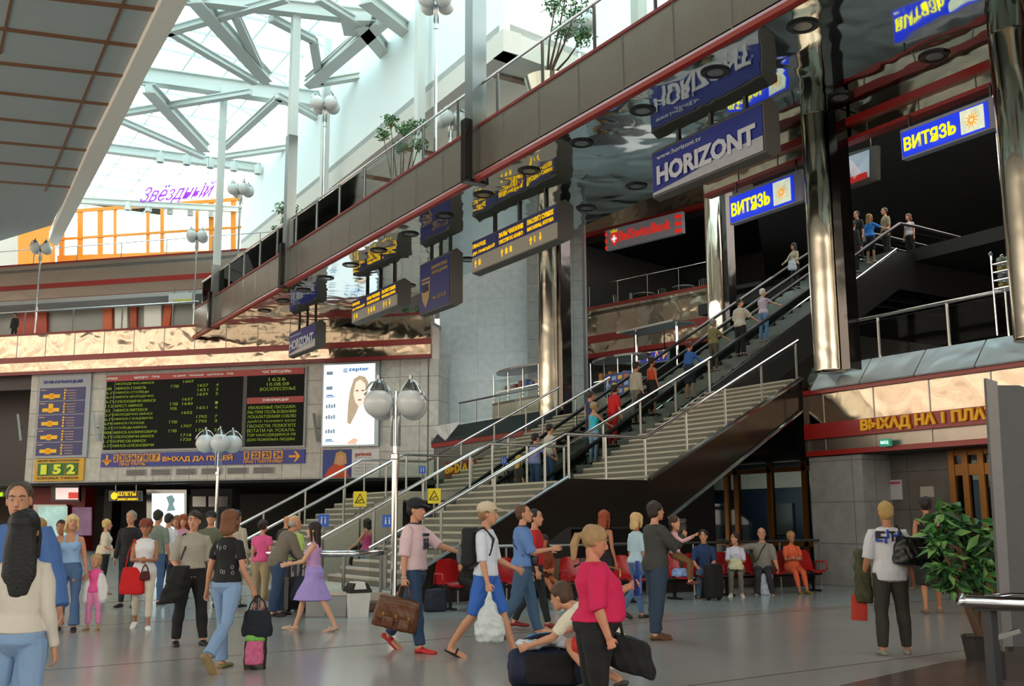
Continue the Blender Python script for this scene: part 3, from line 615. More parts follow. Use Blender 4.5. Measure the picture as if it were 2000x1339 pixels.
# ================================================================== SIGNS
BLUE = mat('#1c2a86', .35, var=.05, name='blue_sign_face'); NAVY = mat('#141c66', .35, var=.08, name='navy_sign_face')
YEM = mat('#f5c400', .5, var=.02, emit=.55, name='yellow_lettering'); SIG = mat('#5a5854', .5, var=.08, name='grey_sign_case')
WLET = mat('#c6cbd8', .4, var=.03, name='pale_lettering'); PANEG = mat('#9a958c', .4, var=.05, name='grey_sign_pane')
NA = Vector((0, -1, 0))                        # reading direction of signs parallel to the bridge
def bridge_sign(v_left, v_right, z0, z1, draw, lab, u=17.5, depth=.5, case=SIG, face=BLUE):
    o = thing('hanging_sign', lab, 'sign', (u, v_right, z1)); w = v_left-v_right
    part(MB().slab([(u, v_left, z0), (u, v_left, z1), (u+depth*.5, v_left, z1+.16), (u+depth, v_left, z1), (u+depth, v_left, z0+.1), (u+depth*.5, v_left, z0-.06)], (0, -w, 0)), 'case', case, o)
    for v in (v_left-w*.2, v_left-w*.5, v_left-w*.8): part(MB().box(u+depth*.4, u+depth*.6, v-.05, v+.05, z1, SOF+.02), 'hanger', STEELD, o)
    draw(o, u, v_left, v_right, z0, z1); return o
def spanel(o, u, va, vb, z0, z1, m, name='face', th=.02, lab=None):
    return part(MB().box(u-th, u, min(va, vb), max(va, vb), z0, z1), name, m, o, lab)
def stext(o, u, txt, v, z, w, h, m, bold=.02, name='lettering', nd=.025, shear=0):
    mb = MB(); mb.text(txt, (u-nd, v, z), NA, ZA, w, h, .015, bold)
    return part(mb, name, m, o)
def d_hor(o, u, vl, vr, z0, z1):
    w = vl-vr; spanel(o, u, vl-.05, vr+.05, z0+.05, z1-.05, BLUE)
    part(MB().slab([(u-.03, vl-.05, z0+.05), (u-.03, vr+.05, z0+.05), (u-.03, vr+.05, z0+.42), (u-.03, vr+w*.3, z0+.40), (u-.03, vl-w*.3, z0+.2), (u-.03, vl-.05, z0+.12)], (.01, 0, 0)), 'silver_band', mat('#b9bcc4', .3, .3), o)
    stext(o, u, 'HORIZONT', vl-w*.06, z0+(z1-z0)*.22, w*.88, (z1-z0)*.42, WLET, .045, nd=.045)
    stext(o, u, 'www.horizont.tv', vl-w*.06, z0+(z1-z0)*.78, w*.42, (z1-z0)*.10, WLET, .01, name='web_address', nd=.03)
bridge_sign(21.35, 17.15, 10.12, 11.38, d_hor, 'large blue sign with silver capital letters, nearest under the bridge')
bridge_sign(51.4, 47.6, 9.9, 11.1, d_hor, 'blue sign with silver capital letters, farthest under the bridge', u=18.0)
def d_arr(o, u, vl, vr, z0, z1):
    w = vl-vr; zm_ = z0+(z1-z0)*.47; spanel(o, u, vl, vr, z0+.03, zm_, PANEG, 'lower_pane'); T3 = [('ПРАХОД', 'ДА ПАЯЗДОЎ', '\u2191 \u25A0'), ('ЗАЛЫ ЧАКАННЯ', 'ЭКСПРЭС-КАФЭ', '\u2191 \u25CF \u25B2'), ('ПАСЛУГІ СУВЯЗІ', 'МАГАЗІНЫ, АПТЭКА', '\u2191 ( \u2193')]
    for k, (a, b, c) in enumerate(T3):
        v0 = vl - w*k/3 - .03; v1 = vl - w*(k+1)/3 + .03; spanel(o, u, v0, v1, zm_, z1-.04, NAVY); H = z1-.04-zm_; ww = w/3
        stext(o, u, a, v0-.06, zm_+H*.52, ww*(.5 if k == 0 else .85), H*.3, YEM, .03); stext(o, u, b, v0-.06, zm_+H*.12, ww*.85, H*.26, YEM, .03)
        mb = MB(); n = (2, 3, 3)[k]
        for i in range(n):
            vc = v0-.25-i*.28; zc = z0+(zm_-z0)*.55; s = .09
            if i == 0 or (k == 2 and i == 2):
                sg = -1 if (k == 2 and i == 2) else 1
                mb.slab([(u-.03, vc+s, zc), (u-.03, vc, zc+s*1.5*sg), (u-.03, vc-s, zc)], (.01, 0, 0)); mb.box(u-.03, u-.02, vc-.03, vc+.03, min(zc, zc-sg*s*1.5), max(zc, zc-sg*s*1.5))
            elif i == 1 and k == 2: mb.tube([(u-.025, vc+.02, zc+.1), (u-.025, vc+.05, zc), (u-.025, vc+.02, zc-.1)], .025, 5)
            else: mb.box(u-.03, u-.02, vc-s*.8, vc+s*.8, zc-s, zc+s*.5); mb.slab([(u-.03, vc+s, zc+s*.5), (u-.03, vc, zc+s*1.4), (u-.03, vc-s, zc+s*.5)], (.01, 0, 0))
        part(mb, 'pictograms', YEM, o)
bridge_sign(31.3, 25.95, 10.08, 11.22, d_arr, 'yellow on navy direction sign in three columns, nearer of the two under the bridge', depth=.6)
bridge_sign(42.2, 37.6, 10.1, 11.1, d_arr, 'yellow on navy direction sign in three columns, farther of the two under the bridge', depth=.6, u=17.6)
def d_ups(o, u, vl, vr, z0, z1):
    w = vl-vr; spanel(o, u, vl-.05, vr+.05, z0+.05, z1-.05, NAVY); BR = mat('#a58a5a', .5)
    c = vl-w*.22; h = z1-z0; sh = [(c+.33, .72), (c+.33, .42), (c+.25, .25), (c, .1), (c-.25, .25), (c-.33, .42), (c-.33, .72)]
    part(MB().slab([(u-.03, a, z0+h*b) for a, b in sh], (.01, 0, 0)), 'shield', BR, o)
    stext(o, u, 'UPS', c+.26, z0+h*.4, .52, h*.17, NAVY, .05, nd=.05)
    part(MB().box(u-.05, u-.03, c-.3, c+.3, z0+h*.68, z0+h*.74).box(u-.05, u-.03, c-.3, c+.3, z0+h*.61, z0+h*.64), 'shield_band', NAVY, o)
    stext(o, u, 'ВСЕМИРНАЯ СЛУЖБА', vl-w*.42, z0+h*.8, w*.5, h*.07, BR, .02); stext(o, u, 'ЭКСПРЕСС-ДОСТАВКИ', vl-w*.42, z0+h*.69, w*.5, h*.07, BR, .02)
    stext(o, u, 'тел.: 227 22 33', vl-w*.45, z0+h*.2, w*.42, h*.07, BR, .02)
bridge_sign(35.4, 32.9, 9.3, 11.25, d_ups, 'navy sign with a gold shield between the two direction signs', depth=.5)
# light boxes on the right facade
def vit(vl, vr, z0, z1, lab):
    u = 20.12; o = thing('light_box', lab, 'sign', (u, vr, z0)); w = vl-vr; h = z1-z0
    part(MB().box(u, u+.2, vr-.25, vl, z0, z1+.06), 'case', mat('#8a8f9c', .4), o)
    BB = mat('#0d2fd0', .4, emit=.9, var=.03); spanel(o, u, vl-.04, vr+.02, z0+.04, z1-.02, BB)
    stext(o, u, 'ВИТЯЗЬ', vl-w*.05, z0+h*.24, w*.6, h*.5, mat('#f6f000', .5, emit=1.0, var=.02), .025, nd=.04)
    spanel(o, u-.02, vl-w*.70, vl-w*.95, z0+h*.12, z1-h*.08, mat('#cfd8c0', .5, emit=.7, var=.4, vscale=9), 'picture')
    mb = MB()
    for k in range(11):
        a = k*2*math.pi/11; mb.slab([(u-.06, vl-w*.825+.05*math.cos(a+.4), z0+h*.5+.05*math.sin(a+.4)), (u-.06, vl-w*.825+.05*math.cos(a-.4), z0+h*.5+.05*math.sin(a-.4)), (u-.06, vl-w*.825+.2*math.cos(a), z0+h*.5+.2*math.sin(a))], (.008, 0, 0))
    part(mb, 'sunflower', mat('#e8a020', .5, emit=.6), o)
    for v in (vl-.2, vr): part(MB().box(u+.08, u+.12, v-.02, v+.02, z1, 10.9), 'hanger', STEELD, o)
    return o
vit(21.2, 18.75, 9.72, 10.5, 'bright blue light box with yellow lettering between the two slimmer columns')
vit(15.4, 13.1, 9.86, 10.52, 'bright blue light box with yellow lettering nearer the edge of view')
# picture light box behind the column
o = thing('picture_panel', 'framed picture of a person in red and white hanging behind the wide column', 'picture', tuple(atU(1680, 325, 21.6)))
fr_ = lambda x, y, d=0: atU(x, y, 21.6-d)
part(MB().slab([fr_(*p) for p in [(1642, 303), (1712, 283), (1712, 350), (1642, 372)]], (.15, 0, 0)), 'frame', SIG, o)
for x_ in (1652, 1700): a_ = fr_(x_, 305); part(MB().box(21.65, 21.69, a_.y-.02, a_.y+.02, a_.z, 15.45), 'hanger', STEELD, o)
part(MB().slab([fr_(*p, .03) for p in [(1645, 310), (1697, 292), (1697, 345), (1645, 365)]], (.02, 0, 0)), 'picture', mat('#a9b6c2', .5, emit=.35, var=.5, vscale=2), o)
part(MB().slab([fr_(*p, .06) for p in [(1645, 352), (1692, 335), (1694, 346), (1645, 365)]], (.02, 0, 0)), 'red_skirt', mat('#c4231c', .5, emit=.35), o)
part(MB().slab([fr_(*p, .06) for p in [(1652, 320), (1660, 312), (1666, 318), (1680, 336), (1668, 350), (1658, 332)]], (.02, 0, 0)), 'figure', mat('#d9cfd6', .5, emit=.3), o)
# exit lettering on the red band
o = thing('lettering_sign', 'yellow raised lettering on the red band over the exit doors', 'lettering', (20.15, 16, 3.75))
vA, vB = atU(1682, 840, 20.15).y, atU(1926, 822, 20.15).y
mb = MB(); mb.text('ВЫХАД НА 1 ПЛАТФОРМУ', (20.17, vA, 3.6), NA, ZA, None, .33, .05, .04)
kx = 1.17; mb.v = [(x, vA+(y-vA)*kx, z) for x, y, z in mb.v]
part(mb, 'letters', mat('#d9a018', .5, emit=.12), o)
ww = max(v[1] for v in mb.v)-min(v[1] for v in mb.v)
o = thing('exit_sign', 'small green exit sign below the red band', 'sign', tuple(atU(1731, 865, 20.1)))
P = atU(1720, 872, 20.1); part(MB().box(20.08, 20.16, P.y-.28, P.y, P.z, P.z+.17), 'case', mat('#1f8a72', .4, emit=.5), o)
part(MB().text('ВЫХАД', (20.07, P.y-.03, P.z+.04), NA, ZA, .22, .09, .01, .02), 'lettering', mat('#d8f5ec', .4, emit=.6), o)
# bank sign and bar sign
o = thing('hanging_sign', 'grey bank sign with red lettering and red end stripes above the cafe', 'sign', tuple(q(2.2, 17.2, -.3)))
b0, b1 = 1.9, 7.1
part(MB().slab([q(b0, 16.35, -.3), q(b1, 16.35, -.3), q(b1, 17.5, -.3), q(b0, 17.5, -.3)], CN*.25), 'case', mat('#8f9096', .4, emit=.12), o)
RDL = mat('#d8261c', .4, emit=.7); WHL = mat('#e8e8ea', .4, emit=.6)
part(MB().text('BelSwissBank', q(b0+.98, 16.7, -.33), CD, ZA, 3.5, .56, .03, .012), 'lettering', RDL, o)
mb = MB()
for k in range(3):
    for s in (b0-.02, b1-.45): mb.slab([q(s, 16.4+k*.38, -.34), q(s+(.15 if s < 3 else .42), 16.4+k*.38, -.34), q(s+(.15 if s < 3 else .42), 16.6+k*.38, -.34), q(s, 16.6+k*.38, -.34)], CN*.03)
part(mb, 'stripes', RDL, o)
part(MB().slab([q(b0+.35, 16.95, -.34), q(b0+.5, 16.65, -.34), q(b0+.65, 16.5, -.34), q(b0+.8, 16.65, -.34), q(b0+.9, 16.95, -.34), q(b0+.85, 17.25, -.34), q(b0+.4, 17.25, -.34)], CN*.02), 'shield', RDL, o)
mb = MB(); mb.slab([q(b0+.58, 16.7, -.37), q(b0+.7, 16.7, -.37), q(b0+.7, 17.1, -.37), q(b0+.58, 17.1, -.37)], CN*.02); mb.slab([q(b0+.46, 16.84, -.37), q(b0+.82, 16.84, -.37), q(b0+.82, 16.96, -.37), q(b0+.46, 16.96, -.37)], CN*.02); part(mb, 'shield_cross', WHL, o)
part(MB().slab([q(b0+.42, 17.27, -.36), q(b0+.84, 17.27, -.36), q(b0+.9, 17.43, -.36), q(b0+.76, 17.36, -.36), q(b0+.63, 17.46, -.36), q(b0+.5, 17.36, -.36), q(b0+.36, 17.43, -.36)], CN*.02), 'crown', mat('#e0c020', .4, emit=.5), o)
o = thing('light_box', 'dark blue bar sign hanging under the cafe balcony', 'sign', tuple(atPlane(1270, 697, (30, 40, 0), CN)))
bq = lambda x, y, d=0.: atPlane(x, y, tuple(Vector((30.5, 38, 0))-CN*d), CN)
part(MB().slab([bq(*p) for p in [(1234, 691), (1303, 682), (1303, 705), (1234, 713)]], CN*.2), 'case', mat('#8a90a0', .4), o)
part(MB().slab([bq(*p, .03) for p in [(1236, 693), (1301, 684), (1301, 703), (1236, 711)]], CN*.02), 'face', mat('#0f1e8c', .4, emit=.35), o)
a_ = bq(1264, 705, .05); part(MB().text('БАР', a_, CD, ZA, 1.15, .42, .02, 0, 1.6), 'lettering', mat('#e8a060', .4, emit=.5), o)
part(MB().slab([bq(*p, .05) for p in [(1240, 696), (1250, 694), (1250, 705), (1240, 707)]], CN*.02), 'emblem', mat('#e0a020', .4, emit=.5), o)
for x in (1240, 1298): a_ = bq(x, 684); part(MB().box(a_.x, a_.x+.04, a_.y, a_.y+.04, a_.z, 10.5), 'hanger', STEELD, o)
# ---- signs on the departures wall: everything drawn in wall coordinates
def wq(px, off, th=.05): mb = MB(); return bquad(mb, px, off, th)
def wbox(mb, s0, s1, z0, z1, off=-.1, th=.03): return bslab(mb, s0, s1, z0, z1, off, off+th)
def wt(mb, txt, s, z, w, h, off=-.14, bold=.02, sp=1.0): return mb.text(txt, BP(s, z, off), BD, ZA, w, h, .02, bold, sp)
sa, sb = SB(205, 800)[0], SB(599, 800)[0]; za, zb_ = 5.5, 9.88
o = thing('departure_board', 'large black departure board with rows of green lit train times', 'display board', tuple(BP(sa, za, -.1)))
mb = MB(); wbox(mb, sa, sb, za, zb_, -.12, .12); part(mb, 'frame', mat('#9a9c9c', .4), o)
mb = MB(); wbox(mb, sa+.12, sb-.12, za+.12, zb_-.08, -.15, .03); part(mb, 'screen', mat('#101311', .6, var=.15, vscale=2, spec=.15), o)
SW = sb-sa; hs = sa+SW*.70
mb = MB(); wbox(mb, sa+.12, sb-.12, zb_-.42, zb_-.08, -.19, .03); part(mb, 'red_header', mat('#a8302a', .4), o)
mb = MB(); wbox(mb, hs+.25, sb-.12, zb_-1.95, zb_-1.62, -.19, .03); part(mb, 'red_subheader', mat('#a8302a', .4), o)
mb = MB(); wbox(mb, hs, hs+.22, za+.14, zb_-.42, -.18, .03); wbox(mb, sa+.64, sa+.69, za+.14, zb_-.42, -.18, .03); part(mb, 'divider', mat('#4a4b4b', .5), o)
WL = mat('#d8cfc8', .5, emit=.2)
mb = MB()
for t_, s_, w_ in [('НУМАР', .15, .7), ('МАРШРУТ', 1.9, .9), ('ПУЦЬ', 3.0, .5), ('ЧАС АДПРАЎЛ', 4.3, .8), ('ПРЫБЫЦЦЁ', 5.3, .9), ('АДПРАЎЛЕННЕ', 6.4, 1.0), ('ПУЦЬ', 7.6, .4)]: wt(mb, t_, sa+s_, zb_-.32, w_, .13, -.2, .015)
wt(mb, 'ЧАС МЯСЦОВЫ', hs+1.1, zb_-.34, 1.7, .18, -.2); wt(mb, 'ІНФАРМАЦЫЯ', hs+1.2, zb_-1.87, 1.5, .17, -.2); part(mb, 'header_lettering', WL, o)
LED = mat('#7c961e', .5, emit=.32, var=.15, vscale=20, name='green_led')
rows = [('', 'МОЛОДЕЧНО-МИНСК', '', '1607', '', ''), ('08', 'МИНСК-ГОМЕЛЬ', 'ГЛВ', '', '1627', '4'), ('5-П', 'МИНСК-СТОЛБЦЫ', '', '', '1631', '2'), ('4-П', 'МИНСК-МОЛОДЕЧНО', '', '', '1639', '5'), ('3-П', 'ОЛЕХНОВИЧИ-МИНСК', '', '1637', '', ''), ('112', 'БРЕСТ-МИНСК', 'ГЛВ', '1640', '', '1'), ('22', 'МИНСК-ВИТЕБСК', 'ХВ.', '', '1651', '6'), ('2-П', 'МОЛОДЕЧНО-МИНСК', '', '1652', '', ''), ('6-П', 'МИНСК-ГАНЦЕВИЧИ', '', '', '1702', '7'), ('679', 'МИНСК-ПОЛОЦК', 'ГЛВ', '', '1705', '3'), ('2-П', 'СТОЛБЦЫ-МИНСК', '', '1707', '', ''), ('008', 'МИНСК-КАЛИНКОВИЧИ', 'ГЛВ', '', '1711', '2'), ('3-П', 'ОЛЕХНОВИЧИ-МИНСК', '', '1718', '', ''), ('1-П', 'БОРИСОВ-МИНСК', '', '1720', '', ''), ('3-П', 'МИНСК-ОЛЕХНОВИЧИ', '', '', '1724', '5')]
mb = MB()
for i, r_ in enumerate(rows):
    z = zb_-.66-i*.247
    for t_, s_ in zip(r_, (.15, .75, 4.2, 4.95, 5.85, 6.95)):
        if t_: wt(mb, t_, sa+s_, z, len(t_)*.16, .15, -.17, .0)
for i, (t_, w_, d_) in enumerate([('1626', 1.0, 1.6), ('10.08.08', 1.3, 1.5), ('ВОСКРЕСЕНЬЕ', 2.1, 1.1)]): wt(mb, t_, hs+d_-.1, zb_-.75-i*.26, w_, .18, -.17, 0)
for i, t_ in enumerate(['УВАЖАЕМЫЕ ПАССАЖИ-', 'РЫ ПРИ ПОЛЬЗОВАНИИ', 'ЭСКАЛАТОРАМИ СОБЛЮ', 'ДАЙТЕ ТЕХНИКУ БЕЗО', 'ПАСНОСТИ. ПОМОГИТЕ', 'ВСТАТИ НА ЭСКАЛА-', 'ТОР НАХОДЯЩИМСЯ РЯ', 'ДОМ ПОЖИЛЫМ ЛЮДЯМ.']): wt(mb, t_, hs+.32, zb_-2.25-i*.25, SW*.28-.6, .17, -.17, 0)
part(mb, 'led_text', LED, o)
o = thing('direction_sign', 'long blue sign with orange platform numbers under the departure board', 'sign', tuple(BP(sa, 4.72, -.1)))
OR = mat('#e39a2c', .5, var=.03, emit=.08)
mb = MB(); wbox(mb, sa, sb, 4.68, 5.42, -.1, .1); part(mb, 'face', mat('#1d2c8c', .4), o)
L7 = [(t_, sa+SW*(.066+.0305*k), SW*(.025 if len(t_) == 1 else .053)) for k, t_ in enumerate(['2', '3', '5', '6', '7', '8', '17'])]
L4 = [('1', sa+SW*.713, SW*.025), ('22', sa+SW*.748, SW*.044), ('23', sa+SW*.801, SW*.044), ('24', sa+SW*.854, SW*.044)]
mb = MB()
for t_, x, w_ in L7+L4: wbox(mb, x, x+w_, 4.98, 5.36, -.13, .03); wbox(mb, x, x+w_, 4.92, 4.95, -.13, .03)
for s_, dn in ((sa+.4, 1), (sb-.6, 0)):
    c = BP(s_+.0, 5.05, -.13)
    if dn: mb.slab([c-BD*.3+ZA*.02, c-ZA*.32, c+BD*.3+ZA*.02, c+BD*.3-ZA*.12+ZA*.05, c+BD*.06-ZA*.12, c+BD*.06+ZA*.28, c-BD*.06+ZA*.28, c-BD*.06-ZA*.12, c-BD*.3-ZA*.07], BN*.03)
    else: mb.slab([c-BD*.3+ZA*.06, c+BD*.15+ZA*.06, c-BD*.02+ZA*.28, c+BD*.1+ZA*.28, c+BD*.36, c+BD*.1-ZA*.28, c-BD*.02-ZA*.28, c+BD*.15-ZA*.06, c-BD*.3-ZA*.06], BN*.03)
wt(mb, 'ВЫХАД ДА ПУЦЕЙ', sa+SW*.315, 4.87, SW*.345, .38, -.13, .04); wt(mb, 'ПРАЗ ТУНЭЛЬ', sa+SW*.1, 4.73, SW*.13, .15, -.13, .03); wt(mb, 'ПРАЗ 1 ПЛАТФОРМУ', sa+SW*.713, 4.73, SW*.19, .15, -.13, .03)
part(mb, 'orange_lettering', OR, o)
mb = MB()
for t_, x, w_ in L7+L4: wt(mb, t_, x+w_*(.3 if t_ == '1' else .14), 5.02, w_*(.4 if t_ == '1' else .72), .3, -.16, .02)
part(mb, 'numerals', NAVY, o)
vg = mat('#6d6b66', .5, var=.3, vscale=30)
for k in range(6):
    s0 = SB(247, 915)[0] + k*(SB(546, 915)[0]-SB(247, 915)[0])/6
    o = thing('ventilation_grille', ['first', 'second', 'third', 'fourth', 'fifth', 'last'][k]+' grey ventilation grille under the blue platform sign, counted from the taxi sign', 'vent', tuple(BP(s0, 4.2, -.04)), 'row of grilles under the blue sign'); mb = MB(); wbox(mb, s0, s0+1.25, 4.18, 4.52, -.05, .05); part(mb, 'plate', mat('#a3a29d', .5), o)
    mb = MB()
    for j in range(5): wbox(mb, s0+.06, s0+1.19, 4.21+j*.06, 4.24+j*.06, -.06, .02)
    part(mb, 'slats', DARK, o)
# information board
ia, ib = SB(76, 800)[0], SB(177, 800)[0]
o = thing('information_board', 'tall grey information board with five navy floor plans', 'sign', tuple(BP(ia, 5.0, -.1)))
mb = MB(); wbox(mb, ia, ib, 5.25, 10.0, -.12, .12); part(mb, 'case', mat('#9da3ab', .35, var=.04), o)
IW = ib-ia; mb = MB(); mby = MB(); mbt = MB(); H5 = (9.25-5.35)/5
for k in range(5):
    zz = 9.25-(k+1)*H5; wbox(mb, ia+.1, ib-.32, zz+.03, zz+H5-.02, -.15, .03)
    x0 = ia+.1
    wbox(mby, x0+.25, x0+1.35, zz+.18, zz+.38, -.17, .02); wbox(mby, x0+.65, x0+.95, zz+.12, zz+.44+(.2 if k == 1 else 0), -.17, .02)
    for j in range(4): wbox(mbt, x0+1.9-.05*j, x0+2.4, zz+.12+j*.15, zz+.15+j*.15, -.17, .02)
    for j in range(4): wbox(mby, x0+1.6+.02*(j % 2), x0+1.72, zz+.08+j*.16, zz+.18+j*.16, -.17, .02)
    wbox(mbt, x0+.08, x0+.45, zz+.62, zz+.67, -.17, .02)
part(mb, 'plan_panel', NAVY, o); part(mby, 'plan_drawing', mat('#f0b400', .5, emit=.15), o); part(mbt, 'small_print', mat('#d8a88a', .5), o)
mb = MB(); wt(mb, 'ІНФАРМАЦЫЯ', ia+.3, 9.45, IW-.85, .22, -.14, .03); part(mb, 'heading', mat('#3a3f9a', .4), o)
o = thing('taxi_sign', 'yellow sign with three green number panels below the information board', 'sign', tuple(BP(ia, 4, -.1)))
mb = MB(); wbox(mb, ia+.05, ib-.15, 3.95, 5.2, -.1, .1); part(mb, 'face', mat('#d9a520', .45), o)
mb = MB(); mb2 = MB()
for k in range(3):
    x = ia+.28+k*(IW-.72)/3; wbox(mb, x, x+(IW-.9)/3, 4.25, 4.95, -.13, .03); wt(mb2, '152'[k], x+(.14 if k else .24), 4.32, (IW-.9)/3-(.28 if k else .44), .55, -.16, .05)
part(mb, 'green_panel', mat('#1d6b2e', .45), o); part(mb2, 'numerals', mat('#d8d828', .45, emit=.15), o)
mb = MB(); wt(mb, 'КРУГЛОСУТОЧНАЯ', ia+.28, 5.03, IW-.75, .11, -.13, .02, 1.1); wt(mb, 'СЛУЖБА ТАКСИ', ia+.28, 4.05, IW-.75, .12, -.13, .02, 1.2); part(mb, 'lettering', mat('#6b5014', .5), o)
# illuminated poster
pa, pb = SB(632, 800)[0], SB(743, 800)[0]; pz0, pz1 = SB(690, 872)[1], SB(690, 709)[1]
o = thing('light_box', 'tall glowing poster of a long haired woman on white with a blue logo', 'poster', tuple(BP(pa, pz0, -.2)))
mb = MB(); wbox(mb, pa, pb, pz0, pz1, -.25, .25); part(mb, 'case', mat('#8f9aa0', .3, .5), o)
PW, PH = pb-pa, pz1-pz0
def pq(mb, pts, d=0): return mb.slab([BP(pa+PW*a, pz0+PH*b, -.28-d) for a, b in pts], BN*.01)
mb = MB(); pq(mb, [(.03, .02), (.93, .02), (.93, .98), (.03, .98)]); part(mb, 'poster_face', mat('#e3f3f6', .4, emit=.95, var=.03), o)
HB = mat('#b9a58c', .5, emit=.55, var=.15, vscale=5); mb = MB(); pq(mb, [(.46, .28), (.56, .24), (.62, .4), (.68, .52), (.74, .5), (.8, .6), (.82, .75), (.76, .82), (.66, .84), (.56, .8), (.5, .66), (.47, .5)], .012); part(mb, 'hair', HB, o)
mb = MB(); pq(mb, [(.56, .62), (.6, .52), (.67, .46), (.74, .5), (.78, .62), (.76, .74), (.68, .79), (.6, .76)], .03); part(mb, 'face', mat('#ecd6c6', .5, emit=.8, var=.04), o)
mb = MB(); pq(mb, [(.6, .65), (.65, .65), (.65, .665), (.6, .665)], .045); pq(mb, [(.7, .65), (.75, .65), (.75, .665), (.7, .665)], .045); pq(mb, [(.64, .54), (.71, .54), (.7, .555), (.65, .555)], .045); part(mb, 'facial_features', mat('#8a5a50', .5, emit=.4), o)
mb = MB(); pq(mb, [(.42, .02), (.93, .02), (.93, .42), (.78, .47), (.7, .42), (.62, .4), (.52, .26)], .02); part(mb, 'white_garment', mat('#fbfdfd', .4, emit=1.15, var=.01), o)
mb = MB(); pq(mb, [(.45, .03), (.62, .02), (.66, .08), (.58, .1), (.5, .06)], .035); part(mb, 'hand', mat('#e0b8a0', .5, emit=.7), o)
mb = MB(); mb.text('zepter', BP(pa+PW*.47, pz0+PH*.88, -.33), BD, ZA, PW*.36, PH*.055, .01, .02)
for k in range(4): pq(mb, [(.37+.01*(k % 2), .88+.014*k), (.45, .88+.014*k), (.45, .887+.014*k), (.37+.01*(k % 2), .887+.014*k)], .04)
part(mb, 'logo', mat('#1a62a8', .4, emit=.4), o)
mb = MB()
for k, (c_, y_) in enumerate([(0, .86), (1, .68), (2, .46), (3, .33), (4, .16)]):
    for j in range(4 if k > 1 else 1): pq(mb, [(.08+.045*j, y_), (.11+.045*j+(0 if k > 1 else .08), y_), (.11+.045*j+(0 if k > 1 else .08), y_+.04+.01*(j % 2)), (.08+.045*j, y_+.04+.01*(j % 2))], .02)
part(mb, 'product_images', mat('#7f93a8', .4, emit=.4, var=.5, vscale=4), o)
mb = MB()
for y_ in (.59, .06): pq(mb, [(.07, y_), (.24, y_), (.24, y_+.008), (.07, y_+.008)], .02); pq(mb, [(.09, y_+.015), (.2, y_+.015), (.2, y_+.03), (.09, y_+.03)], .02)
part(mb, 'caption_lines', mat('#3a6fb0', .4, emit=.4), o)
# small poster below
o = thing('poster', 'small wall poster of a woman in an orange scarf beside a white text panel', 'poster', tuple(BP(pa, 4.2, -.1)))
ya, yb = SB(690, 932)[1], SB(690, 877)[1]
pc = SB(688, 900)[0]
mb = MB(); wbox(mb, pa+.05, pc, ya, yb, -.06, .06); part(mb, 'blue_panel', mat('#2a3f8a', .5, var=.3, vscale=1.5), o)
mb = MB(); wbox(mb, pc, pb, ya, yb, -.06, .06); part(mb, 'white_panel', mat('#d6d4d6', .5), o)
def oq(mb, pts, d=0): return mb.slab([BP(pa+.05+(pc-pa)*a, ya+(yb-ya)*b, -.08-d) for a, b in pts], BN*.01)
mb = MB(); oq(mb, [(.05, 0), (.9, 0), (.8, .4), (.62, .52), (.4, .5), (.2, .3)]); part(mb, 'orange_scarf', mat('#d2471c', .6), o)
mb = MB(); oq(mb, [(.38, .5), (.45, .88), (.6, .95), (.78, .85), (.82, .5), (.62, .42)], .01); part(mb, 'blond_hair', mat('#c79a5c', .6), o)
mb = MB(); oq(mb, [(.48, .5), (.6, .44), (.7, .52), (.72, .72), (.62, .82), (.5, .74)], .02); part(mb, 'face', mat('#d9a184', .6), o)
mb = MB(); wt(mb, 'privet', pc+.2, yb-.42, .9, .25, -.09, .02); part(mb, 'logo', mat('#b8441c', .5), o)
mb = MB()
for k in range(6): wbox(mb, pc+.15, pb-.3-.1*(k % 2), ya+.15+k*.17, ya+.18+k*.17, -.09, .02)
part(mb, 'small_print', mat('#b8a8a8', .5), o)
for x, lab in [(192, 'pale wall lamp leaning on the wall beside the information board'), (44, 'pale wall lamp in the dark recess by the information board'), (621, 'grey wall lamp between the departure board and the glowing poster')]:
    s_, z_ = SB(x, 835); o = thing('wall_lamp', lab, 'wall lamp', tuple(BP(s_, z_, -.2)))
    mb = MB(); mb.beam(BP(s_-.1, z_+.75, -.35), BP(s_+.1, z_-.75, -.2), .22, .12); part(mb, 'shade', mat('#aab4b4' if x != 621 else '#7c7d7a', .5), o)
    mb = MB(); mb.beam(BP(s_, z_, -.25), BP(s_, z_, .02), .05, .05); part(mb, 'bracket', STEELD, o)
# purple neon lettering and star
o = thing('neon_sign', 'purple neon script lettering with a star hanging in the far roof void', 'neon sign', tuple(BP(*SB(330, 390, 3), 3)))
NE = mat('#9030e0', .4, emit=.9, var=.02)
sn0, zn0 = SB(268, 402, 3); sn1, zn1 = SB(404, 392, 3)
mb = MB(); mb.text('Звёздный', BP(sn0, zn0, 3), BD, ZA, sn1-sn0, 1.15, .04, -.005)
mb.v = [tuple(Vector(p) + BD*(p[2]-zn0)*.55) for p in mb.v]; part(mb, 'script', NE, o)
sc_, zc_ = SB(401, 369, 3); mb = MB(); pts = [BP(sc_+.42*math.cos(math.pi/2+k*4*math.pi/5), zc_+.42*math.sin(math.pi/2+k*4*math.pi/5), 3) for k in range(6)]; mb.tube(pts, .035, 5); part(mb, 'star', NE, o)
mb = MB(); mb.tube([BP(sn0, zn0+1, 3), BP(sn0, 24, 3)], .015, 4).tube([BP(sn1, zn1+1, 3), BP(sn1, 24, 3)], .015, 4); part(mb, 'suspension_wire', SATIN, o)
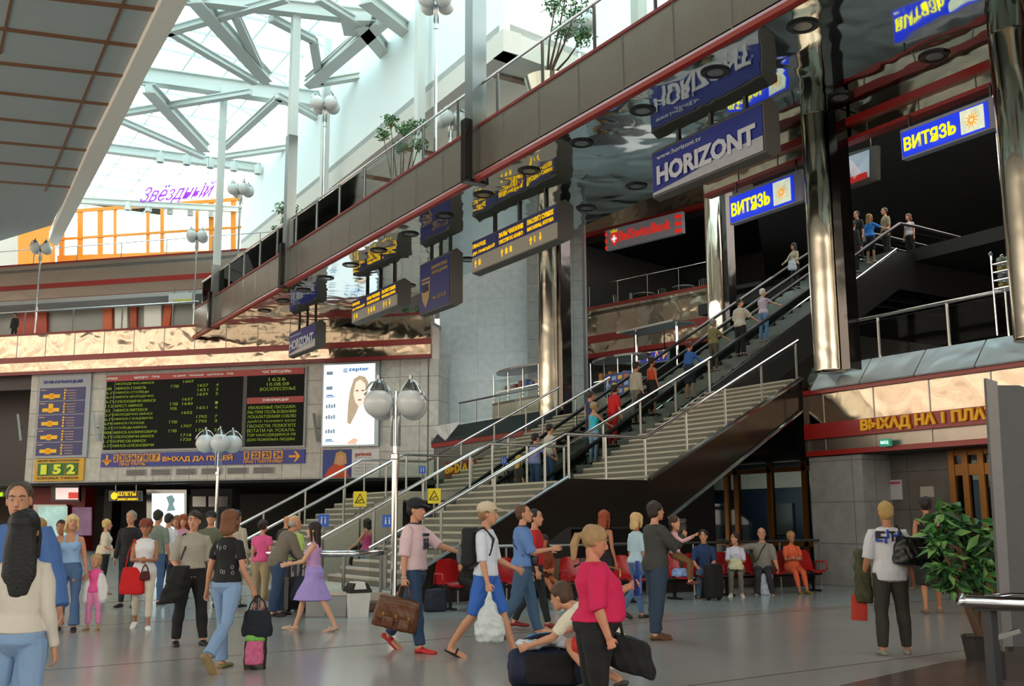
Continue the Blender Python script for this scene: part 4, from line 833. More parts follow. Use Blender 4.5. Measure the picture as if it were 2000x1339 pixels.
# passage under the departures wall
def farq(px, off, th=.1): mb = MB(); return bquad(mb, px, off, th)
o = thing('light_box', 'glowing white advertising panel standing in the dark passage', 'advert', tuple(BP(*SB(329, 1030, 2), 2)))
part(farq([(290, 956), (368, 956), (368, 1045), (290, 1045)], 2, .2), 'frame', SATIN, o); part(farq([(297, 963), (360, 963), (360, 1040), (297, 1040)], 1.78, .02), 'poster_face', mat('#e6fbff', .4, emit=1.1, var=.03), o)
part(farq([(325, 970), (336, 966), (342, 976), (338, 984), (343, 996), (326, 998), (330, 984)], 1.7, .02), 'figure', mat('#7a9aa4', .4, emit=.4), o)
P_ = BP(*SB(329, 1045, 2), 2); part(MB().box(P_.x-.9, P_.x+.9, P_.y-.3, P_.y+.3, 0, P_.z+.05), 'base', STEELD, o)
o = thing('kiosk', 'dark red kiosk wall in the passage under the taxi sign', 'kiosk', tuple(BP(*SB(100, 1000, 3), 3)))
mb = MB(); s0, s1 = SB(62, 1000, 3)[0], SB(165, 1000, 3)[0]; bslab(mb, s0, s1, 0, 3.7, 3, 4); part(mb, 'body', mat('#7c1410', .5), o)
part(farq([(72, 985), (136, 985), (136, 1050), (72, 1050)], 2.9, .3), 'fridge_case', SATIN, o); part(farq([(75, 988), (132, 988), (132, 1046), (75, 1046)], 2.55, .02), 'fridge_display', mat('#9fc4bd', .4, emit=.6, var=.6, vscale=1.2), o)
part(farq([(143, 990), (180, 990), (180, 1045), (143, 1045)], 2.9, .1), 'purple_poster', mat('#7a5878', .4, emit=.3, var=.5, vscale=1.2), o)
o = thing('television', 'wall television glowing red and white above the drinks fridge', 'television', tuple(BP(*SB(131, 965, 1.6), 1.6)))
part(farq([(104, 947), (159, 947), (159, 979), (104, 979)], 1.6, .2), 'housing', BLACK, o); part(farq([(109, 952), (153, 952), (153, 975), (109, 975)], 1.38, .02), 'screen', mat('#e8c8c4', .3, emit=.8, var=.3, vscale=1), o)
part(farq([(134, 961), (153, 961), (153, 973), (134, 973)], 1.34, .02), 'red_caption', mat('#c8281c', .3, emit=.7), o); part(farq([(128, 925), (132, 925), (132, 948), (128, 948)], 1.6, .1), 'mounting_arm', BLACK, o)
o = thing('hanging_sign', 'small yellow and black ticket sign hanging in the passage beside the television', 'sign', tuple(BP(*SB(247, 968, 1), 1)))
part(farq([(215, 958), (279, 958), (279, 978), (215, 978)], 1, .12), 'case', SIG, o); part(farq([(217, 960), (274, 960), (274, 976), (217, 976)], .86, .02), 'face', mat('#1c1a14', .4), o)
s_, z_ = SB(230, 968, .8); mb = MB(); mb.text('БІЛЕТЫ', BP(s_, z_, .8), BD, ZA, 1.15, .22, .02, .02); mb.text('ДАЛЬНЯГА І МЯСЦОВАГА', BP(s_, z_-.26, .8), BD, ZA, 1.3, .13, .02, .02); s2_, z2_ = SB(223, 968, .8); mb.slab([BP(s2_+.22*math.cos(k*.785), z2_+.22*math.sin(k*.785), .8) for k in range(8)], BN*.02); part(mb, 'lettering', mat('#f0c800', .4, emit=.8), o)
part(farq([(226, 940), (228, 940), (228, 959), (226, 959)], 1, .05), 'hanger', STEELD, o); part(farq([(266, 940), (268, 940), (268, 959), (266, 959)], 1, .05), 'hanger', STEELD, o)
o = thing('partition_wall', 'grey wall block with a pair of vents at the back of the passage', 'wall block', tuple(BP(*SB(405, 1000, 6), 6)))
mb = MB(); bslab(mb, SB(371, 1000, 6)[0], SB(452, 1000, 6)[0], 0, 3.6, 6, 7); part(mb, 'block', mat('#4b4a48', .6), o)
for a_, b_ in ((377, 403), (408, 446)): part(farq([(a_, 969), (b_, 969), (b_, 989), (a_, 989)], 5.95, .05), 'vent', SATIN, o)
for x, a_ in [(25, '#a0b010')]:
    o = thing('exit_sign', 'tiny glowing green sign in the dark recess', 'sign', tuple(BP(*SB(3, 966, 5), 5))); part(farq([(-6, 961), (6, 961), (6, 969), (-6, 969)], 5, .1), 'face', mat('#b0e020', .4, emit=1.0), o); part(farq([(-1, 930), (1, 930), (1, 962), (-1, 962)], 5, .05), 'hanger', STEELD, o)
# ================================================================== DOWNLIGHTS IN THE SOFFIT
d0 = None
ORD = 'first second third fourth fifth sixth seventh eighth ninth tenth eleventh twelfth thirteenth fourteenth fifteenth sixteenth seventeenth'.split()
for k in range(17):
    for u in (15.85, 19.45):
        v = 9.0+k*2.66 + (2.2 if u > 17 else 0)
        if v > 51 or (u > 17 and v > 48): continue
        if d0 is None:
            d0 = thing('downlight', '', 'downlight', (u, v, SOF), 'recessed downlights in the mirror soffit of the bridge')
            part(MB().lathe((u, v, SOF), [(.34, 0), (.34, -.025), (.31, -.045), (.24, -.045), (.2, -.01)], 20), 'black_ring', BLACK, d0); part(MB().lathe((u, v, SOF), [(.2, -.01), (.19, -.03)], 16), 'lens', mat('#6f7678', .2), d0); s = d0
        else: s = copy_tree(d0); s.location = (u, v, SOF)
        s['label'] = 'black ringed downlight in the mirrored soffit, %s row, %s from the viewer' % ('outer' if u < 17 else 'inner', ORD[k])
# ================================================================== GLOBE LAMPS
GLOBE = mat('#cfd3d4', .18, var=.02, spec=.6, name='opal_globe')
def lamp(P, lab, hz=4.07, rot=0., gr=.295, base=True, sc=1.0):
    o = thing('street_lamp', lab, 'lamp', tuple(P), 'globe lamps of the hall'); P = Vector(P)
    if base: part(MB().lathe(P, [(.3, 0), (.3, .03), (.12, .1), (.07, .25)], 20), 'base', CHROME, o, smooth=False)
    mb = MB(); mb.tube([P+ZA*.02, P+ZA*(hz-.95)], .055, 12); mb.tube([P+ZA*(hz-.95), P+ZA*(hz+.25)], .04, 12); mb.lathe(P+ZA*(hz-1.0), [(.06, 0), (.08, .02), (.08, .1), (.06, .12)], 12)
    part(mb, 'pole', CHROME, o, smooth=False)
    for k in range(4):
        a = rot+k*math.pi/2; d = Vector((math.cos(a), math.sin(a), 0)); R = .42*sc
        arm = part(MB().tube([P+d*.09+ZA*(hz-.75), P+d*.09+ZA*(hz-.1)] + [P+d*(.09+.33*sc-.33*sc*math.cos(t)*1.0)+ZA*(hz-.05+.47*sc*math.sin(t)) for t in np.linspace(.15, 2.75, 12)], .022, 8), 'arm', CHROME, o, smooth=True)
        c = P+d*R+ZA*hz
        part(MB().lathe(c, [(.03*sc, .52*sc), (.035*sc, .44*sc), (.09*sc, .37*sc), (.15*sc, .26*sc), (.155*sc, .24*sc)], 18), 'cap', SATIN, arm, smooth=False)
        part(MB().ball(c, gr, 24), 'globe', GLOBE, arm, smooth=True)
    return o
P = atZ(768, 1195, 0); lamp((P.x, P.y, 0), 'chrome lamp standing on the floor in front of the stairs, globes before the marble corner', hz=3.68, rot=math.radians(13.6), gr=.26, sc=.98)
P = atZ(428, 866, 4.07); lamp((P.x, P.y, 0), 'chrome lamp whose four globes show against the departure board', rot=math.radians(-12), gr=.3)
for (x, y), lab, r in [((852, 5), 'chrome lamp on the near side of the bridge beside the tallest steel clad mast', 10), ((635, 205), 'chrome lamp on the bridge whose globes hang beside the roof girder', 15), ((470, 372), 'chrome lamp on the bridge in front of the yellow framed screen', 5), ((385, 462), 'chrome lamp at the bridge end under the yellow framed screen', 25), ((1130, 50), 'chrome lamp behind the glass beside the big steel planter', 20), ((880, 235), 'chrome lamp behind the parapet, right after the potted tree on the bridge', 40), ((663, 385), 'chrome lamp behind the parapet in front of the yellow and orange shop panels', 10), ((80, 485), 'chrome lamp on the gallery in front of the yellow pillar', 30)]:
    if x in (80, 385): G = BP(*SB(x, y, .7), .7); dz = 12.1
    else: G = atU(x, y, 15.6 if x in (852, 635, 470) else 19.6); dz = 12.35
    lamp((G.x, G.y, dz), lab, G.z-dz, math.radians(r), .3)
# ================================================================== PLANTS
LEAF = [mat('#27502a', .5, var=.35, vscale=14, name='dark_leaf'), mat('#3f7a38', .5, var=.3, vscale=14, name='mid_leaf'), mat('#79a860', .5, var=.25, vscale=14, name='light_leaf')]
def foliage(blobs, n, ls, rnd):
    mb = MB()
    for c, r in blobs:
        c = Vector(c)
        for i in range(n):
            d = Vector((rnd.gauss(0, 1), rnd.gauss(0, 1), rnd.gauss(0, 1))).normalized()*r*(rnd.random()**.45)
            p = c+Vector((d.x, d.y, d.z*.85)); a = Vector((rnd.uniform(-1, 1), rnd.uniform(-1, 1), rnd.uniform(-.9, .3))).normalized()
            s = a.cross(Vector((rnd.uniform(-1, 1), rnd.uniform(-1, 1), rnd.uniform(-1, 1)))).normalized(); L_ = ls*rnd.uniform(.7, 1.3)
            mb.mi(rnd.choice((0, 0, 1, 1, 2))); nn = a.cross(s)*L_*.12
            mb.add([p, p+a*L_*.45+s*L_*.2+nn, p+a*L_, p+a*L_*.45-s*L_*.2+nn], [(0, 1, 2), (0, 2, 3)])
    return mb
def tree(base, blobs, lab, pot='box', n=160, ls=.16, trunks=None, seed=1, potm=None, pr=.35, ph=.6):
    rnd = random.Random(seed); o = thing('potted_tree', lab, 'plant', tuple(base)); b = Vector(base)
    if pot == 'cone': part(MB().lathe(b, [(pr*.6, 0), (pr*.66, ph*.2), (pr*.7, ph*.6), (pr*1.05, ph*.95), (pr*1.1, ph), (pr*.95, ph), (pr*.9, ph*.9)], 28), 'planter', potm or CHROME, o, smooth=False)
    else: part(MB().lathe(b, [(pr*.8, 0), (pr, ph*.9), (pr*1.05, ph), (pr*.95, ph), (pr*.9, ph*.85)], 20), 'planter', potm or mat('#d9dad6', .4), o)
    mb = MB()
    for c, r in blobs:
        c = Vector(c); m1 = b+ZA*ph+(c-b-ZA*ph)*.5+Vector((rnd.uniform(-.1, .1), rnd.uniform(-.1, .1), 0)); mb.tube([b+ZA*(ph-.05), m1, c], [.045, .03, .012], 7)
        for j in range(6):
            d = Vector((rnd.uniform(-1, 1), rnd.uniform(-1, 1), rnd.uniform(-.3, 1))).normalized()*r*.8; mb.tube([c-(c-m1)*.2, c+d], [.012, .004], 4)
    part(mb, 'trunk', mat('#5a4330', .7, var=.2), o)
    part(foliage(blobs, n, ls, rnd), 'foliage', LEAF, o)
    return o
def B(x, y, u, r): return (tuple(atU(x, y, u)), r)
P = atU(1068, 150, 16.4); tree((P.x, P.y, 12.35), [B(1085, 8, 16.4, .42), B(1125, 20, 16.4, .45), B(1140, 70, 16.4, .35), B(1100, 60, 16.4, .3), B(1110, -30, 16.4, .5)], 'leafy tree in a wide steel planter behind the bridge glass, nearest of the potted trees', 'cone', 170, .14, seed=3, pr=.62, ph=2.2)
P = atU(785, 300, 16.4); tree((P.x, P.y, 12.35), [B(762, 235, 16.4, .36), B(748, 262, 16.4, .28), B(790, 250, 16.4, .36), B(815, 245, 16.4, .38), B(820, 280, 16.4, .34), B(783, 285, 16.4, .3)], 'leafy tree in a pot on the bridge between the two clusters of globes', n=150, ls=.15, seed=4)
P = atU(567, 440, 16.2); tree((P.x, P.y, 12.35), [B(549, 405, 16.2, .4), B(580, 418, 16.2, .42), B(560, 432, 16.2, .35), B(540, 448, 16.2, .25)], 'small leafy tree on the bridge behind the middle mast', n=120, ls=.17, seed=5)
P = BP(SB(415, 600, -.0)[0], 12.1, 1.2); tree((P.x, P.y, 12.12), [((P.x-.3, P.y, 14.0), .45), ((P.x+.5, P.y-.5, 13.9), .5), ((P.x+.1, P.y, 14.5), .4)], 'small leafy plant in a steel pot at the gallery corner by the bridge end', 'cone', 110, .18, seed=6, pr=.5, ph=1.2)
P = BP(SB(790, 610)[0], 12.1, 1.0); tree((P.x, P.y, 12.12), [((P.x-.3, P.y, 12.9), .3), ((P.x+.4, P.y-.4, 12.85), .35)], 'low green plant on the gallery above the marble corner', 'box', 80, .16, seed=8, pr=.3, ph=.45)
# floor plant, right foreground: long drooping leaves
def F(x, y, r, d=0): return (tuple(atFace(x, y, tuple(Vector((10.83, 7.78, 0))+HEAD*d))), r)
tree((10.9, 7.75, 0), [F(1855, 1000, .16), F(1835, 1030, .17), F(1880, 1030, .2, .1), F(1915, 1045, .22), F(1950, 1060, .22, .1), F(1930, 1090, .25), F(1885, 1085, .24), F(1965, 1085, .18), F(1845, 1110, .15), F(1860, 1140, .14), F(1900, 1125, .18), F(1835, 1060, .14)], 'tall leafy indoor tree beside the chrome counter rail at the edge of view', n=48, ls=.2, seed=9, potm=mat('#2b2624', .5), pr=.2, ph=.28)
# ================================================================== FOREGROUND COUNTER AND PANEL
o = thing('notice_stand', 'tall grey display panel seen edge on at the edge of view', 'panel', (9.62, 6.73, 0))
A_ = atZ(1945, 1330, 0)
def fq(x, y, P0=None): return atFace(x, y, tuple(A_))
pts = [atFace(1926, 738, tuple(A_)), atFace(1948, 745, tuple(A_)), atFace(1980, 1272, tuple(A_)), atFace(1960, 1272, tuple(A_))]
part(MB().slab(pts, HEAD*.06), 'edge_frame', mat('#6c6b6c', .4, .3), o)
part(MB().slab([atFace(1948, 752, tuple(A_)), atFace(1990, 752, tuple(A_)), atFace(2060, 775, tuple(A_)), atFace(2100, 1270, tuple(A_)), atFace(1980, 1262, tuple(A_))], HEAD*.08), 'side_panel', mat('#4b4c4e', .6, var=.1, bump=.1), o)
part(MB().slab([atFace(1962, 1262, tuple(A_)), atFace(2010, 1262, tuple(A_)), atFace(2010, 1332, tuple(A_)), atFace(1966, 1332, tuple(A_))], HEAD*.1), 'foot', DARKB, o)
Q = Vector((8.35, 5.95, 0))
q1 = lambda x, y, d=0.: atFace(x, y, tuple(Q+HEAD*d))
o = thing('counter_rail', 'polished chrome counter rail with rounded end on dark posts', 'rail', tuple(Q))
a, b = q1(1884, 1174), q1(2150, 1182)
part(MB().tube([q1(1874, 1168), q1(1884, 1174), b], .055, 14).tube([q1(1884, 1174), q1(1975, 1162, .5), q1(2150, 1166, .9)], .03, 8), 'handrail', CHROME, o, smooth=True)
part(MB().slab([q1(1900, 1184), q1(2150, 1192), q1(2150, 1192, .5), q1(1960, 1180, .5)], (0, 0, -.03)), 'shelf', BLACK, o)
for x in (1932, 2040):
    p = q1(x, 1190, .12); part(MB().beam(Vector((p.x, p.y, 0)), p, .09, .09), 'post', mat('#3a3c40', .4, .4), o)
    part(MB().beam(p-ZA*.25, p-ZA*.18+RIGHT*.25, .04, .04), 'bracket', SATIN, o)
# ================================================================== BIN, BENCHES
P = atZ(697, 1204, 0); o = thing('waste_bin', 'white plastic bin with a black swing lid frame at the foot of the stairs', 'bin', tuple(P))
mb = MB(); w = .19
mb.add([(P.x+a*s, P.y+b*s, z) for s, z in ((.155, 0), (.185, .4)) for a, b in ((-1, -.75), (1, -.75), (1, .75), (-1, .75))], [(0, 3, 2, 1), (4, 5, 6, 7), (0, 1, 5, 4), (1, 2, 6, 5), (2, 3, 7, 6), (3, 0, 4, 7)]); bo = part(mb, 'body', mat('#d3d4d2', .35), o)
mb = MB(); mb.box(P.x-.2, P.x+.2, P.y-.155, P.y+.155, .4, .45); mb.slab([(P.x-.19, P.y-.15, .45), (P.x+.19, P.y-.15, .45), (P.x+.12, P.y-.15, .56), (P.x-.12, P.y-.15, .56)], (0, .3, 0)); part(mb, 'lid', BLACK, o)
mb = MB(); mb.slab([(P.x-.12, P.y-.16, .46), (P.x+.1, P.y-.16, .46), (P.x+.06, P.y-.16, .58), (P.x-.09, P.y-.16, .58)], (0, .3, 0)); part(mb, 'flap', mat('#dcdcda', .3), o)
SEATR = mat('#a3161c', .28, var=.05, name='red_moulded_seat')
def seat_bench(u0, n, v, lab, arms=True):
    o = thing('seat_bench', lab, 'bench', (u0, v, 0), 'red bench seating before the stairs')
    for i in range(n):
        c = u0+.3+i*.62; mb = MB(); prof = []
        pr_ = [(-.26, .41), (-.22, .445), (-.1, .43), (.08, .42), (.16, .45), (.2, .55), (.24, .72), (.27, .86), (.28, .9)]
        wd = [.21, .25, .26, .26, .26, .26, .25, .2, .1]
        vs = []; m_n = 7
        for (y, z), w in zip(pr_, wd):
            for j in range(m_n):
                t = -1+2*j/(m_n-1); vs.append((c+t*w, v+y-(.03*t*t if z > .5 else 0), z+(.03*t*t if z < .5 else 0)))
        for dy in (0,):
            nn = len(vs); back = [(x, y+.012, z-.012) for x, y, z in vs]
            f1 = [(i_*m_n+j, i_*m_n+j+1, (i_+1)*m_n+j+1, (i_+1)*m_n+j) for i_ in range(len(pr_)-1) for j in range(m_n-1)]
            mb.add(vs+back, f1+[tuple(k+nn for k in reversed(q_)) for q_ in f1])
        part(mb, 'seat_shell', SEATR, o, smooth=True)
    for c in ([u0, u0+.62*n] if arms else []):
        part(MB().tube([(c, v+.15, .45), (c, v+.12, .64), (c, v-.18, .64), (c, v-.2, .45)], .02, 8), 'armrest', SEATR, o, smooth=True)
    part(MB().box(u0, u0+.62*n, v-.04, v+.04, .34, .39), 'beam', BLACK, o)
    for c in (u0+.25, u0+.62*n-.25):
        part(MB().beam((c, v, 0.03), (c, v, .35), .05, .05).beam((c, v-.22, .02), (c, v+.22, .02), .05, .035), 'leg', BLACK, o)
    return o
BV = 17.35
seat_bench(9.0, 3, BV, 'row of red moulded seats, one empty, beside the man in the pink shirt')
seat_bench(11.4, 3, BV-.5, 'row of red moulded seats with the girl crossing her legs')
seat_bench(14.0, 2, BV-.3, 'empty red moulded seats behind the man carrying a child')
seat_bench(15.6, 5, BV-.1, 'row of seats holding the four people beside the stone pier')
for i, (u_, lab) in enumerate([(13.0, 'tan ledge panel under the guard rail, left of the seated four'), (15.9, 'tan ledge panel under the guard rail behind the seated four'), (18.9, 'tan ledge panel beside the stone pier')]):
    o = thing('ledge_panel', lab, 'panel', (u_, 18.6, 0)); part(MB().box(u_-.9, u_+.9, 18.6, 18.75, .25, .8), 'panel', mat('#5c503c', .5, var=.15), o); part(MB().box(u_-.8, u_+.8, 18.62, 18.72, 0, .25), 'plinth', DARKB, o)
# posters on the entrance wall
o = thing('poster', 'white notice sheet pinned on the dark wall beside the pier', 'poster', (21.33, 16.6, 1.9)); a, b = atU(1723, 938, 21.34), atU(1764, 975, 21.34); part(MB().box(21.31, 21.35, b.y, a.y, b.z, a.z), 'sheet', mat('#a5a7ad', .5, var=.1, vscale=5), o); part(MB().box(21.30, 21.31, b.y+.03, a.y-.03, a.z-.1, a.z-.04), 'red_heading', mat('#a04048', .5), o)
o = thing('poster', 'small pale notice partly behind the dark haired woman in black', 'poster', (21.33, 15.7, 1.9)); a, b = atU(1798, 950, 21.34), atU(1826, 970, 21.34); part(MB().box(21.31, 21.35, b.y, a.y, b.z, a.z), 'sheet', mat('#9a968c', .5, var=.1, vscale=5), o)
# ================================================================== CAFE FURNITURE
WIRE = mat('#a9adb0', .3, .8, var=.03)
def cafe_table(s, z, off, lab):
    P = q(s, z, off); o = thing('cafe_table', lab, 'table', tuple(P), 'round cafe tables on the balcony')
    part(MB().lathe(P+ZA*.74, [(.1, 0), (.6, 0), (.62, .03), (.6, .05), (.1, .05)], 24), 'table_top', mat('#c9c9c4', .3), o); part(MB().tube([P, P+ZA*.74], .04, 8), 'pedestal', CHROME, o)
    for k in range(3):
        a = k*2.09; part(MB().tube([P+ZA*.12, P+Vector((math.cos(a)*.4, math.sin(a)*.4, .02))], .025, 6), 'foot', CHROME, o)
def cafe_chair(s, z, off, lab, rot=0):
    P = q(s, z, off); o = thing('cafe_chair', lab, 'chair', tuple(P), 'wire chairs on the cafe balcony')
    dx, dy = Vector((math.cos(rot), math.sin(rot), 0)), Vector((-math.sin(rot), math.cos(rot), 0))
    part(MB().slab([P+dx*a+dy*b+ZA*.45 for a, b in ((-.22, -.22), (.22, -.22), (.22, .22), (-.22, .22))], (0, 0, .03)), 'seat', WIRE, o)
    part(MB().tube([P-dx*.2+dy*.22+ZA*.45, P-dx*.22+dy*.25+ZA*.95, P+dy*.27+ZA*1.02, P+dx*.22+dy*.25+ZA*.95, P+dx*.2+dy*.22+ZA*.45], .02, 6).tube([P+dy*.22+ZA*.45, P+dy*.26+ZA*1.0], .012, 5).tube([P-dx*.1+dy*.22+ZA*.45, P-dx*.1+dy*.26+ZA*.99], .01, 5).tube([P+dx*.1+dy*.22+ZA*.45, P+dx*.1+dy*.26+ZA*.99], .01, 5), 'backrest', WIRE, o)
    for a in (-.2, .2):
        for b in (-.2, .2): part(MB().tube([P+dx*a+dy*b+ZA*.45, P+dx*a*1.15+dy*b*1.15], .015, 5), 'leg', WIRE, o)
cafe_table(3.3, 13.1, 1.2, 'round cafe table in the middle of the balcony'); cafe_table(5.9, 13.1, 1.3, 'round cafe table nearest the slim column'); 
cafe_chair(1.7, 13.1, 1.0, 'wire chair standing alone nearest the bank sign end of the balcony', .3); cafe_chair(2.5, 13.1, 1.4, 'wire chair left of the middle cafe table', 1.2); cafe_chair(4.3, 13.1, 1.3, 'wire chair between the two cafe tables', -1.2); cafe_chair(7.3, 13.1, 1.0, 'wire chair by the slim column', -1)
# kiosks with glass counters on the first floor
def kiosk(u, v, r, lab, board=False, w=1.5):
    o = thing('kiosk', lab, 'kiosk', (u, v, 5.12)); c = Vector((u, v, 5.12))
    part(MB().box(u-.5, u+.5, v-w, v+w, 5.12, 6.1), 'counter', mat('#a8a39a', .3, .4, var=.2), o)
    part(MB().box(u-.5, u+.5, v-w, v+w, 6.1, 6.2), 'counter_top', mat('#4a4240', .3), o)
    part(MB().box(u-.45, u+.4, v-w+.05, v+w-.05, 6.2, 7.1), 'glass_case', GLASS, o)
    for vv in np.linspace(v-w+.05, v+w-.05, 4): part(MB().tube([(u-.45, vv, 6.2), (u-.45, vv, 7.35)], .025, 6), 'post', CHROME, o)
    part(MB().box(u-.4, u+.35, v-w+.1, v+w-.1, 6.62, 6.65), 'shelf', CHROME, o)
    part(MB().slab([(u+.7*math.cos(t)-.0, v+(w+.2)*math.sin(t), 7.35) for t in np.linspace(0, 2*math.pi, 20, endpoint=False)], (0, 0, .08)), 'canopy', mat('#5d5f61', .25, .8), o)
    rnd = random.Random(int(v*10)); cols = ['#d08a20', '#b0b4b8', '#7a1c18', '#dcdcd0', '#4060a0']
    for k in range(7):
        vv = v-w+.35+k*(2*w-.6)/7; part(MB().box(u-.3, u-.05, vv, vv+.2, 6.65, 6.65+rnd.uniform(.12, .3)), 'packet', mat(rnd.choice(cols), .4), o)
kiosk(21.6, 34.4, 1, 'round topped glass counter kiosk beyond the stairs by the marble wall', w=1.7)
kiosk(23.2, 30.4, 1, 'glass counter kiosk under the bar sign beside the tan column', w=1.3)
o = thing('menu_board', 'colourful menu board on the kiosk beside the tan column', 'sign', (22.4, 29.9, 6)); part(MB().box(22.3, 22.36, 28.7, 30.2, 5.9, 6.7), 'panel', mat('#32407a', .4, emit=.15), o)
for i in range(4):
    for j in range(3): part(MB().box(22.27, 22.3, 28.8+i*.35, 29.03+i*.35, 5.98+j*.24, 6.12+j*.24), 'picture', mat(['#c8a848', '#8aa0c8', '#b05038'][(i+j) % 3], .4, emit=.1), o)
part(MB().beam((22.33, 29.4, 5.12), (22.33, 29.4, 5.95), .06, .06), 'stand', SATIN, o)
for u_, v_, lab in [(23.0, 28.2, 'slim standing bar counter under the wavy canopy by the escalators')]:
    o = thing('bar_counter', lab, 'counter', (u_, v_, 5.12)); part(MB().box(u_-.3, u_+.3, v_-1.4, v_+1.2, 6.1, 6.17), 'counter_top', mat('#a9a49a', .3), o)
    for vv in (v_-1.2, v_+1.0): part(MB().tube([(u_, vv, 5.12), (u_, vv, 8.1)], .05, 8), 'post', CHROME, o)
    part(MB().slab([(u_-.5, v_-1.6, 8.1), (u_+.5, v_-1.6, 8.1), (u_+.5, v_+1.5, 8.15), (u_-.5, v_+1.5, 8.15)], (0, 0, .07)), 'canopy', mat('#9a9c9e', .25, .8), o)
    part(MB().box(u_-.2, u_+.2, v_-1.3, v_-.2, 5.2, 6.0), 'panel', mat('#8f8a80', .4), o)
# snack rack with bottles on the near gallery
R_ = Vector((20.55, 13.05, 5.42)); o = thing('snack_rack', 'chrome wire rack full of wrapped snacks on the near gallery', 'rack', tuple(R_))
for a in (-.45, .45):
    for b in (-.2, .2): part(MB().tube([R_+Vector((b, a, 0)), R_+Vector((b, a, 1.75))], .02, 6).ball(R_+Vector((b, a, 1.78)), .05, 8), 'post', CHROME, o)
for k, (c_, zz) in enumerate([('#8a8a50', 1.02), ('#707a84', 1.2), ('#9c9a58', 1.38), ('#7e9a86', 1.56)]):
    part(MB().box(R_.x-.2, R_.x+.2, R_.y-.43, R_.y+.43, R_.z+zz-.02, R_.z+zz), 'shelf', CHROME, o)
    for j in range(4): part(MB().ball(R_+Vector((-.05, -.32+j*.21, zz+.07)), .09, 10, (1.5, 1.1, .8)), 'snack_packet', mat(c_, .4, var=.5, vscale=12), o)
o = thing('counter', 'dark counter top with drinks at the edge of view on the near gallery', 'counter', (20.9, 11.8, 5.42)); part(MB().box(20.5, 21.1, 10.2, 12.4, 6.85, 6.92), 'counter_top', BLACK, o); part(MB().box(20.6, 21.0, 10.3, 12.3, 5.42, 6.85), 'base', mat('#c9ccca', .3), o)
for k, c_ in enumerate(['#e07a1c', '#e8901c', '#2f8a4a', '#e07a1c', '#3060a0']):
    o = thing('bottle', ['first orange drink bottle on the dark counter, next to the rack', 'second orange drink bottle on the dark counter', 'green drink bottle on the dark counter', 'last orange drink bottle on the dark counter', 'blue drink bottle on the dark counter'][k], 'bottle', (20.7, 12.3-k*.13, 6.92), 'drink bottles on the gallery counter')
    part(MB().lathe((20.7, 12.3-k*.13, 6.92), [(.045, 0), (.05, .02), (.05, .16), (.018, .22), (.018, .25)], 12), 'body', mat(c_, .2), o); part(MB().lathe((20.7, 12.3-k*.13, 7.17), [(.022, 0), (.022, .03)], 10), 'cap', WHITE, o)
# notices along the escalator entry
for (x, y, m_, u_, lab, v_) in [(703, 974, 'y', 9.9, 'yellow triangular warning sign on the far staircase entry', 26), (848, 968, 'y', 10.6, 'yellow triangular warning sign on the escalator entry', 22.3), (632, 1016, 'b', 8.6, 'blue family sign on the far escalator entry', 24.9), (757, 1017, 'b', 9.2, 'blue family sign on the near escalator entry', 22.0), (825, 917, 'b', 13.2, 'small blue sign on the landing rail of the far staircase', 27.1), (984, 899, 'b', 15.3, 'small blue family sign on the landing beside the escalators', 25.9), (1031, 899, 'b', 15.9, 'small blue sign beside the yellow haired rider', 24.6)]:
    P = atV(x, y, v_); s = (25 if m_ == 'y' else 20)*(P-Vector(CAM)).length/2060/2
    if y < 930: s *= .62
    o = thing('notice_sign', lab, 'sign', tuple(P)); k = RIGHT*s
    part(MB().slab([P-k-ZA*s*1.15, P+k-ZA*s*1.15, P+k+ZA*s*1.15, P-k+ZA*s*1.15], HEAD*.02), 'plate', mat('#d8c420' if m_ == 'y' else '#1f55b8', .4, emit=.1), o)
    f = -HEAD*.012
    if m_ == 'y': part(MB().tube([P+f+p for p in (-k*.7-ZA*s*.6, k*.7-ZA*s*.6, ZA*s*.8, -k*.7-ZA*s*.6)], s*.09, 4).tube([P+f-k*.3-ZA*s*.4, P+f+k*.3+ZA*s*.0], s*.08, 4), 'pictogram', BLACK, o)
    else: part(MB().tube([P+f-k*.35-ZA*s*.6, P+f-k*.35+ZA*s*.3], s*.16, 5).ball(P+f-k*.35+ZA*s*.55, s*.17, 8).tube([P+f+k*.35-ZA*s*.6, P+f+k*.35+ZA*s*.3], s*.16, 5).ball(P+f+k*.35+ZA*s*.55, s*.17, 8), 'pictogram', WHITE, o)
    part(MB().beam(P+HEAD*.03, P+HEAD*.03-ZA*(P.z if y > 930 else max(.3, P.z-2.43)), .04, .03), 'stand', SATIN, o)
P = atU(905, 916, 20.25); o = thing('lettering_sign', 'short yellow exit lettering far beyond the stairs', 'lettering', tuple(P)); part(MB().text('ВЫХАД', (20.1, P.y+1.2, P.z-.2), NA, ZA, 2.4, .42, .04, .04), 'letters', mat('#d9a018', .5, emit=.2), o); part(MB().box(20.14, 20.3, P.y-1.4, P.y+1.4, P.z-.3, P.z+.35), 'backing', mat('#7a2a24', .5), o)
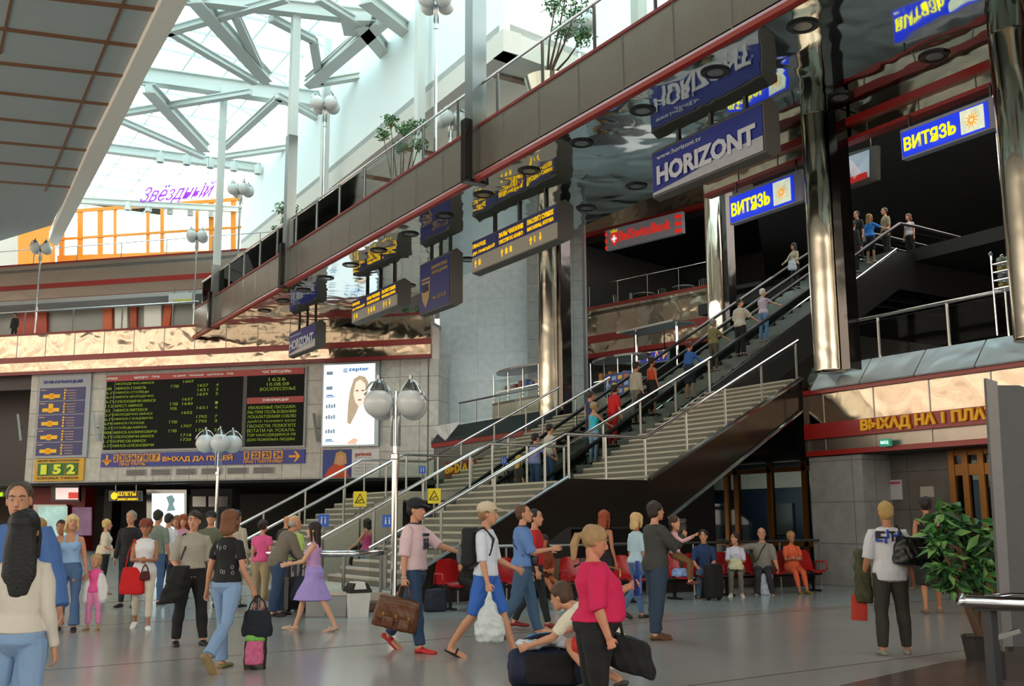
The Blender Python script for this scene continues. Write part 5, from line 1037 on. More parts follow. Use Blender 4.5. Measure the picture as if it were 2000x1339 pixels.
# ================================================================== PEOPLE
SKIN = mat('#c08a6c', .5, var=.06, vscale=8, bump=.05, name='skin'); SKIN2 = mat('#a8704f', .5, var=.06, vscale=8, name='tanned_skin'); LIPM = mat('#a4524a', .5); EYEW = mat('#a89f96', .4, var=.01); IRIS = mat('#2c2018', .2)
def cloth(c, b=.35, s=18): return mat(c, .8, bump=b, bscale=s, var=.10, vscale=5)
def Rx(a): c, s = math.cos(a), math.sin(a); return np.array([[1, 0, 0], [0, c, -s], [0, s, c]])
def Ry(a): c, s = math.cos(a), math.sin(a); return np.array([[c, 0, s], [0, 1, 0], [-s, 0, c]])
def Rz(a): c, s = math.cos(a), math.sin(a); return np.array([[c, -s, 0], [s, c, 0], [0, 0, 1]])
D2 = math.radians
class Blob:
    def __init__(s): s.v = []; s.f = []; s.n = 0
    def rings(s, R, n=14, cap=.6):            # R: list of (centre, xaxis*a, yaxis*b)
        out = []
        c0, a0, b0 = R[0]; c1, a1, b1 = R[1]; d = c0-c1; L = np.linalg.norm(d)+1e-9
        k = min(np.linalg.norm(a0), np.linalg.norm(b0))*cap
        pre = [(c0+d/L*k, a0*.35, b0*.35), (c0+d/L*k*.7, a0*.75, b0*.75)]
        c0, a0, b0 = R[-1]; c1 = R[-2][0]; d = c0-c1; L = np.linalg.norm(d)+1e-9; k = min(np.linalg.norm(a0), np.linalg.norm(b0))*cap
        post = [(c0+d/L*k*.7, a0*.75, b0*.75), (c0+d/L*k, a0*.35, b0*.35)]
        R = pre+list(R)+post; base = s.n; t = np.linspace(0, 2*math.pi, n, endpoint=False); ct, st = np.cos(t)[:, None], np.sin(t)[:, None]
        for c, a, b in R: s.v.append(c + ct*a + st*b)
        m = len(R); s.n += m*n
        for i in range(m-1):
            for j in range(n): s.f.append((base+i*n+j, base+i*n+(j+1) % n, base+(i+1)*n+(j+1) % n, base+(i+1)*n+j))
        s.f.append(tuple(base+j for j in range(n-1, -1, -1))); s.f.append(tuple(base+(m-1)*n+j for j in range(n)))
    def limb(s, pts, rad, xa=(1, 0, 0), flat=1., n=12, cap=.8):
        pts = [np.array(p, float) for p in pts]; R = []
        for i, p in enumerate(pts):
            d = pts[min(i+1, len(pts)-1)]-pts[max(i-1, 0)]; d /= np.linalg.norm(d)+1e-9
            x = np.array(xa, float); x -= d*(x@d)
            if np.linalg.norm(x) < .1: x = np.array([0, 1., 0]); x -= d*(x@d)
            x /= np.linalg.norm(x); y = np.cross(d, x); R.append((p, x*rad[i], y*rad[i]*flat))
        s.rings(R, n, cap)
    def ell(s, c, r, M=None, n=14):
        M = np.eye(3) if M is None else M; c = np.array(c, float); R = []
        for t in np.linspace(-1.38, 1.38, 9): R.append((c+M@np.array([0, 0, r[2]*math.sin(t)]), M@np.array([r[0]*math.cos(t), 0, 0]), M@np.array([0, r[1]*math.cos(t), 0])))
        s.rings(R, n, .12)
def remesh(bl, name, vox, material, parent, smooth=3, wr=0., ws=9., streak=False, keep=None):
    v = np.concatenate(bl.v); me = bpy.data.meshes.new(name); me.from_pydata(v.tolist(), [], bl.f)
    o = bpy.data.objects.new(name, me); COL.objects.link(o)
    bm = bmesh.new(); bm.from_mesh(me); bmesh.ops.recalc_face_normals(bm, faces=bm.faces); bm.to_mesh(me); bm.free()
    m = o.modifiers.new('r', 'REMESH'); m.mode = 'VOXEL'; m.voxel_size = vox; m.adaptivity = 0
    if smooth: s = o.modifiers.new('s', 'SMOOTH'); s.factor = .5; s.iterations = smooth
    dg = bpy.context.evaluated_depsgraph_get(); dg.update(); e2 = bpy.data.meshes.new_from_object(o.evaluated_get(dg))
    o.modifiers.clear(); o.data = e2; bpy.data.meshes.remove(me)
    n = len(e2.vertices)
    if wr:
        co = np.zeros(n*3); e2.vertices.foreach_get('co', co); co = co.reshape(-1, 3); nr = np.zeros(n*3); e2.vertices.foreach_get('normal', nr); nr = nr.reshape(-1, 3)
        q_ = co*ws; 
        if streak: q_ = co*np.array([55, 55, 5.])
        f = np.sin(q_[:, 0]*2.1+1.7*np.sin(q_[:, 2]*1.3)+q_[:, 1])*np.sin(q_[:, 2]*2.3+1.1*np.sin(q_[:, 1]*1.9))+.5*np.sin(q_[:, 0]*4.7+q_[:, 2]*3.1)*np.sin(q_[:, 1]*5.3)
        if streak: f = np.sin(q_[:, 0]+2*np.sin(q_[:, 2]))+np.sin(q_[:, 1]*1.3+q_[:, 0]*.4)
        co += nr*(f*wr)[:, None]; e2.vertices.foreach_set('co', co.ravel())
    e2.materials.clear(); e2.materials.append(material); e2.polygons.foreach_set('use_smooth', [True]*len(e2.polygons)); e2.update()
    o.name = name; o.data.name = name
    if parent: o.parent = parent
    return o
def person(x, y, z, h, face, label, fem=False, fat=0., lean=0., hL=(0, 3), kL=3, hR=(0, 3), kR=3, sL=(0, 8), eL=12, sR=(0, 8), eR=12, inL=0., inR=0., head=(0, 0), top='#888888', sleeve=.45, hem=.93, tank=False,
           bottom='trousers', bcol='#222222', blen=1., flare=0., shoes='#222222', hair='short', hcol='#3a2a1e', skin=None, q=2, ftL=0., ftR=0., group=None, extra=None, child=False, sit=False, cap=None, collar=None, shirt_wr=.004, twist=0., loose=0., sandals=False, grip=.5):
    """hL/hR = (forward swing, spread) of a thigh, k = knee bend; sL/sR = (forward swing, spread) of an upper arm, e = elbow bend; degrees"""
    skin = skin or SKIN; S = h/1.75; vox = {1: .0065, 2: .011, 3: .016}[q]
    P3 = lambda *a: np.array(a, float)
    pel = P3(0, 0, .95); Lm = Rx(-D2(lean))@Rz(0)
    def up(p):                                # bend of the trunk above the pelvis
        p = np.array(p, float); t = min(1, max(0, (p[2]-.95)/.22)); return pel + (Rz(D2(twist)*t)@Rx(-D2(lean)*t))@(p-pel)
    UM = Rz(D2(twist))@Rx(-D2(lean))
    sw = (.165 if fem else .185)*(1+.12*fat); hw = .095 if fem else .088
    J = {}
    for sd, hp, kn in ((-1, hL, kL), (1, hR, kR)):
        H0 = P3(sd*hw, 0, .91); th = D2(hp[0]); ab = D2(hp[1])*sd
        d1 = P3(math.sin(ab)*math.cos(th), math.sin(th), -math.cos(th)*math.cos(ab)); K = H0+d1*.43
        t2 = th-D2(kn); d2 = P3(math.sin(ab)*.6, math.sin(t2), -math.cos(t2)); d2 /= np.linalg.norm(d2); A = K+d2*.42
        J[sd] = (H0, K, A, d2)
    ARM = {}
    for sd, sp_, el, inn in ((-1, sL, eL, inL), (1, sR, eR, inR)):
        S0 = up((sd*(sw-.008), -.005, 1.375)); a1, b1 = D2(sp_[0]), D2(sp_[1])
        d1 = P3(sd*math.sin(b1), math.sin(a1)*math.cos(b1), -math.cos(a1)*math.cos(b1)); E_ = S0+d1*.285
        fwd = P3(0, math.cos(a1), math.sin(a1)); i_ = D2(inn); perp = fwd*math.cos(i_) + P3(-sd, 0, 0)*math.sin(i_)
        perp -= d1*(perp@d1); perp /= np.linalg.norm(perp)+1e-9
        d2 = d1*math.cos(D2(el))+perp*math.sin(D2(el)); W_ = E_+d2*.25; ARM[sd] = (S0, E_, W_, d2)
    lim = min(J[s_][2][2]-.085-.07*max(0, math.sin(D2(f_))) for s_, f_ in ((-1, ftL), (1, ftR)))
    OFF = P3(0, 0, -lim)
    if sit: OFF = P3(0, 0, .46+.0-.86*1.0*1.0+.0)/1.0; OFF = P3(0, 0, .45/S-.84)
    ROT = Rz(-(YAW+D2(face))); ORG = P3(x, y, z)
    tr = lambda p: ROT@((np.array(p, float)+OFF)*S) + ORG
    g = 1+fat
    dummy = None
    def torso_rings(inf, z0, z1, crotch=False):
        tb = [(.84, .12, .085, 0), (.90, .158, .112, -.008), (.96, .165, .118, -.01), (1.02, .15, .108, -.002), (1.08, .138, .10, .004), (1.15, .142, .104, .006), (1.23, .155, .112, .008), (1.31, .166, .116, .005), (1.37, .162, .10, -.002), (1.42, .13, .082, -.008), (1.46, .075, .066, -.008)] if not fem else \
             [(.84, .125, .09, 0), (.90, .168, .118, -.012), (.96, .168, .12, -.014), (1.02, .148, .105, -.004), (1.08, .125, .09, .004), (1.15, .126, .092, .006), (1.23, .14, .105, .014), (1.29, .146, .118, .018), (1.35, .142, .10, .004), (1.41, .115, .075, -.008), (1.455, .062, .058, -.008)]
        R = []
        zz = [r[0] for r in tb]; 
        for z_ in sorted(set([z0, z1]+[v_ for v_ in zz if z0 < v_ < z1])):
            zq = z_ if crotch else max(z_, .93)
            ex = .010*max(0, min(1, (1.1-z_)/.1)) if not crotch and inf > 0 else 0
            a = np.interp(zq, zz, [r[1] for r in tb]); b = np.interp(zq, zz, [r[2] for r in tb]); yo = np.interp(z_, zz, [r[3] for r in tb])
            bl = math.exp(-((z_-1.1)/.16)**2)*fat; a *= 1+.45*fat*(.5+bl); b *= 1+.5*fat+1.0*bl; yo += .09*bl
            if fem: yo += .012*fat
            M = Rz(D2(twist)*min(1, max(0, (z_-.95)/.22)))@Rx(-D2(lean)*min(1, max(0, (z_-.95)/.22)))
            R.append((tr(up((0, yo, z_))), ROT@(M@P3((a+inf+ex)*S, 0, 0)), ROT@(M@P3(0, (b+inf+ex*1.3)*S, 0))))
        return R
    legr = [(.0, .088*(1+.5*fat)), (.25, .084*(1+.4*fat)), (.6, .066*(1+.35*fat)), (1., .052*(1+.25*fat)), (1.12, .05), (1.32, .056), (1.6, .045), (2., .035)]
    if fem: legr = [(a, b*(1.02 if a < .7 else .9)) for a, b in legr]
    def leg_pts(sd, t0, t1, inf, fl=0.):
        H0, K, A, d2 = J[sd]; ts = sorted(set([t0, t1]+[a for a, b in legr if t0 < a < t1])); pts = []; rr = []
        for t in ts:
            p = H0+(K-H0)*t if t <= 1 else K+(A-K)*(t-1)
            if t > 1: p = p + P3(0, -.012, 0)*math.sin((t-1)*math.pi)
            r = np.interp(t, [a for a, b in legr], [b for a, b in legr]); f_ = fl*max(0, t-1.0)**1.5
            pts.append(tr(p)); rr.append((r+inf+f_)*S)
        return pts, rr
    armr = [(0, .053), (.3, .049), (.8, .041), (1, .038), (1.25, .039), (1.7, .029), (2, .025)]
    armr = [(a, b*(1+.6*fat)*(.86 if fem else 1)) for a, b in armr]
    def arm_pts(sd, t0, t1, inf):
        S0, E_, W_, d2 = ARM[sd]; ts = sorted(set([t0, t1]+[a for a, b in armr if t0 < a < t1])); pts = []; rr = []
        for t in ts:
            p = S0+(E_-S0)*t if t <= 1 else E_+(W_-E_)*(t-1); pts.append(tr(p)); rr.append((np.interp(t, [a for a, b in armr], [b for a, b in armr])+inf)*S)
        return pts, rr
    # --- body
    b = Blob(); b.rings(torso_rings(0, .88, 1.455), 18, .3)
    for sd in (-1, 1):
        p, r = leg_pts(sd, 0, 2, 0); b.limb(p, r); p, r = arm_pts(sd, 0, 2, 0)
        b.limb([tr(up((sd*.05, -.005, 1.395)))]+p, [.045*S]+r)
        H0, K, A, d2 = J[sd]; fp = D2(ftL if sd < 0 else ftR)
        fd = P3(.15*sd, math.cos(fp), -math.sin(fp)); hl = A+P3(0, -.035, -.04); 
        b.limb([tr(A), tr(A+P3(0, -.01, -.045))], [.036*S, .038*S]); b.limb([tr(hl+P3(0, 0, -.01)), tr(A+fd*.07+P3(0, 0, -.055)), tr(A+fd*.15+P3(0, 0, -.065)), tr(A+fd*.19+P3(0, 0, -.068))], [.033*S, .04*S, .04*S, .03*S], flat=.6)
        # hand
        S0, E_, W_, d2h = ARM[sd]; side = np.array([sd, 0, 0.]); side -= d2h*(side@d2h); side /= np.linalg.norm(side)+1e-9
        nrm = -side                             # palm faces the body
        wid = np.cross(d2h, nrm); wid /= np.linalg.norm(wid)
        if wid[1] < 0: wid = -wid               # thumb side is forward
        ks = .92 if fem else 1.
        pm = W_+d2h*.05*ks
        rg = [(tr(W_+d2h*t_), ROT@(wid*w_*S*ks), ROT@(nrm*n_*S*ks)) for t_, w_, n_ in ((-.01, .025, .021), (.03, .036, .018), (.065, .041, .016), (.088, .04, .013))]
        b.rings(rg, 10, .4)
        cu = grip
        for fi, (off, L_) in enumerate(((.033, .07), (.0115, .078), (-.0105, .073), (-.032, .058))):
            p0 = W_+d2h*.08*ks+wid*off*ks*1.05; dd = d2h*math.cos(cu)+nrm*math.sin(cu); p1 = p0+dd*L_*.5*ks; dd2 = d2h*math.cos(cu*2.4)+nrm*math.sin(cu*2.4); p2 = p1+dd2*L_*.5*ks
            b.limb([tr(p0), tr(p1), tr(p2)], [.0088*S, .0082*S, .0068*S], n=7)
        t0 = W_+d2h*.02*ks+wid*.028*ks; t1 = t0+(wid*.75+d2h*.65+nrm*.25)*.035*ks; t2 = t1+(d2h*.9+nrm*.35+wid*.2)*.032*ks
        b.limb([tr(t0), tr(t1), tr(t2)], [.0115*S, .0105*S, .008*S], n=7)
    if fem and not child:
        for sd in (-1, 1): c = up((sd*.068*(1+.2*fat), .085+.05*fat, 1.265)); b.ell(tr(c), (.058*S*(1+.5*fat), .052*S*(1+.5*fat), .06*S*(1+.5*fat)), ROT@UM, 10)
    hs = (1.0 if not child else 1.38)*1.05
    HM = UM@Rx(D2(head[0]*1.0+lean*.7))@Rz(D2(head[1])); HC = up((0, .0, 1.46))+UM@P3(0, .022, .165*(1 if not child else 1.1))
    hp = lambda p: tr(HC+HM@(np.array(p, float)*hs))
    hv = lambda p: ROT@(HM@(np.array(p, float)*hs*S))
    b.limb([tr(up((0, -.012, 1.42))), tr(up((0, -.005, 1.47))), hp((0, -.02, -.07))], [.06*S*(1+.3*fat)*(.85 if fem else 1), .052*S*(1+.4*fat)*(.85 if fem else 1), .052*S*(.88 if fem else 1)])
    prof = [(-.113, .022, .075, .035), (-.10, .038, .082, 0), (-.078, .053, .087, -.03), (-.045, .063, .088, -.062), (-.015, .069, .086, -.085), (.015, .073, .086, -.094), (.045, .075, .086, -.097), (.075, .069, .076, -.09), (.098, .052, .053, -.068), (.113, .028, .022, -.04)]
    b.rings([(hp((0, (f_+k_)/2, z_)), hv((w_*(1+.1*fat), 0, 0)), hv((0, (f_-k_)/2, 0))) for z_, w_, f_, k_ in prof], 18, .3)
    b.limb([hp((0, .078, .022)), hp((0, .098, -.008)), hp((0, .106, -.024)), hp((0, .09, -.036))], [.009*S, .0125*S, .016*S, .012*S], n=8)
    b.ell(hp((0, .083, -.062)), (.024*S, .012*S, .014*S), ROT@HM, 8); b.ell(hp((0, .078, .036)), (.045*S, .012*S, .009*S), ROT@HM, 8)
    for sd in (-1, 1): b.ell(hp((sd*.076, -.006, -.008)), (.009*S, .02*S, .031*S), ROT@HM, 8)
    o = remesh(b, 'person', vox, skin, None, smooth=2)
    tag(o, label, 'person', group)
    loc = Vector((x, y, z)); off_ = Matrix.Translation(-loc); o.data.transform(off_); o.location = loc
    def fin(ob, nm=None, lab=None):
        ob.data.transform(off_)
        if lab: ob['label'] = lab
        return ob
    # --- face
    if q < 3:
        for sd in (-1, 1):
            e_ = MB(); e_.ball(hp((sd*.030, .0765, .012)), .0115*S, 10); e = fin(build(e_, 'eye', EYEW, o, smooth=True)); i2 = MB(); i2.ball(hp((sd*.030, .0835, .012)), .0062*S, 8); fin(build(i2, 'iris', IRIS, e, smooth=True))
            bm_ = Blob(); bm_.limb([hp((sd*.014, .092, .034)), hp((sd*.03, .09, .04)), hp((sd*.05, .078, .035))], [.0035*S, .0045*S, .003*S], n=6); bb = MB(); bb.add(np.concatenate(bm_.v).tolist(), bm_.f); fin(build(bb, 'eyebrow', cloth(hcol), o))
        lp = Blob(); lp.limb([hp((-.022, .083, -.06)), hp((-.01, .0925, -.057)), hp((0, .094, -.058)), hp((.01, .0925, -.057)), hp((.022, .083, -.06))], [.003*S, .0055*S, .006*S, .0055*S, .003*S], n=6); bb = MB(); bb.add(np.concatenate(lp.v).tolist(), lp.f); fin(build(bb, 'lips', LIPM, o))
    # --- clothing
    inf = .013+loose
    if top:
        c = Blob(); zt = 1.445 if not tank else 1.33
        c.rings(torso_rings(inf, hem, zt), 20, .15)
        if tank:
            for sd in (-1, 1): c.limb([tr(up((sd*.085, .085, 1.3))), tr(up((sd*.085, .06, 1.38))), tr(up((sd*.082, .0, 1.44))), tr(up((sd*.085, -.07, 1.38))), tr(up((sd*.085, -.09, 1.3)))], [.024*S, .022*S, .02*S, .022*S, .024*S])
        if fem and not child:
            for sd in (-1, 1): cc = up((sd*.068*(1+.2*fat), .085+.05*fat, 1.265)); c.ell(tr(cc), tuple(k*S*(1+.5*fat)+.011*S for k in (.058, .052, .06)), ROT@UM, 12)
        if not tank:
            for sd in (-1, 1):
                if sleeve > 0:
                    p, r = arm_pts(sd, 0, 2*sleeve if sleeve < 1 else 1.93, inf)
                    r[0] -= .008*S
                    if sleeve < 1: r = [v_*(1+.12*i/len(r)) for i, v_ in enumerate(r)]
                    c.limb([tr(up((sd*.05, -.005, 1.388)))]+p, [.054*S]+r, cap=.15)
                else:
                    S0 = ARM[sd][0]; c.limb([tr(up((sd*.05, -.005, 1.385))), tr(up((sd*.14, -.005, 1.375)))], [.056*S, .052*S], cap=.3)
        fin(remesh(c, 'shirt' if not fem else 'top', vox*1.1, cloth(top) if isinstance(top, str) else top, o, 2, shirt_wr))
        if collar:
            c = Blob(); R = []
            for z_, k in ((1.44, 1.0), (1.475, .82)): R.append((tr(up((0, -.002, z_))), ROT@(UM@P3(.082*k*S, 0, 0)), ROT@(UM@P3(0, .078*k*S, 0))))
            bb = MB(); cc_ = Blob(); cc_.rings(R, 18, .05); bb.add(np.concatenate(cc_.v).tolist(), cc_.f); fin(build(bb, 'collar', cloth(collar), o))
    bm = cloth(bcol) if isinstance(bcol, str) else bcol
    if bottom in ('trousers', 'shorts'):
        c = Blob(); c.rings(torso_rings(.013, .845, 1.04, crotch=True), 20, .45)
        for sd in (-1, 1):
            p, r = leg_pts(sd, 0, 1+.97*blen if blen > .0 else 1, .014+loose, flare)
            if bottom == 'shorts': p, r = leg_pts(sd, 0, max(.4, blen), .03, 0)
            c.limb(p, r, cap=.12)
        fin(remesh(c, bottom, vox*1.1, bm, o, 2, .004, 8))
    elif bottom == 'skirt':
        c = Blob(); R = torso_rings(.02, .9, 1.05)[::-1]
        kL_, kR_ = J[-1][0]+(J[-1][1]-J[-1][0])*blen, J[1][0]+(J[1][1]-J[1][0])*blen
        for t in (.15, .35, .7, 1.):
            a_ = J[-1][0]*(1-t)+kL_*t; b_ = J[1][0]*(1-t)+kR_*t; ce = (a_+b_)/2; hx = abs(a_[0]-b_[0])/2+.12; hy = abs(a_[1]-b_[1])/2*1.15+.12
            R.append((tr(ce), ROT@P3(hx*S, 0, 0), ROT@P3(0, hy*S, 0)))
        c.rings(R, 22, .1); fin(remesh(c, 'skirt', vox*1.1, bm, o, 2, .005, 7))
    if shoes:
        for sd in (-1, 1):
            H0, K, A, d2 = J[sd]; fp = D2(ftL if sd < 0 else ftR); fd = P3(.15*sd, math.cos(fp), -math.sin(fp)); upv = P3(0, math.sin(fp), math.cos(fp))
            c = Blob(); hl = A-fd*.05-upv*.055
            if sandals:
                c.limb([tr(hl-upv*.024), tr(A+fd*.07-upv*.083), tr(A+fd*.21-upv*.083)], [.038*S, .046*S, .04*S], flat=.3); c.limb([tr(A+fd*.1-upv*.06+P3(-.045, 0, 0)), tr(A+fd*.09-upv*.015), tr(A+fd*.1-upv*.06+P3(.045, 0, 0))], [.012*S]*3)
            else: c.limb([tr(hl-upv*.005), tr(A+fd*.02-upv*.045), tr(A+fd*.09-upv*.058), tr(A+fd*.16-upv*.066), tr(A+fd*.205-upv*.068)], [.042*S, .05*S, .048*S, .045*S, .034*S], flat=.72)
            fin(remesh(c, 'shoe', vox*1.0, mat(shoes, .5, var=.1), o, 2))
    # --- hair
    if hair and hair != 'bald':
        c = Blob(); hm = mat(hcol, .6, var=.3, vscale=25, bump=.5, bscale=70)
        M_ = ROT@HM; hx_ = .006+vox*.55; E3 = lambda p, r: c.ell(hp(p), tuple((k+hx_)*S*hs for k in r), M_, 18)
        if hair == 'short': E3((0, -.022, .05), (.082, .09, .078)); E3((0, -.045, .0), (.076, .062, .07))
        elif hair == 'crop': E3((0, -.025, .045), (.079, .083, .078)); E3((0, -.045, .005), (.074, .06, .06))
        elif hair == 'fringe_bald': E3((0, -.05, .0), (.08, .06, .045))
        elif hair == 'curly': E3((0, -.02, .055), (.095, .10, .085)); E3((0, -.045, -.005), (.09, .07, .08))
        elif hair in ('bob', 'long', 'xlong'):
            E3((0, -.02, .05), (.087, .096, .082)); dn = {'bob': -.13, 'long': -.27, 'xlong': -.40}[hair]; w_ = {'bob': .1, 'long': .095, 'xlong': .11}[hair]
            R = [(hp((0, -.03, .05)), hv((.085, 0, 0)), hv((0, .085, 0))), (hp((0, -.055, -.02)), hv((.092, 0, 0)), hv((0, .065, 0))), (hp((0, -.07, -.1)), hv((w_, 0, 0)), hv((0, .055, 0))), (hp((0, -.085, (dn-.1)/2-.02)), hv((w_, 0, 0)), hv((0, .045, 0))), (hp((0, -.085, dn)), hv((w_*.7, 0, 0)), hv((0, .03, 0)))]
            if hair == 'bob': R.pop(3)
            c.rings(R, 16, .5)
            for sd in (-1, 1): c.limb([hp((sd*.07, .02, .04)), hp((sd*.082, .02, -.03)), hp((sd*.088, .0, -.1 if hair == 'bob' else -.16))], [.022*S, .022*S, .016*S])
        elif hair in ('pony', 'bun'):
            E3((0, -.02, .045), (.082, .094, .08)); E3((0, -.04, .0), (.077, .064, .06))
            if hair == 'pony': c.limb([hp((0, -.1, .03)), hp((0, -.15, .0)), hp((0, -.155, -.08)), hp((0, -.13, -.19))], [.025*S, .034*S, .032*S, .012*S])
            else: E3((0, -.12, .035), (.045, .04, .045))
        fin(remesh(c, 'hair', max(vox*.9, .007), hm, o, 1, {'curly': .009}.get(hair, .004), 22 if hair == 'curly' else 30, streak=hair not in ('curly',)))
    if cap:
        c = Blob(); M_ = ROT@HM; c.ell(hp((0, -.015, .062)), (.106*S, .12*S, .085*S), M_, 18); c.limb([hp((0, .06, .06)), hp((0, .13, .052)), hp((0, .18, .036))], [.075*S, .072*S, .045*S], xa=tuple(hv((1, 0, 0))), flat=.12)
        fin(remesh(c, 'cap', .008, cloth(cap, .1), o, 2))
    o['_h'] = 0; del o['_h']
    info = dict(wL=Vector(tr(ARM[-1][2]+ARM[-1][3]*.09)), wR=Vector(tr(ARM[1][2]+ARM[1][3]*.09)), shL=Vector(tr(up((-.11, 0, 1.44)))), shR=Vector(tr(up((.11, 0, 1.44)))), F=Vector(ROT@P3(0, 1, 0)), R=Vector(ROT@P3(1, 0, 0)), chest=Vector(tr(up((0, .14+.15*fat, 1.25)))), back=Vector(tr(up((0, -.14, 1.25)))), hip=Vector(tr((0, 0, .95))), head=Vector(hp((0, 0, 0))), tr=tr, up=up, fin=fin, S=S, hp=hp)
    return o, info
def G(x, y): p = atZ(x, y, 0); return p.x, p.y, 0.
def blobthing(name, lab, cat, parts, loc, vox=.011, group=None):
    """soft thing from one or more blobs: parts = [(name, Blob, material, wrinkle)]"""
    o = thing(name, lab, cat, tuple(loc), group)
    for nm, b, m, wr in parts:
        ob = remesh(b, nm, vox, m, o, 2, wr, 11); ob.data.transform(Matrix.Translation(-Vector(loc)))
    return o
def boxblob(c, X, Y, Z, w, d, h, taper=1., n=12, e=.5):
    """pillow shaped box: rings along Z"""
    b = Blob(); c = np.array(c, float); X, Y, Z = [np.array(v, float)/np.linalg.norm(v) for v in (X, Y, Z)]; R = []
    v = []; t = np.linspace(0, 2*math.pi, 24, endpoint=False)
    def ring(z, k): return [c+Z*z+X*(w/2*k*np.sign(math.cos(a))*abs(math.cos(a))**e)+Y*(d/2*k*np.sign(math.sin(a))*abs(math.sin(a))**e) for a in t]
    zs_ = [(-.5, .85), (-.46, .96), (-.25, 1.0), (.1, (1+taper)/2), (.4, taper), (.48, taper*.93), (.5, taper*.8)]
    for z, k in zs_: b.v.append(np.array(ring(z*h, k)))
    for i in range(len(zs_)-1):
        for j in range(24): b.f.append((i*24+j, i*24+(j+1) % 24, (i+1)*24+(j+1) % 24, (i+1)*24+j))
    b.f.append(tuple(range(23, -1, -1))); b.f.append(tuple((len(zs_)-1)*24+j for j in range(24))); b.n = len(zs_)*24
    return b
def strap(pts, r=.012, flat=1.):
    b = Blob(); b.limb([np.array(p) for p in pts], [r]*len(pts), flat=flat, n=8); return b
def handbag(P, X, w, h, d, col, lab, drop=.28, name='handbag', wr=.004, taper=.8, Y=None, vox=.011, cat='bag', strapw=.012):
    """bag hanging from point P (hand or shoulder)"""
    P = Vector(P); X = Vector(X).normalized(); Y = ZA.cross(X); c = P-ZA*(drop+h/2)
    m = cloth(col, .3, 30)
    s = strap([P+X*0+ZA*.0, P-ZA*drop*.5+X*w*.22, c+ZA*h*.47+X*w*.3], strapw); s.limb([np.array(P), np.array(P-ZA*drop*.5-X*w*.22), np.array(c+ZA*h*.47-X*w*.3)], [strapw]*3, n=8)
    return blobthing(name, lab, cat, [('body', boxblob(c, X, Y, ZA, w, d, h, taper), m, wr), ('strap', s, m, 0)], c, vox)
JEANS = '#4a6a94'; JEANSD = '#27405f'; JEANSL = '#7f9cc0'
# ---------------- left foreground
x, y, z = G(12, 1540); p, i = person(x, y, z, 1.62, -5, 'person with long black hair in an off-white top and jeans, back turned, nearest viewer', fem=True, top='#c9c2b6', sleeve=1, bcol=JEANSL, hair='xlong', hcol='#0e0c0d', q=1, hem=.97, shoes='#333333')
x, y, z = G(20, 1448); person(x-.05, y, z, 1.85, 172, 'person with cropped brown hair in a blue denim shirt facing the viewer behind black hair', top='#4468a4', sleeve=1, bcol=JEANSL, hair='crop', hcol='#4a3c30', q=1, loose=.03, collar='#4468a4', head=(-4, 8), sL=(5, 18), sR=(5, 18))
x, y, z = G(62, 1236); p, i = person(x, y, z, 1.66, 40, 'person with a tied blond bun in a beige jacket walking away behind the denim shirt', fem=True, top='#b5a88f', sleeve=1, bcol='#1c1b20', hair='bun', hcol='#b08850', hL=(18, 2), hR=(-18, 2), kR=30, ftR=40)
x, y, z = G(108, 1212); p, i = person(x, y, z, 1.6, 170, 'person with short dark hair in an orange brown top carrying white cloth', fem=True, top='#a8682c', sleeve=0, bcol='#15151a', hair='short', hcol='#2e1a16', sL=(25, 5), eL=80, sR=(20, 8), eR=70, hL=(8, 2), skin=SKIN2, shoes='#3a2620')
x, y, z = G(128, 1232); p, i = person(x, y, z, 1.68, 168, 'blond person in pale blue tank top and flared jeans holding the hand of a child', fem=True, top='#8fb4e0', tank=True, hem=1.02, bcol=JEANS, flare=.045, hair='bob', hcol='#d8bd88', hL=(8, 3), hR=(-4, 3), sL=(0, 12), eL=8, sR=(-5, 8), head=(12, 20), q=2, shoes='#2a2220')
x, y, z = G(180, 1230); person(x, y, z, 1.06, 180, 'small child in pink top and trousers with a white cardigan holding a hand', fem=True, child=True, top='#e8569c', sleeve=.0, hem=.9, bcol='#e08ab8', blen=.85, loose=.015, hair='short', hcol='#b0905c', sR=(35, 30), eR=60, sL=(0, 12), shoes='#a8844c', head=(8, 0), q=2)
c = Vector((x, y, 0)); 
b_ = Blob()
for sd in (-1, 1): b_.limb([np.array(c+RIGHT*sd*.085-HEAD*.02+ZA*.80), np.array(c+RIGHT*sd*.10-HEAD*.02+ZA*.66), np.array(c+RIGHT*sd*.13+ZA*.44)], [.05, .06, .07])
b_.limb([np.array(c+RIGHT*.1+ZA*.79), np.array(c+RIGHT*.16+ZA*.62), np.array(c+RIGHT*.17-HEAD*.03+ZA*.47)], [.045, .042, .04]); b_.limb([np.array(c-RIGHT*.1+ZA*.79), np.array(c-RIGHT*.2+ZA*.70)], [.045, .04])
pp = [o_ for o_ in bpy.data.objects if o_.get('label', '').startswith('small child')][0]; ob = remesh(b_, 'cardigan', .011, cloth('#e0dfe2'), pp, 2, .003); ob.data.transform(Matrix.Translation(-pp.location))
x, y, z = G(200, 1160); p, i = person(x, y, z, 1.64, 65, 'blond person in floral white blouse and black trousers with a cream shoulder bag', fem=True, fat=.08, top='#cdbfae', sleeve=.45, bcol='#131316', hair='short', hcol='#d0b070', q=2, eR=70, shoes='#8a6a50')
handbag(i['shL'], RIGHT, .42, .3, .14, '#d9d0b0', 'large cream shoulder bag carried by the person in the floral blouse', .28)
x, y, z = G(247, 1185); person(x, y, z, 1.78, 180, 'grey haired person in a black shirt standing in the passage entrance', top='#16171a', sleeve=.95, bcol='#1c1d24', hair='crop', hcol='#8a8580')
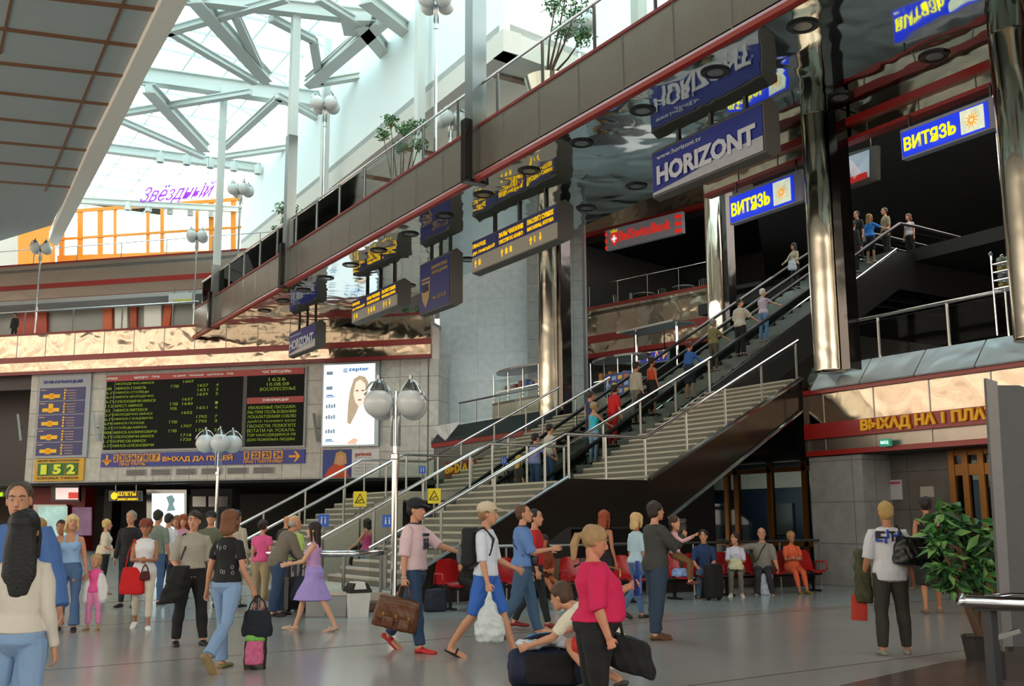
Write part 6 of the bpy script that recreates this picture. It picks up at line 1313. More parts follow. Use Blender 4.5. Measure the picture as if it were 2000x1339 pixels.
x, y, z = G(275, 1228); p, i = person(x, y, z, 1.62, 165, 'red haired person with glasses in white sleeveless blouse and cream capri trousers', fem=True, fat=.1, top='#dcdde2', sleeve=0, hem=.88, bcol='#cfc6b8', blen=.75, hair='curly', hcol='#7c3620', hL=(14, 2), hR=(-10, 2), kR=18, ftR=15, sL=(12, 6), eL=85, inL=35, sR=(15, 6), eR=85, inR=35, skin=SKIN2, shoes='#e6e4e0')
g_ = Blob()
for sd in (-1, 1): g_.limb([i['hp']((sd*.031+.02*math.cos(t), .1, .01+.016*math.sin(t))) for t in np.linspace(0, 6.28, 12)], [.003]*12, n=5)
bb = MB(); bb.add(np.concatenate(g_.v).tolist(), g_.f); i['fin'](build(bb, 'glasses', BLACK, p))
handbag(i['shR']+RIGHT*-.04-HEAD*.05, RIGHT, .38, .4, .18, '#c81418', 'big red shoulder bag with a knot, carried by the red haired person', .42)
handbag(i['chest']-ZA*.2+RIGHT*.03, RIGHT, .16, .13, .06, '#4a1218', 'small dark maroon purse at the waist of the red haired person', .1)
x, y, z = G(300, 1180); person(x, y, z, 1.8, 10, 'dark haired person in a grey green shirt seen from behind', top='#7d8a80', sleeve=.45, bcol=JEANS, hair='crop', hcol='#1a1614')
x, y, z = G(322, 1172); person(x, y, z, 1.74, 20, 'person in a white shirt and navy trousers seen from behind with a belt pouch', top='#cdd2dc', sleeve=.45, bcol='#1c2438', hair='crop', hcol='#1a1614')
x, y, z = G(338, 1165); person(x, y, z, 1.7, 175, 'person in sunglasses and a dark jacket before the glowing panel', fem=True, top='#4a4742', sleeve=1, bcol='#26262c', hair='bob', hcol='#7a5c3c', q=3)
x, y, z = G(351, 1168); person(x, y, z, 1.72, 165, 'red haired person in a pink top behind the man in the beige shirt', fem=True, top='#c890a0', sleeve=.45, bcol=JEANS, hair='long', hcol='#8c3c1e', q=3)
# ---------------- group by the lamp
x, y, z = G(368, 1260); p, i = person(x, y, z, 1.70, 150, 'dark haired person in beige shirt and black trousers, coat over one arm', top='#a09a8e', sleeve=.5, hem=1.0, bcol='#101113', hair='short', hcol='#2a1c14', hL=(6, 7), hR=(-2, 6), sR=(-5, 14), eR=75, inR=10, sL=(0, 10), q=1, collar='#a8a296', head=(-3, -25), loose=.012, shoes='#141210')
b_ = boxblob(i['wR']-ZA*.17-RIGHT*.06, RIGHT, HEAD, ZA*1.0+RIGHT*.35, .26, .16, .5, .8); blobthing('coat', 'folded black coat hanging over the arm of the person in the beige shirt', 'coat', [('fabric', b_, cloth('#0d0e10'), .012)], i['wR'])
s_ = strap([i['shR']-HEAD*.09, i['shR']+ZA*.03, i['chest']-RIGHT*.12+ZA*.05, i['wR']+ZA*.15], .016); blobthing('shoulder_strap', 'black bag strap over the shoulder of the person in the beige shirt', 'strap', [('strap', s_, BLACK, 0)], i['shR'])
x, y, z = G(437, 1308); p, i = person(x, y, z, 1.69, 25, 'person with auburn hair in a black patterned blouse and light jeans walking away', fem=True, top='#0e0f12', sleeve=.3, hem=.96, bcol=JEANSL, flare=.03, hair='bob', hcol='#6e4426', hL=(12, 3), hR=(-16, 3), kR=28, ftR=55, kL=8, sL=(-8, 12), sR=(2, 12), eR=25, q=1, shoes='#8c7a54', head=(0, 12))
rnd = random.Random(5); mb = MB()
for k in range(26):
    a = rnd.uniform(0, 6.28); zz = rnd.uniform(1.02, 1.36); w_, d_ = (.155 if zz > 1.2 else .15), .115
    c = Vector(i['tr'](i['up']((w_*math.cos(a)*1.0, d_*math.sin(a)*1.0, zz)))); n_ = (c-Vector(i['tr'](i['up']((0, 0, zz))))).normalized(); c += n_*.012
    t1 = n_.cross(ZA).normalized(); mb.tube([c+t1*.014*math.cos(t)+ZA*.02*math.sin(t) for t in np.linspace(0, 6.28, 8)], .0035, 4)
i['fin'](build(mb, 'blouse_pattern', mat('#9a9ca0', .7), p))
handbag(i['wR']+ZA*.0+RIGHT*.03, RIGHT, .34, .28, .14, '#0c1420', 'glossy black handbag with a chrome ring held by the person in the patterned blouse', .16)
b_ = boxblob(i['wR']-ZA*.62+RIGHT*.02, RIGHT*.9+HEAD*.3, HEAD, ZA, .24, .1, .42, .95); s_ = strap([i['wR'], i['wR']-ZA*.2+RIGHT*.04, i['wR']-ZA*.42+RIGHT*.05], .008); s_.limb([np.array(i['wR']), np.array(i['wR']-ZA*.2-RIGHT*.04), np.array(i['wR']-ZA*.42-RIGHT*.05)], [.008]*3)
fl = boxblob(i['wR']-ZA*.6+RIGHT*.02-HEAD*.035, RIGHT*.9+HEAD*.3, HEAD, ZA, .2, .07, .26, .9); gr = boxblob(i['wR']-ZA*.45+RIGHT*.02-HEAD*.03, RIGHT*.9+HEAD*.3, HEAD, ZA, .22, .08, .07, .9)
blobthing('shopping_bag', 'black shopping bag printed with pink flowers and green leaves', 'bag', [('body', b_, mat('#15160f', .4), .006), ('flower_print', fl, mat('#c45a86', .5, var=.6, vscale=25), .005), ('leaf_print', gr, mat('#6fb04a', .5, var=.5, vscale=25), .005), ('handle', s_, BLACK, 0)], i['wR'])
x, y, z = G(405, 1185); person(x, y, z, 1.76, 170, 'person in a camouflage shirt and dark cap half hidden behind auburn hair', top='#5f6450', sleeve=.45, bcol='#33352c', hair='crop', hcol='#241c18', cap='#20221f', q=3)
x, y, z = G(455, 1185); person(x, y, z, 1.78, 20, 'grey haired person in a cream jacket with a blue collar seen from behind', top='#b3ab98', sleeve=.95, bcol='#9a927e', hair='crop', hcol='#3a3a3c', collar='#2a4468', q=2)
x, y, z = G(508, 1190); p, i = person(x, y, z, 1.6, 15, 'person in a bright pink top and khaki capri trousers seen from behind', fem=True, fat=.12, top='#d8548c', sleeve=.22, bcol='#a39070', blen=.7, loose=.01, hair='bun', hcol='#2c1814', hL=(5, 4), hR=(-6, 3), shoes='#b06a6a')
handbag(i['shL']+HEAD*-.02, HEAD, .22, .16, .08, '#16151c', 'small black and white handbag on the shoulder of the person in bright pink', .3)
x, y, z = G(540, 1203); p, i = person(x, y, z, 1.72, 60, 'stooping old person in a grey brown jacket and jeans carrying a big navy bag', top='#6e675c', sleeve=1, hem=.84, lean=24, loose=.03, bcol=JEANSD, hair='fringe_bald', hcol='#a09a94', sR=(20, 6), eR=20, sL=(28, 6), eL=25, hL=(8, 3), hR=(-6, 3), shoes='#1c1815', head=(8, 0), q=2)
handbag(i['wR']+ZA*.05, RIGHT, .62, .42, .3, '#1a2036', 'large navy travel bag hanging from the hands of the stooping old person', .2, name='travel_bag')
x, y, z = G(580, 1195); o = thing('suitcase', 'black wheeled suitcase standing beside the stooping old person', 'suitcase', (x, y, 0)); part(MB().box(x-.22, x+.22, y-.14, y+.14, .06, .62), 'body', BLACK, o); part(MB().tube([(x-.12, y, .62), (x-.12, y, .95), (x+.12, y, .95), (x+.12, y, .62)], .012, 6), 'handle', SATIN, o)
for a_ in (-.17, .17): part(MB().tube([(x+a_, y-.03, .04), (x+a_, y+.03, .04)], .04, 10), 'wheel', BLACK, o)
x, y, z = G(570, 1192); person(x, y, z, 1.66, 20, 'person with blond tied hair in a lime green patterned blouse seen from behind', fem=True, top=mat('#a8c468', .8, var=.3, vscale=20), sleeve=.5, bottom='trousers', bcol='#3c3a48', hair='bun', hcol='#c8a054', q=2)
x, y, z = G(610, 1232); p, i = person(x, y, z, 1.60, -88, 'dark haired person striding in lavender top and lilac skirt, arms forward', fem=True, top='#b98fc4', tank=True, hem=1.04, bottom='skirt', bcol='#a492d8', blen=.98, hair='long', hcol='#241614', hL=(-24, 3), kL=6, ftL=16, hR=(26, 3), kR=10, ftR=-10, sL=(32, 4), eL=48, sR=(36, 6), eR=42, q=1, sandals=True, shoes='#c8b8a8', skin=mat('#d0a084', .5, var=.05), head=(2, 0))
x, y, z = G(555, 1150); person(x, y, z, 1.7, 20, 'bald person far behind the stooping old person', top='#3a2c28', hair=None, q=3)
x, y, z = atV(722, 1130, 22.9); person(10.6, 24.2, 0, 1.62, -60, 'person in a pink tank top holding the rail at the escalator foot', fem=True, top='#c0487c', tank=True, bcol=JEANS, hair='bob', hcol='#1e1412', sL=(30, 18), eL=20, q=3)
# ---------------- striding group in the middle
x, y, z = G(808, 1272); p, i = person(x, y, z, 1.84, 112, 'person in pale pink number tee, black cap and jeans, striding', top='#d8bcc2', sleeve=.5, hem=.93, loose=.012, bcol=JEANSD, hair='short', hcol='#1c1412', cap='#17181c', hL=(-18, 3), kL=20, ftL=38, hR=(12, 3), kR=4, sR=(-4, 8), eR=8, sL=(52, 6), eL=22, q=1, collar='#3c3a44', shoes='#b82424', head=(-4, -4), grip=1.0)
a = i['chest']; mb = MB()
Fv, Rv = i['F'], i['R']; o0 = a+Fv*.016+ZA*.0
mb.text('56', o0+Rv*.07-ZA*.09-Fv*.008, -Rv, ZA, .14, .14, .012, .05); mb.text('BROOKLYN', o0+Rv*.08+ZA*.07-Fv*.012, -Rv, ZA, .16, .035, .012, .02); i['fin'](build(mb, 'shirt_print', mat('#33344a', .7), p))
w = i['wR']; X_ = (RIGHT*.95-ZA*.22); bc = w-ZA*.33-RIGHT*.08
LE = mat('#5c3418', .4, var=.35, vscale=6, bump=.4, bscale=14, name='brown_leather')
hb = strap([w-RIGHT*.07-ZA*.12, w-RIGHT*.04-ZA*.0, w+RIGHT*.05-ZA*.01, w+RIGHT*.08-ZA*.14], .014)
fl = boxblob(bc-HEAD*.1+ZA*.03, X_, HEAD, ZA+RIGHT*.22, .5, .06, .24, .95); pk = boxblob(bc-HEAD*.13-ZA*.1-X_*.1, X_, HEAD, ZA+RIGHT*.22, .14, .06, .13); pk2 = boxblob(bc-HEAD*.13-ZA*.1+X_*.1, X_, HEAD, ZA+RIGHT*.22, .14, .06, .13)
bag = blobthing('leather_bag', 'worn brown leather travel bag held by the person in the black cap', 'bag', [('body', boxblob(bc, X_, HEAD, ZA+RIGHT*.22, .56, .2, .38, .92), LE, .006), ('flap', fl, LE, .004), ('pocket', pk, LE, .003), ('pocket', pk2, LE, .003), ('handle', hb, LE, 0)], w, .009)
mb = MB()
for k in (-.16, .0, .16): cc = bc-HEAD*.14-ZA*.02+X_*k; mb.beam(cc-ZA*.02, cc+ZA*.02, .03, .01)
ob = build(mb, 'buckle', GOLD, bag); ob.data.transform(Matrix.Translation(-bag.location))
bb = MB(); bb.tube([i['wR']-Vector(i['F'])*0+ZA*.1+Vector((.035*math.cos(t), .035*math.sin(t), 0)) for t in np.linspace(0, 6.28, 12)], .004, 5); i['fin'](build(bb, 'bracelet', WHITE, p))
# backpack walker
x, y, z = G(950, 1282); p, i = person(x, y, z, 1.82, 106, 'person in cream cap, white tee and blue shorts wearing a black backpack', top='#cdd6e4', sleeve=.5, hem=.93, bottom='shorts', blen=1.0, bcol='#2f62b8', hair='short', hcol='#8a6848', cap='#c8b8a0', hL=(22, 3), kL=4, hR=(-16, 3), kR=22, ftR=20, sR=(6, 8), eR=10, sL=(15, 5), eL=50, q=1, sandals=True, shoes='#1c1816', head=(0, 10), grip=1.0)
b_ = boxblob(i['back']-i['F']*.05+ZA*.0, i['R'], i['F'], ZA, .3, .2, .46, .85); s_ = strap([i['shR']-i['F']*.12+ZA*-.02, i['shR']+ZA*.035+i['F']*.0, i['shR']+i['F']*.13-ZA*.1, i['shR']+i['F']*.08-ZA*.28, i['back']+i['R']*.17-ZA*.25], .018); pk = boxblob(i['back']-i['F']*.15-ZA*.08, i['R'], i['F'], ZA, .24, .08, .24, .9)
blobthing('backpack', 'black and grey backpack on the back of the person in blue shorts', 'backpack', [('body', b_, cloth('#141618'), .006), ('front_pocket', pk, cloth('#5c6266'), .004), ('strap', s_, BLACK, 0)], i['back'])
w = i['wR']; b_ = Blob(); b_.rings([(np.array(w-ZA*t), np.array(RIGHT*a_), np.array(HEAD*a_*.55)) for t, a_ in ((0.0, .02), (.08, .04), (.2, .1), (.35, .16), (.48, .19), (.56, .15))], 18, .3)
blobthing('carrier_bag', 'full white plastic carrier bag held by the person in blue shorts', 'bag', [('body', b_, mat('#c3ccce', .3, var=.15, vscale=12, bump=.6, bscale=25), .012)], w, .009)
# blue shirt walker and red shirt behind
x, y, z = G(1022, 1245); p, i = person(x, y, z, 1.80, 88, 'person in a blue tee and jeans gesturing with one open hand', top='#5f83c0', sleeve=.5, hem=.94, bcol='#3c5a78', hair='crop', hcol='#5c3c28', hL=(16, 3), kL=4, hR=(-14, 3), kR=20, ftR=25, sR=(25, 8), eR=75, sL=(5, 5), q=1, collar='#26344c', loose=.012, head=(10, -10), shoes='#26262a', grip=.15)
b_ = boxblob(i['hip']+i['F']*.16+ZA*.06+i['R']*.06, i['R'], i['F'], ZA, .2, .1, .14); s_ = strap([i['shL']+ZA*.02, i['back']+ZA*.0-i['F']*.01+i['R']*.08, i['hip']+i['R']*.17+ZA*.12, i['hip']+i['F']*.14+i['R']*.1+ZA*.1], .012); blobthing('belt_pouch', 'black pouch on a diagonal strap worn by the person in the blue tee', 'bag', [('body', b_, BLACK, .003), ('strap', s_, BLACK, 0)], i['hip'])
x, y, z = G(1056, 1236); person(x+.3, y+.6, z, 1.74, 95, 'person in a red tee and red shoes walking beyond the blue tee', top='#b81c20', sleeve=.5, bcol='#1c2028', hair='crop', hcol='#1c1412', shoes='#7c1c1c', q=2, hL=(14, 2), hR=(-14, 2), kR=15, head=(0, -20))
# magenta shirt, foreground
F_ = atZ(1178, 1376, 0); h_ = (F_-Vector((0, 0, 0))).length
x, y, z = G(1165, 1455); p, i = person(x, y, z, 1.51, 80, 'stout person with a blond ponytail in a magenta tee looking up, black trousers', fem=True, fat=.62, top='#c81450', sleeve=.52, hem=.98, loose=.012, bcol='#0e0e10', hair='pony', hcol='#a08058', head=(-18, -6), sR=(-4, 12), eR=22, inR=10, sL=(30, 5), eL=85, q=1, skin=mat('#c08064', .5, var=.07, vscale=8), shoes='#1a1a1c', grip=1.0)
w = i['wL']; o = thing('water_bottle', 'blue plastic drink bottle in the hand of the person in magenta', 'bottle', tuple(w)); part(MB().lathe(w-ZA*.1, [(.03, 0), (.034, .02), (.034, .15), (.014, .2), (.014, .23)], 14), 'body', mat('#1c3a78', .15), o); part(MB().lathe(w+ZA*.13, [(.016, 0), (.016, .025)], 10), 'cap', BLUE, o)
s_ = strap([i['shL']-i['F']*.12+ZA*-.02, i['shL']+ZA*.03, i['chest']+i['R']*-.02+ZA*.02, i['chest']+i['R']*-.06-ZA*.22, i['chest']-ZA*.42+i['F']*.05-i['R']*.1], .014)
b_ = boxblob(i['chest']-ZA*.50+i['F']*.1-i['R']*.1, RIGHT*.9-ZA*.3, HEAD, ZA, .36, .18, .26, .8); blobthing('shoulder_bag', 'slouching black shoulder bag in front of the person in magenta', 'bag', [('body', b_, cloth('#0c0c0e'), .008), ('strap', s_, BLACK, 0)], i['chest'])
nk = Blob(); nk.limb([i['shR']+ZA*.0+i['F']*.03, i['chest']+ZA*.12, i['chest']+ZA*.07, i['chest']+ZA*.12-i['R']*.0, i['shL']+i['F']*.03], [.006]*5, n=6); bb = MB(); bb.add(np.concatenate(nk.v).tolist(), nk.f); i['fin'](build(bb, 'neck_cord', mat('#b8a468', .3, .8), p))
# crouching person behind the magenta shirt
x, y, z = G(1200, 1372); x += .25; y += .35
p, i = person(x, y, z, 1.74, -60, 'person crouching over the luggage in red and white shorts, mostly hidden', top='#d8d0bc', sleeve=.4, hem=1.0, lean=50, bottom='shorts', blen=.8, bcol='#c02c24', hair='short', hcol='#4a3424', hL=(95, 12), kL=140, hR=(70, 10), kR=140, ftL=10, ftR=30, sL=(40, 10), eL=30, sR=(50, 10), eR=30, q=2, skin=SKIN, shoes='#3c3c3a')
c = i['hip']; b_ = boxblob(c-ZA*.12-i['F']*.02, i['R'], i['F'], ZA, .4, .3, .16, .95); ob = remesh(b_, 'white_shorts_panel', .011, cloth('#d0ccc6'), p, 2, .004); ob.data.transform(Matrix.Translation(-p.location))
# luggage on the floor
L0 = atZ(1070, 1348, 0); bX = RIGHT; NV = cloth('#16223c', .3, 25)
DF = Blob(); 
R_ = [(np.array(L0+HEAD*.2+RIGHT*t+ZA*.19), np.array(HEAD*.19*k), np.array(ZA*.185*k)) for t, k in ((-.36, .8), (-.33, .95), (-.2, 1), (0, 1.0), (.2, 1), (.33, .96), (.36, .8))]; DF.rings(R_, 20, .1)
pn = boxblob(L0+HEAD*.02+ZA*.19+RIGHT*.02, RIGHT, HEAD, ZA, .46, .06, .28, 1.); hs_ = strap([L0+HEAD*.1-RIGHT*.12+ZA*.36, L0+HEAD*.16-RIGHT*.08+ZA*.43, L0+HEAD*.16+RIGHT*.08+ZA*.43, L0+HEAD*.1+RIGHT*.12+ZA*.36], .014)
blobthing('duffel_bag', 'navy and black duffel bag lying on the floor before the magenta shirt', 'bag', [('body', DF, NV, .008), ('black_panel', pn, cloth('#0b0b0d'), .004), ('handle', hs_, BLACK, 0)], L0)
JK = L0+HEAD*.2+ZA*.41; jb = Blob(); jb.ell(JK-RIGHT*.12, (.2, .16, .05)); jb.ell(JK+RIGHT*.05+ZA*.03, (.16, .13, .05)); jb.ell(JK+RIGHT*.18, (.13, .14, .05)); jb2 = Blob(); jb2.limb([np.array(JK-RIGHT*.22-HEAD*.05+ZA*.03), np.array(JK-RIGHT*.08-HEAD*.06+ZA*.075), np.array(JK+RIGHT*.05-HEAD*.04+ZA*.095)], [.035, .04, .03], flat=.5); jb3 = Blob(); jb3.limb([np.array(JK-RIGHT*.18+HEAD*.03+ZA*.06), np.array(JK+RIGHT*.0+HEAD*.03+ZA*.09)], [.03, .03], flat=.5)
blobthing('jacket', 'white sports jacket with navy and blue stripes crumpled on the duffel bag', 'jacket', [('fabric', jb, cloth('#c8ccd8'), .014), ('navy_stripe', jb2, cloth('#1a1c30'), .004), ('blue_stripe', jb3, cloth('#4a8cc8'), .004)], JK)
# ---------------- couple with a child
x, y, z = G(1285, 1248); p, i = person(x, y, z, 1.80, 70, 'person in a dark grey jacket and blue jeans carrying a small child', top='#3a3a38', sleeve=1, hem=.86, loose=.025, bcol='#2a3c52', hair='short', hcol='#2c1e1a', hL=(5, 3), hR=(-5, 3), sR=(38, 6), eR=95, inR=20, sL=(45, 4), eL=80, q=2, shoes='#5a3a1e', head=(5, 0))
cp = i['chest']+ZA*-.42+i['F']*.10+i['R']*.10
person(cp.x, cp.y, cp.z-.16, .98, 110, 'small child in pink top and brown trousers carried by the person in grey', fem=True, child=True, top='#d8a8b0', sleeve=1, bcol='#6a4a2c', hair='short', hcol='#3c2418', hL=(60, 18), kL=65, hR=(60, 18), kR=60, sR=(55, 10), eR=60, sL=(60, 8), eL=60, shoes='#5a2418', q=2, head=(0, -30))
x, y, z = G(1252, 1212); person(x+.15, y+.25, z, 1.68, 60, 'person with light blond hair in pale blue standing behind the person with the child', fem=True, top='#a8c4d4', sleeve=.45, bcol=JEANS, hair='bob', hcol='#c8a878', hL=(12, 2), hR=(-20, 3), kR=20, ftR=25, q=2, skin=SKIN2)
cb = i['chest']+i['F']*.22+ZA*.18; b_ = boxblob(cb, RIGHT, HEAD, ZA, .22, .16, .2); blobthing('camera_bag', 'black camera bag held up beside the carried child', 'bag', [('body', b_, BLACK, .004)], cb)
x, y, z = G(1165, 1195); person(x+.2, y, z, 1.72, 50, 'person with long ginger hair in a black strappy top standing by the guard rail', fem=True, top='#141416', tank=True, bcol='#1a1a1e', hair='long', hcol='#8c3a14', q=2, skin=SKIN2)
# ---------------- seated people
def seated(px, lab, v=None, face=180, **k):
    v = BV-.2 if v is None else v
    u = atV(px, 1100, v).x
    return person(u, v, 0, k.pop('h', 1.7), face, lab, sit=True, hL=k.pop('hL', (82, 5)), kL=k.pop('kL', 82), hR=k.pop('hR', (82, 5)), kR=k.pop('kR', 82), **k)
FV = 180+13
seated(1376, 'seated person in a dark blue polo shirt and jeans behind the black suitcase', top='#16335e', sleeve=.5, bcol='#4a6480', hair='short', hcol='#1e1614', h=1.78, sL=(25, 8), eL=50, inL=30, sR=(25, 8), eR=50, inR=30, face=FV, lean=4, collar='#16335e', shoes='#2a2420')
p, i = seated(1437, 'seated person with dark bobbed hair in a lilac white blouse and grey trousers', fem=True, fat=.1, top='#c4c6dc', sleeve=.45, bcol='#67655c', hair='short', hcol='#2e1418', h=1.64, head=(0, -45), sL=(25, 5), eL=80, inL=40, sR=(25, 5), eR=80, inR=40, face=FV, shoes='#d8d6d2')
c = i['hip']+i['F']*.3+ZA*.1; blobthing('jacket', 'folded cream jacket on the lap of the person in the lilac blouse', 'jacket', [('fabric', boxblob(c, i['R'], i['F'], ZA, .3, .24, .22, .8), cloth('#c8c8a4'), .012)], c)
p, i = seated(1490, 'big bald seated person in a grey tee with a black strap across the chest', fat=.28, top='#7e7c76', sleeve=.5, bcol='#2c2c34', hair='fringe_bald', hcol='#5a4438', h=1.84, sR=(-5, 78), eR=8, sL=(15, 12), eL=30, face=FV, shoes='#1c1a1a', hL=(80, 14), hR=(80, 12), kL=90, kR=90)
s_ = strap([i['shL']+ZA*.03, i['chest']+ZA*.08+i['F']*.03, i['chest']-ZA*.15+i['R']*.12+i['F']*.03, i['hip']+i['R']*.2+ZA*.1], .014); blobthing('shoulder_strap', 'black strap across the chest of the big seated person', 'strap', [('strap', s_, BLACK, 0)], i['chest'])
c = Vector((i['wL'].x, i['wL'].y, 0)); P_ = G(1498, 1161); c = Vector((P_[0], P_[1], .22)); blobthing('carrier_bag', 'white carrier bag standing on the floor between the seated people', 'bag', [('body', boxblob(c, RIGHT, HEAD, ZA, .3, .18, .44, .95), mat('#aab4c8', .35, var=.15, vscale=9, bump=.4, bscale=20), .008)], c)
p, i = seated(1547, 'seated person in orange blouse and trousers nearest the stone pier', fem=True, fat=.14, top='#d8603c', sleeve=.35, hem=.9, bcol='#d45c38', blen=.8, hair='short', hcol='#a07c44', h=1.66, sL=(20, 6), eL=90, inL=50, sR=(20, 6), eR=90, inR=50, face=FV-20, hL=(80, 0), hR=(80, -4), kL=55, kR=60, shoes='#7c6a34', skin=SKIN2)
P_ = G(1401, 1172); o = thing('suitcase', 'black soft suitcase standing before the seated person in dark blue', 'suitcase', (P_[0], P_[1], 0)); u_, v_ = P_[0], P_[1]+.1
ob = remesh(boxblob((u_, v_, .38), (1, 0, 0), (0, 1, 0), (0, 0, 1), .4, .26, .66, .95), 'body', .012, cloth('#0c0c0e'), o, 2, .004); ob.data.transform(Matrix.Translation(-o.location)); part(MB().tube([(u_-.1, v_, .7), (u_-.1, v_, 1.05), (u_+.1, v_, 1.05), (u_+.1, v_, .7)], .01, 6), 'handle', BLACK, o)
for a_ in (-.14, .14): part(MB().tube([(u_+a_, v_-.03, .035), (u_+a_, v_+.03, .035)], .035, 10), 'wheel', BLACK, o)
seated(912, 'seated person with brown hair in a black top reading on the red seats', v=BV-.1, fem=True, top='#0f0f12', sleeve=.3, bcol='#101014', hair='bob', hcol='#5c3420', h=1.66, sL=(35, 4), eL=70, inL=20, sR=(20, 8), eR=130, head=(18, 20), face=150)
p, i = seated(1062, 'seated person with crossed legs, white trainers and an orange brown top', v=BV-.6, fem=True, top='#7c3414', sleeve=.5, bottom='skirt', blen=.5, bcol='#4c2010', hair='bob', hcol='#2a1410', h=1.66, skin=mat('#a8603c', .5), hR=(88, -12), kR=45, ftR=10, hL=(82, 2), kL=85, sL=(20, 4), eL=70, inL=40, sR=(20, 4), eR=70, inR=40, face=160, shoes='#dcdce0')
P_ = atV(858, 1190, BV-.3); o = blobthing('travel_bag', 'dark blue bag on the floor under the empty red seat', 'bag', [('body', boxblob((P_.x, BV-.15, .2), (1, 0, 0), (0, 1, 0), (0, 0, 1), .42, .26, .38, .85), cloth('#1c2236'), .008)], (P_.x, BV-.15, 0))
P_ = atV(1328, 1130, BV-.4); o = blobthing('shopping_bag', 'blue and white plastic bag lying on the empty red seat', 'bag', [('body', boxblob((P_.x, BV-.4, .53), (1, 0, 0), (0, 1, 0), (0, 0, 1), .36, .24, .16, .7), mat('#7c9cd0', .4, var=.6, vscale=16), .01)], (P_.x, BV-.4, .45))
# ---------------- right foreground
x, y, z = G(1748, 1278); p, i = person(x, y, z, 1.75, 8, 'blond person in white shirt with black and blue blocks, walking away', fat=.12, top='#c6c6cc', sleeve=.5, hem=.84, loose=.012, bcol='#2c2a22', hair='short', hcol='#a88a50', hL=(-4, 5), hR=(4, 5), sL=(5, 12), eL=20, sR=(0, 10), q=1, shoes='#8a8680', skin=SKIN2)
mb = MB(); rnd = random.Random(3)
pts_ = [(-.13, 1.37, .05, .09, 0), (-.09, 1.40, .08, .025, 0), (-.08, 1.34, .07, .02, 0), (-.05, 1.31, .025, .08, 1), (-.02, 1.38, .025, .1, 1), (.02, 1.40, .09, .025, 0), (.03, 1.34, .025, .09, 0), (.07, 1.36, .07, .03, 1), (.11, 1.38, .03, .07, 1), (-.12, 1.30, .07, .022, 1), (.1, 1.31, .08, .025, 0), (-.15, 1.34, .022, .1, 1)]
for cx_, cz_, w_, h2, mi_ in pts_:
    q_ = []
    for a_, b_2 in ((-1, -1), (1, -1), (1, 1), (-1, 1)):
        X0 = cx_+a_*w_/2; Z0 = cz_+b_2*h2/2; yy = -(.112*math.sqrt(max(.05, 1-(X0/.2)**2))+.036+(.012 if Z0 < 1.37 else -.012*(Z0-1.37)/.05)); q_.append(Vector(i['tr'](i['up']((X0, yy, Z0)))))
    mb.mi(mi_); mb.slab(q_, i['F']*.02)
i['fin'](build(mb, 'shirt_blocks', [mat('#101014', .7), mat('#1c3aa0', .7)], p))
b_ = boxblob(i['shR']+RIGHT*.2-ZA*.27-HEAD*.1, RIGHT*.95-ZA*.1, HEAD, ZA+RIGHT*.15, .62, .3, .34, .9); s_ = strap([i['shR']-HEAD*.14-ZA*.08, i['shR']+ZA*.04, i['shR']+HEAD*.1-ZA*.15, i['shR']+HEAD*.05-ZA*.3], .022)
blobthing('travel_bag', 'large black travel bag slung on the shoulder of the person in the block shirt', 'bag', [('body', b_, mat('#0a0a0c', .35, var=.2, bump=.2), .008), ('strap', s_, BLACK, 0)], i['shR'])
cm = cloth('#3a3a28'); b_ = boxblob(i['wL']+ZA*.08+RIGHT*.02, RIGHT, HEAD, ZA, .2, .2, .62, .75); blobthing('camouflage_jacket', 'green camouflage jacket hanging over the arm of the person in the block shirt', 'jacket', [('fabric', b_, mat('#3d3f26', .8, var=.6, vscale=14), .012)], i['wL'])
c = i['wL']-ZA*.28-RIGHT*.04; o = thing('gift_bag', 'narrow orange red paper bag hanging from a hand beside the camouflage jacket', 'bag', tuple(c)); part(MB().slab([c-RIGHT*.08-ZA*.16, c+RIGHT*.09-ZA*.17, c+RIGHT*.1+ZA*.13, c-RIGHT*.06+ZA*.14], HEAD*.1), 'body', mat('#b8321e', .45, var=.08), o); part(MB().tube([c-RIGHT*.03+ZA*.13+HEAD*.05, i['wL'], c+RIGHT*.06+ZA*.13+HEAD*.05], .004, 5), 'handle', WHITE, o)
x, y, z = G(1822, 1197); person(x, y, z, 1.93, 15, 'dark haired person in a black dress behind the leafy tree', fem=True, top='#0e0e10', tank=True, bottom='skirt', blen=1.15, bcol='#0e0e10', hair='bun', hcol='#1e1416', hL=(-10, 2), hR=(12, 2), kL=14, q=2, skin=SKIN2, shoes='#7a6654')
# ---------------- riders on the escalators
ESV = 23.7
def rider(px, lab, v=ESV, up_=True, face=58, h=1.7, py=700, fem=False, **k):
    k.setdefault('q', 2); z0 = 0
    # column of picture px on the plane v: slide u so that the body stands at px
    u = 20.
    for _ in range(12):
        zz = max(0, ez(u+.2)); P = atV(px, py, v); 
        u = P.x; d = _ray(px, 0); 
        # correct for lens tilt: find py of the mid body
        T_ = Vector((u, v, zz+.9)); dd = np.array(T_)-CAM; py = 669.5-FPX*(dd@_u)/(dd@_f)
    zz = max(0, (math.floor((u-EU)/.4+.5)*.4)*ES+.2) if u < 29.2 else ez(29.4)+.02
    return person(u, v, zz, h, face, lab, fem=fem, **k)
HR = dict(sR=(48, 10), eR=15)
rider(1014, 'rider with curly yellow hair at the foot of the escalator', fem=True, hcol='#c8a050', hair='long', top='#2a2426', bcol='#222228', h=1.6)
rider(1046, 'rider in a lavender tee with black hair low on the escalator', top='#8c90c4', bcol='#35507a', hair='short', hcol='#15110f', h=1.72, **HR)
rider(1074, 'rider in a plain white tee with black hair, third from the foot of the escalator', v=24.0, top='#b9b4a8', bcol='#35507a', hair='crop', hcol='#14100e', h=1.78)
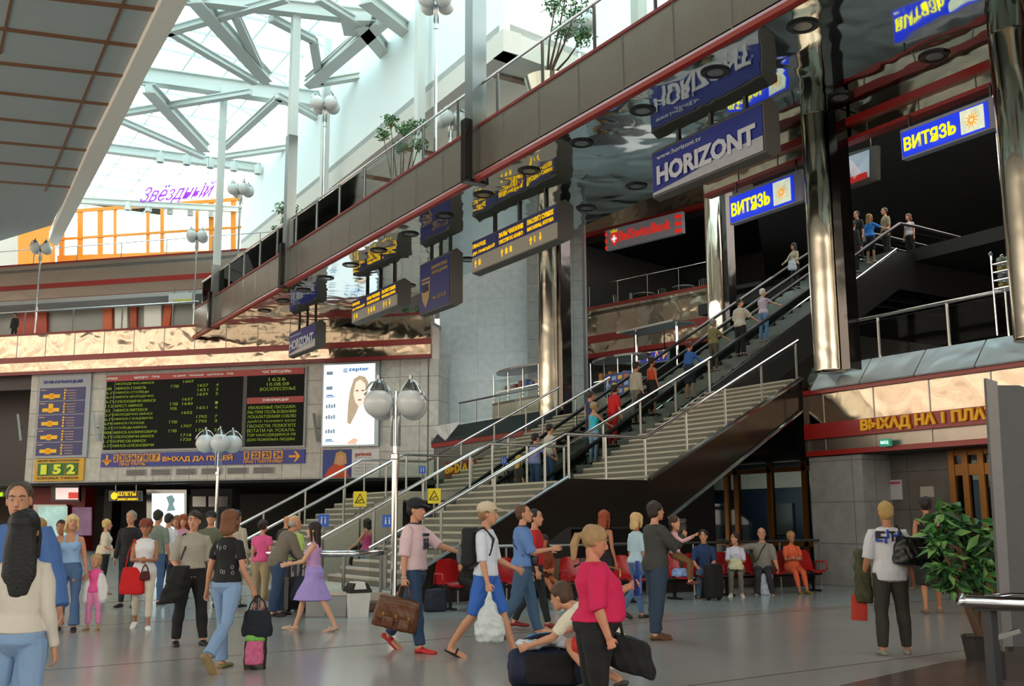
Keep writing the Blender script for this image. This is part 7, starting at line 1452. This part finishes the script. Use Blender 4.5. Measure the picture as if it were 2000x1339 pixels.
p, i = rider(1154, 'rider in a blue vest with close cropped hair and a dark bag', v=24.0, top='#26385c', sleeve=.0, bcol='#26303c', hair='crop', hcol='#3c2a20', h=1.8)
p, i = rider(1160, 'rider in a turquoise tank top and a tan cap with jeans', v=23.5, fem=True, top='#2ab0c8', tank=True, bcol='#8aa8c8', hair='short', hcol='#a08858', cap='#a8987c', h=1.66, **HR)
rider(1197, 'rider in a bright red tracksuit with black hair', v=23.6, top='#c4181c', sleeve=.5, bcol='#a81a1e', hair='short', hcol='#120e0e', h=1.74, head=(25, 0), lean=8)
p, i = rider(1243, 'rider in a cream hooded jacket with black hair carrying a dark rucksack', v=24.0, top='#a8a294', sleeve=.9, bcol='#6c6a60', hair='short', hcol='#151010', h=1.78)
handbag(i['wR']+ZA*.1, RIGHT, .5, .42, .25, '#15161a', 'dark rucksack carried low between the red tracksuit and the cream jacket', .05, name='rucksack')
rider(1274, 'rider in an orange top and black skirt with short dark hair', v=23.7, fem=True, top='#c03a1c', tank=True, bottom='skirt', bcol='#101012', hair='short', hcol='#1c1210', h=1.66, skin=SKIN2)
rider(1347, 'rider with red tied hair in a blue denim jacket holding the escalator rail', v=23.3, fem=True, top='#2c5fa8', sleeve=.95, hem=.9, bottom='skirt', bcol='#1f2c44', hair='bun', hcol='#5a1e14', h=1.66, **HR)
rider(1394, 'rider with grey hair in an olive patterned blouse behind the person in the white shirt', v=23.9, fem=True, fat=.15, top=mat('#77704a', .8, var=.5, vscale=16), sleeve=.5, bcol='#4c463a', hair='curly', hcol='#7c7870', h=1.6, **HR)
rider(1446, 'rider in a loose white shirt and black trousers looking back', v=23.4, top='#b8b2a4', sleeve=.5, hem=.88, loose=.02, bcol='#0f0f12', hair='short', hcol='#241a16', h=1.74, head=(0, -55), **HR)
rider(1491, 'rider with short white hair in a plaid blouse and jeans reaching for the rail', v=23.4, fem=True, top=mat('#a89cac', .8, var=.35, vscale=26), sleeve=.25, bcol='#6288b4', hair='short', hcol='#b8b4a8', h=1.68, sR=(70, 8), eR=8, sL=(10, 8))
p, i = rider(1552, 'rider coming down in a beige cardigan with a white carrier bag', v=26.0, fem=True, face=-122, top='#a89c84', sleeve=1, bcol='#15161c', hair='long', hcol='#17100f', h=1.66, sR=(30, 10), eR=20, sL=(10, 8), eL=60)
handbag(i['wL']+ZA*.1, RIGHT, .3, .34, .15, '#b8c4d0', 'white carrier bag held by the rider in the beige cardigan', .1, name='carrier_bag')
for px_, lab, v_, kk in [(1668, 'rider in a dark grey suit beside the wide column near the escalator top', 23.3, dict(top='#1e2024', sleeve=1, bcol='#101114', hair='short', hcol='#18100e', h=1.78, collar='#b8bcc8')), (1676, 'rider in a black tee beyond the grey suit near the escalator top', 24.1, dict(top='#101016', sleeve=.5, bcol='#101114', hair='crop', hcol='#18100e', h=1.8, face=-122)), (1700, 'rider with long blond hair in a bright blue tee and dark knee shorts', 23.3, dict(fem=True, top='#1f78d0', sleeve=.5, bottom='trousers', blen=.15, bcol='#142236', hair='long', hcol='#8c6c3c', h=1.68, shoes='#c8a890', sR=(60, 25), eR=20))]:
    p, i = rider(px_, lab, v=v_, **kk)
handbag(i['shL'], RIGHT, .3, .3, .12, '#8c8a84', 'pale grey shoulder bag of the rider in the bright blue tee', .35)
P_ = atZ(1703, 520, ez(29.4)); 
person(29.7, 23.6, ez(29.4)+.02, 1.8, -100, 'person in a beige tee at the top of the escalator', top='#8c8468', sleeve=.5, bcol='#2c2a26', hair='crop', hcol='#2a1c14', q=2)
person(30.7, 23.4, ez(29.4)+.02, 1.68, -120, 'person in a white sleeveless top at the top of the escalator', fem=True, top='#b4b4bc', sleeve=.1, bcol='#17181e', hair='bob', hcol='#5a3420', q=2)
P_ = BP(SB(18, 620)[0], 12.1, .5); person(P_.x, P_.y, 12.12, 1.75, 190, 'person in dark clothes leaning at the railing of the left gallery', top='#15161c', sleeve=1, bcol='#15161c', hair='short', hcol='#2a1c16', q=3)
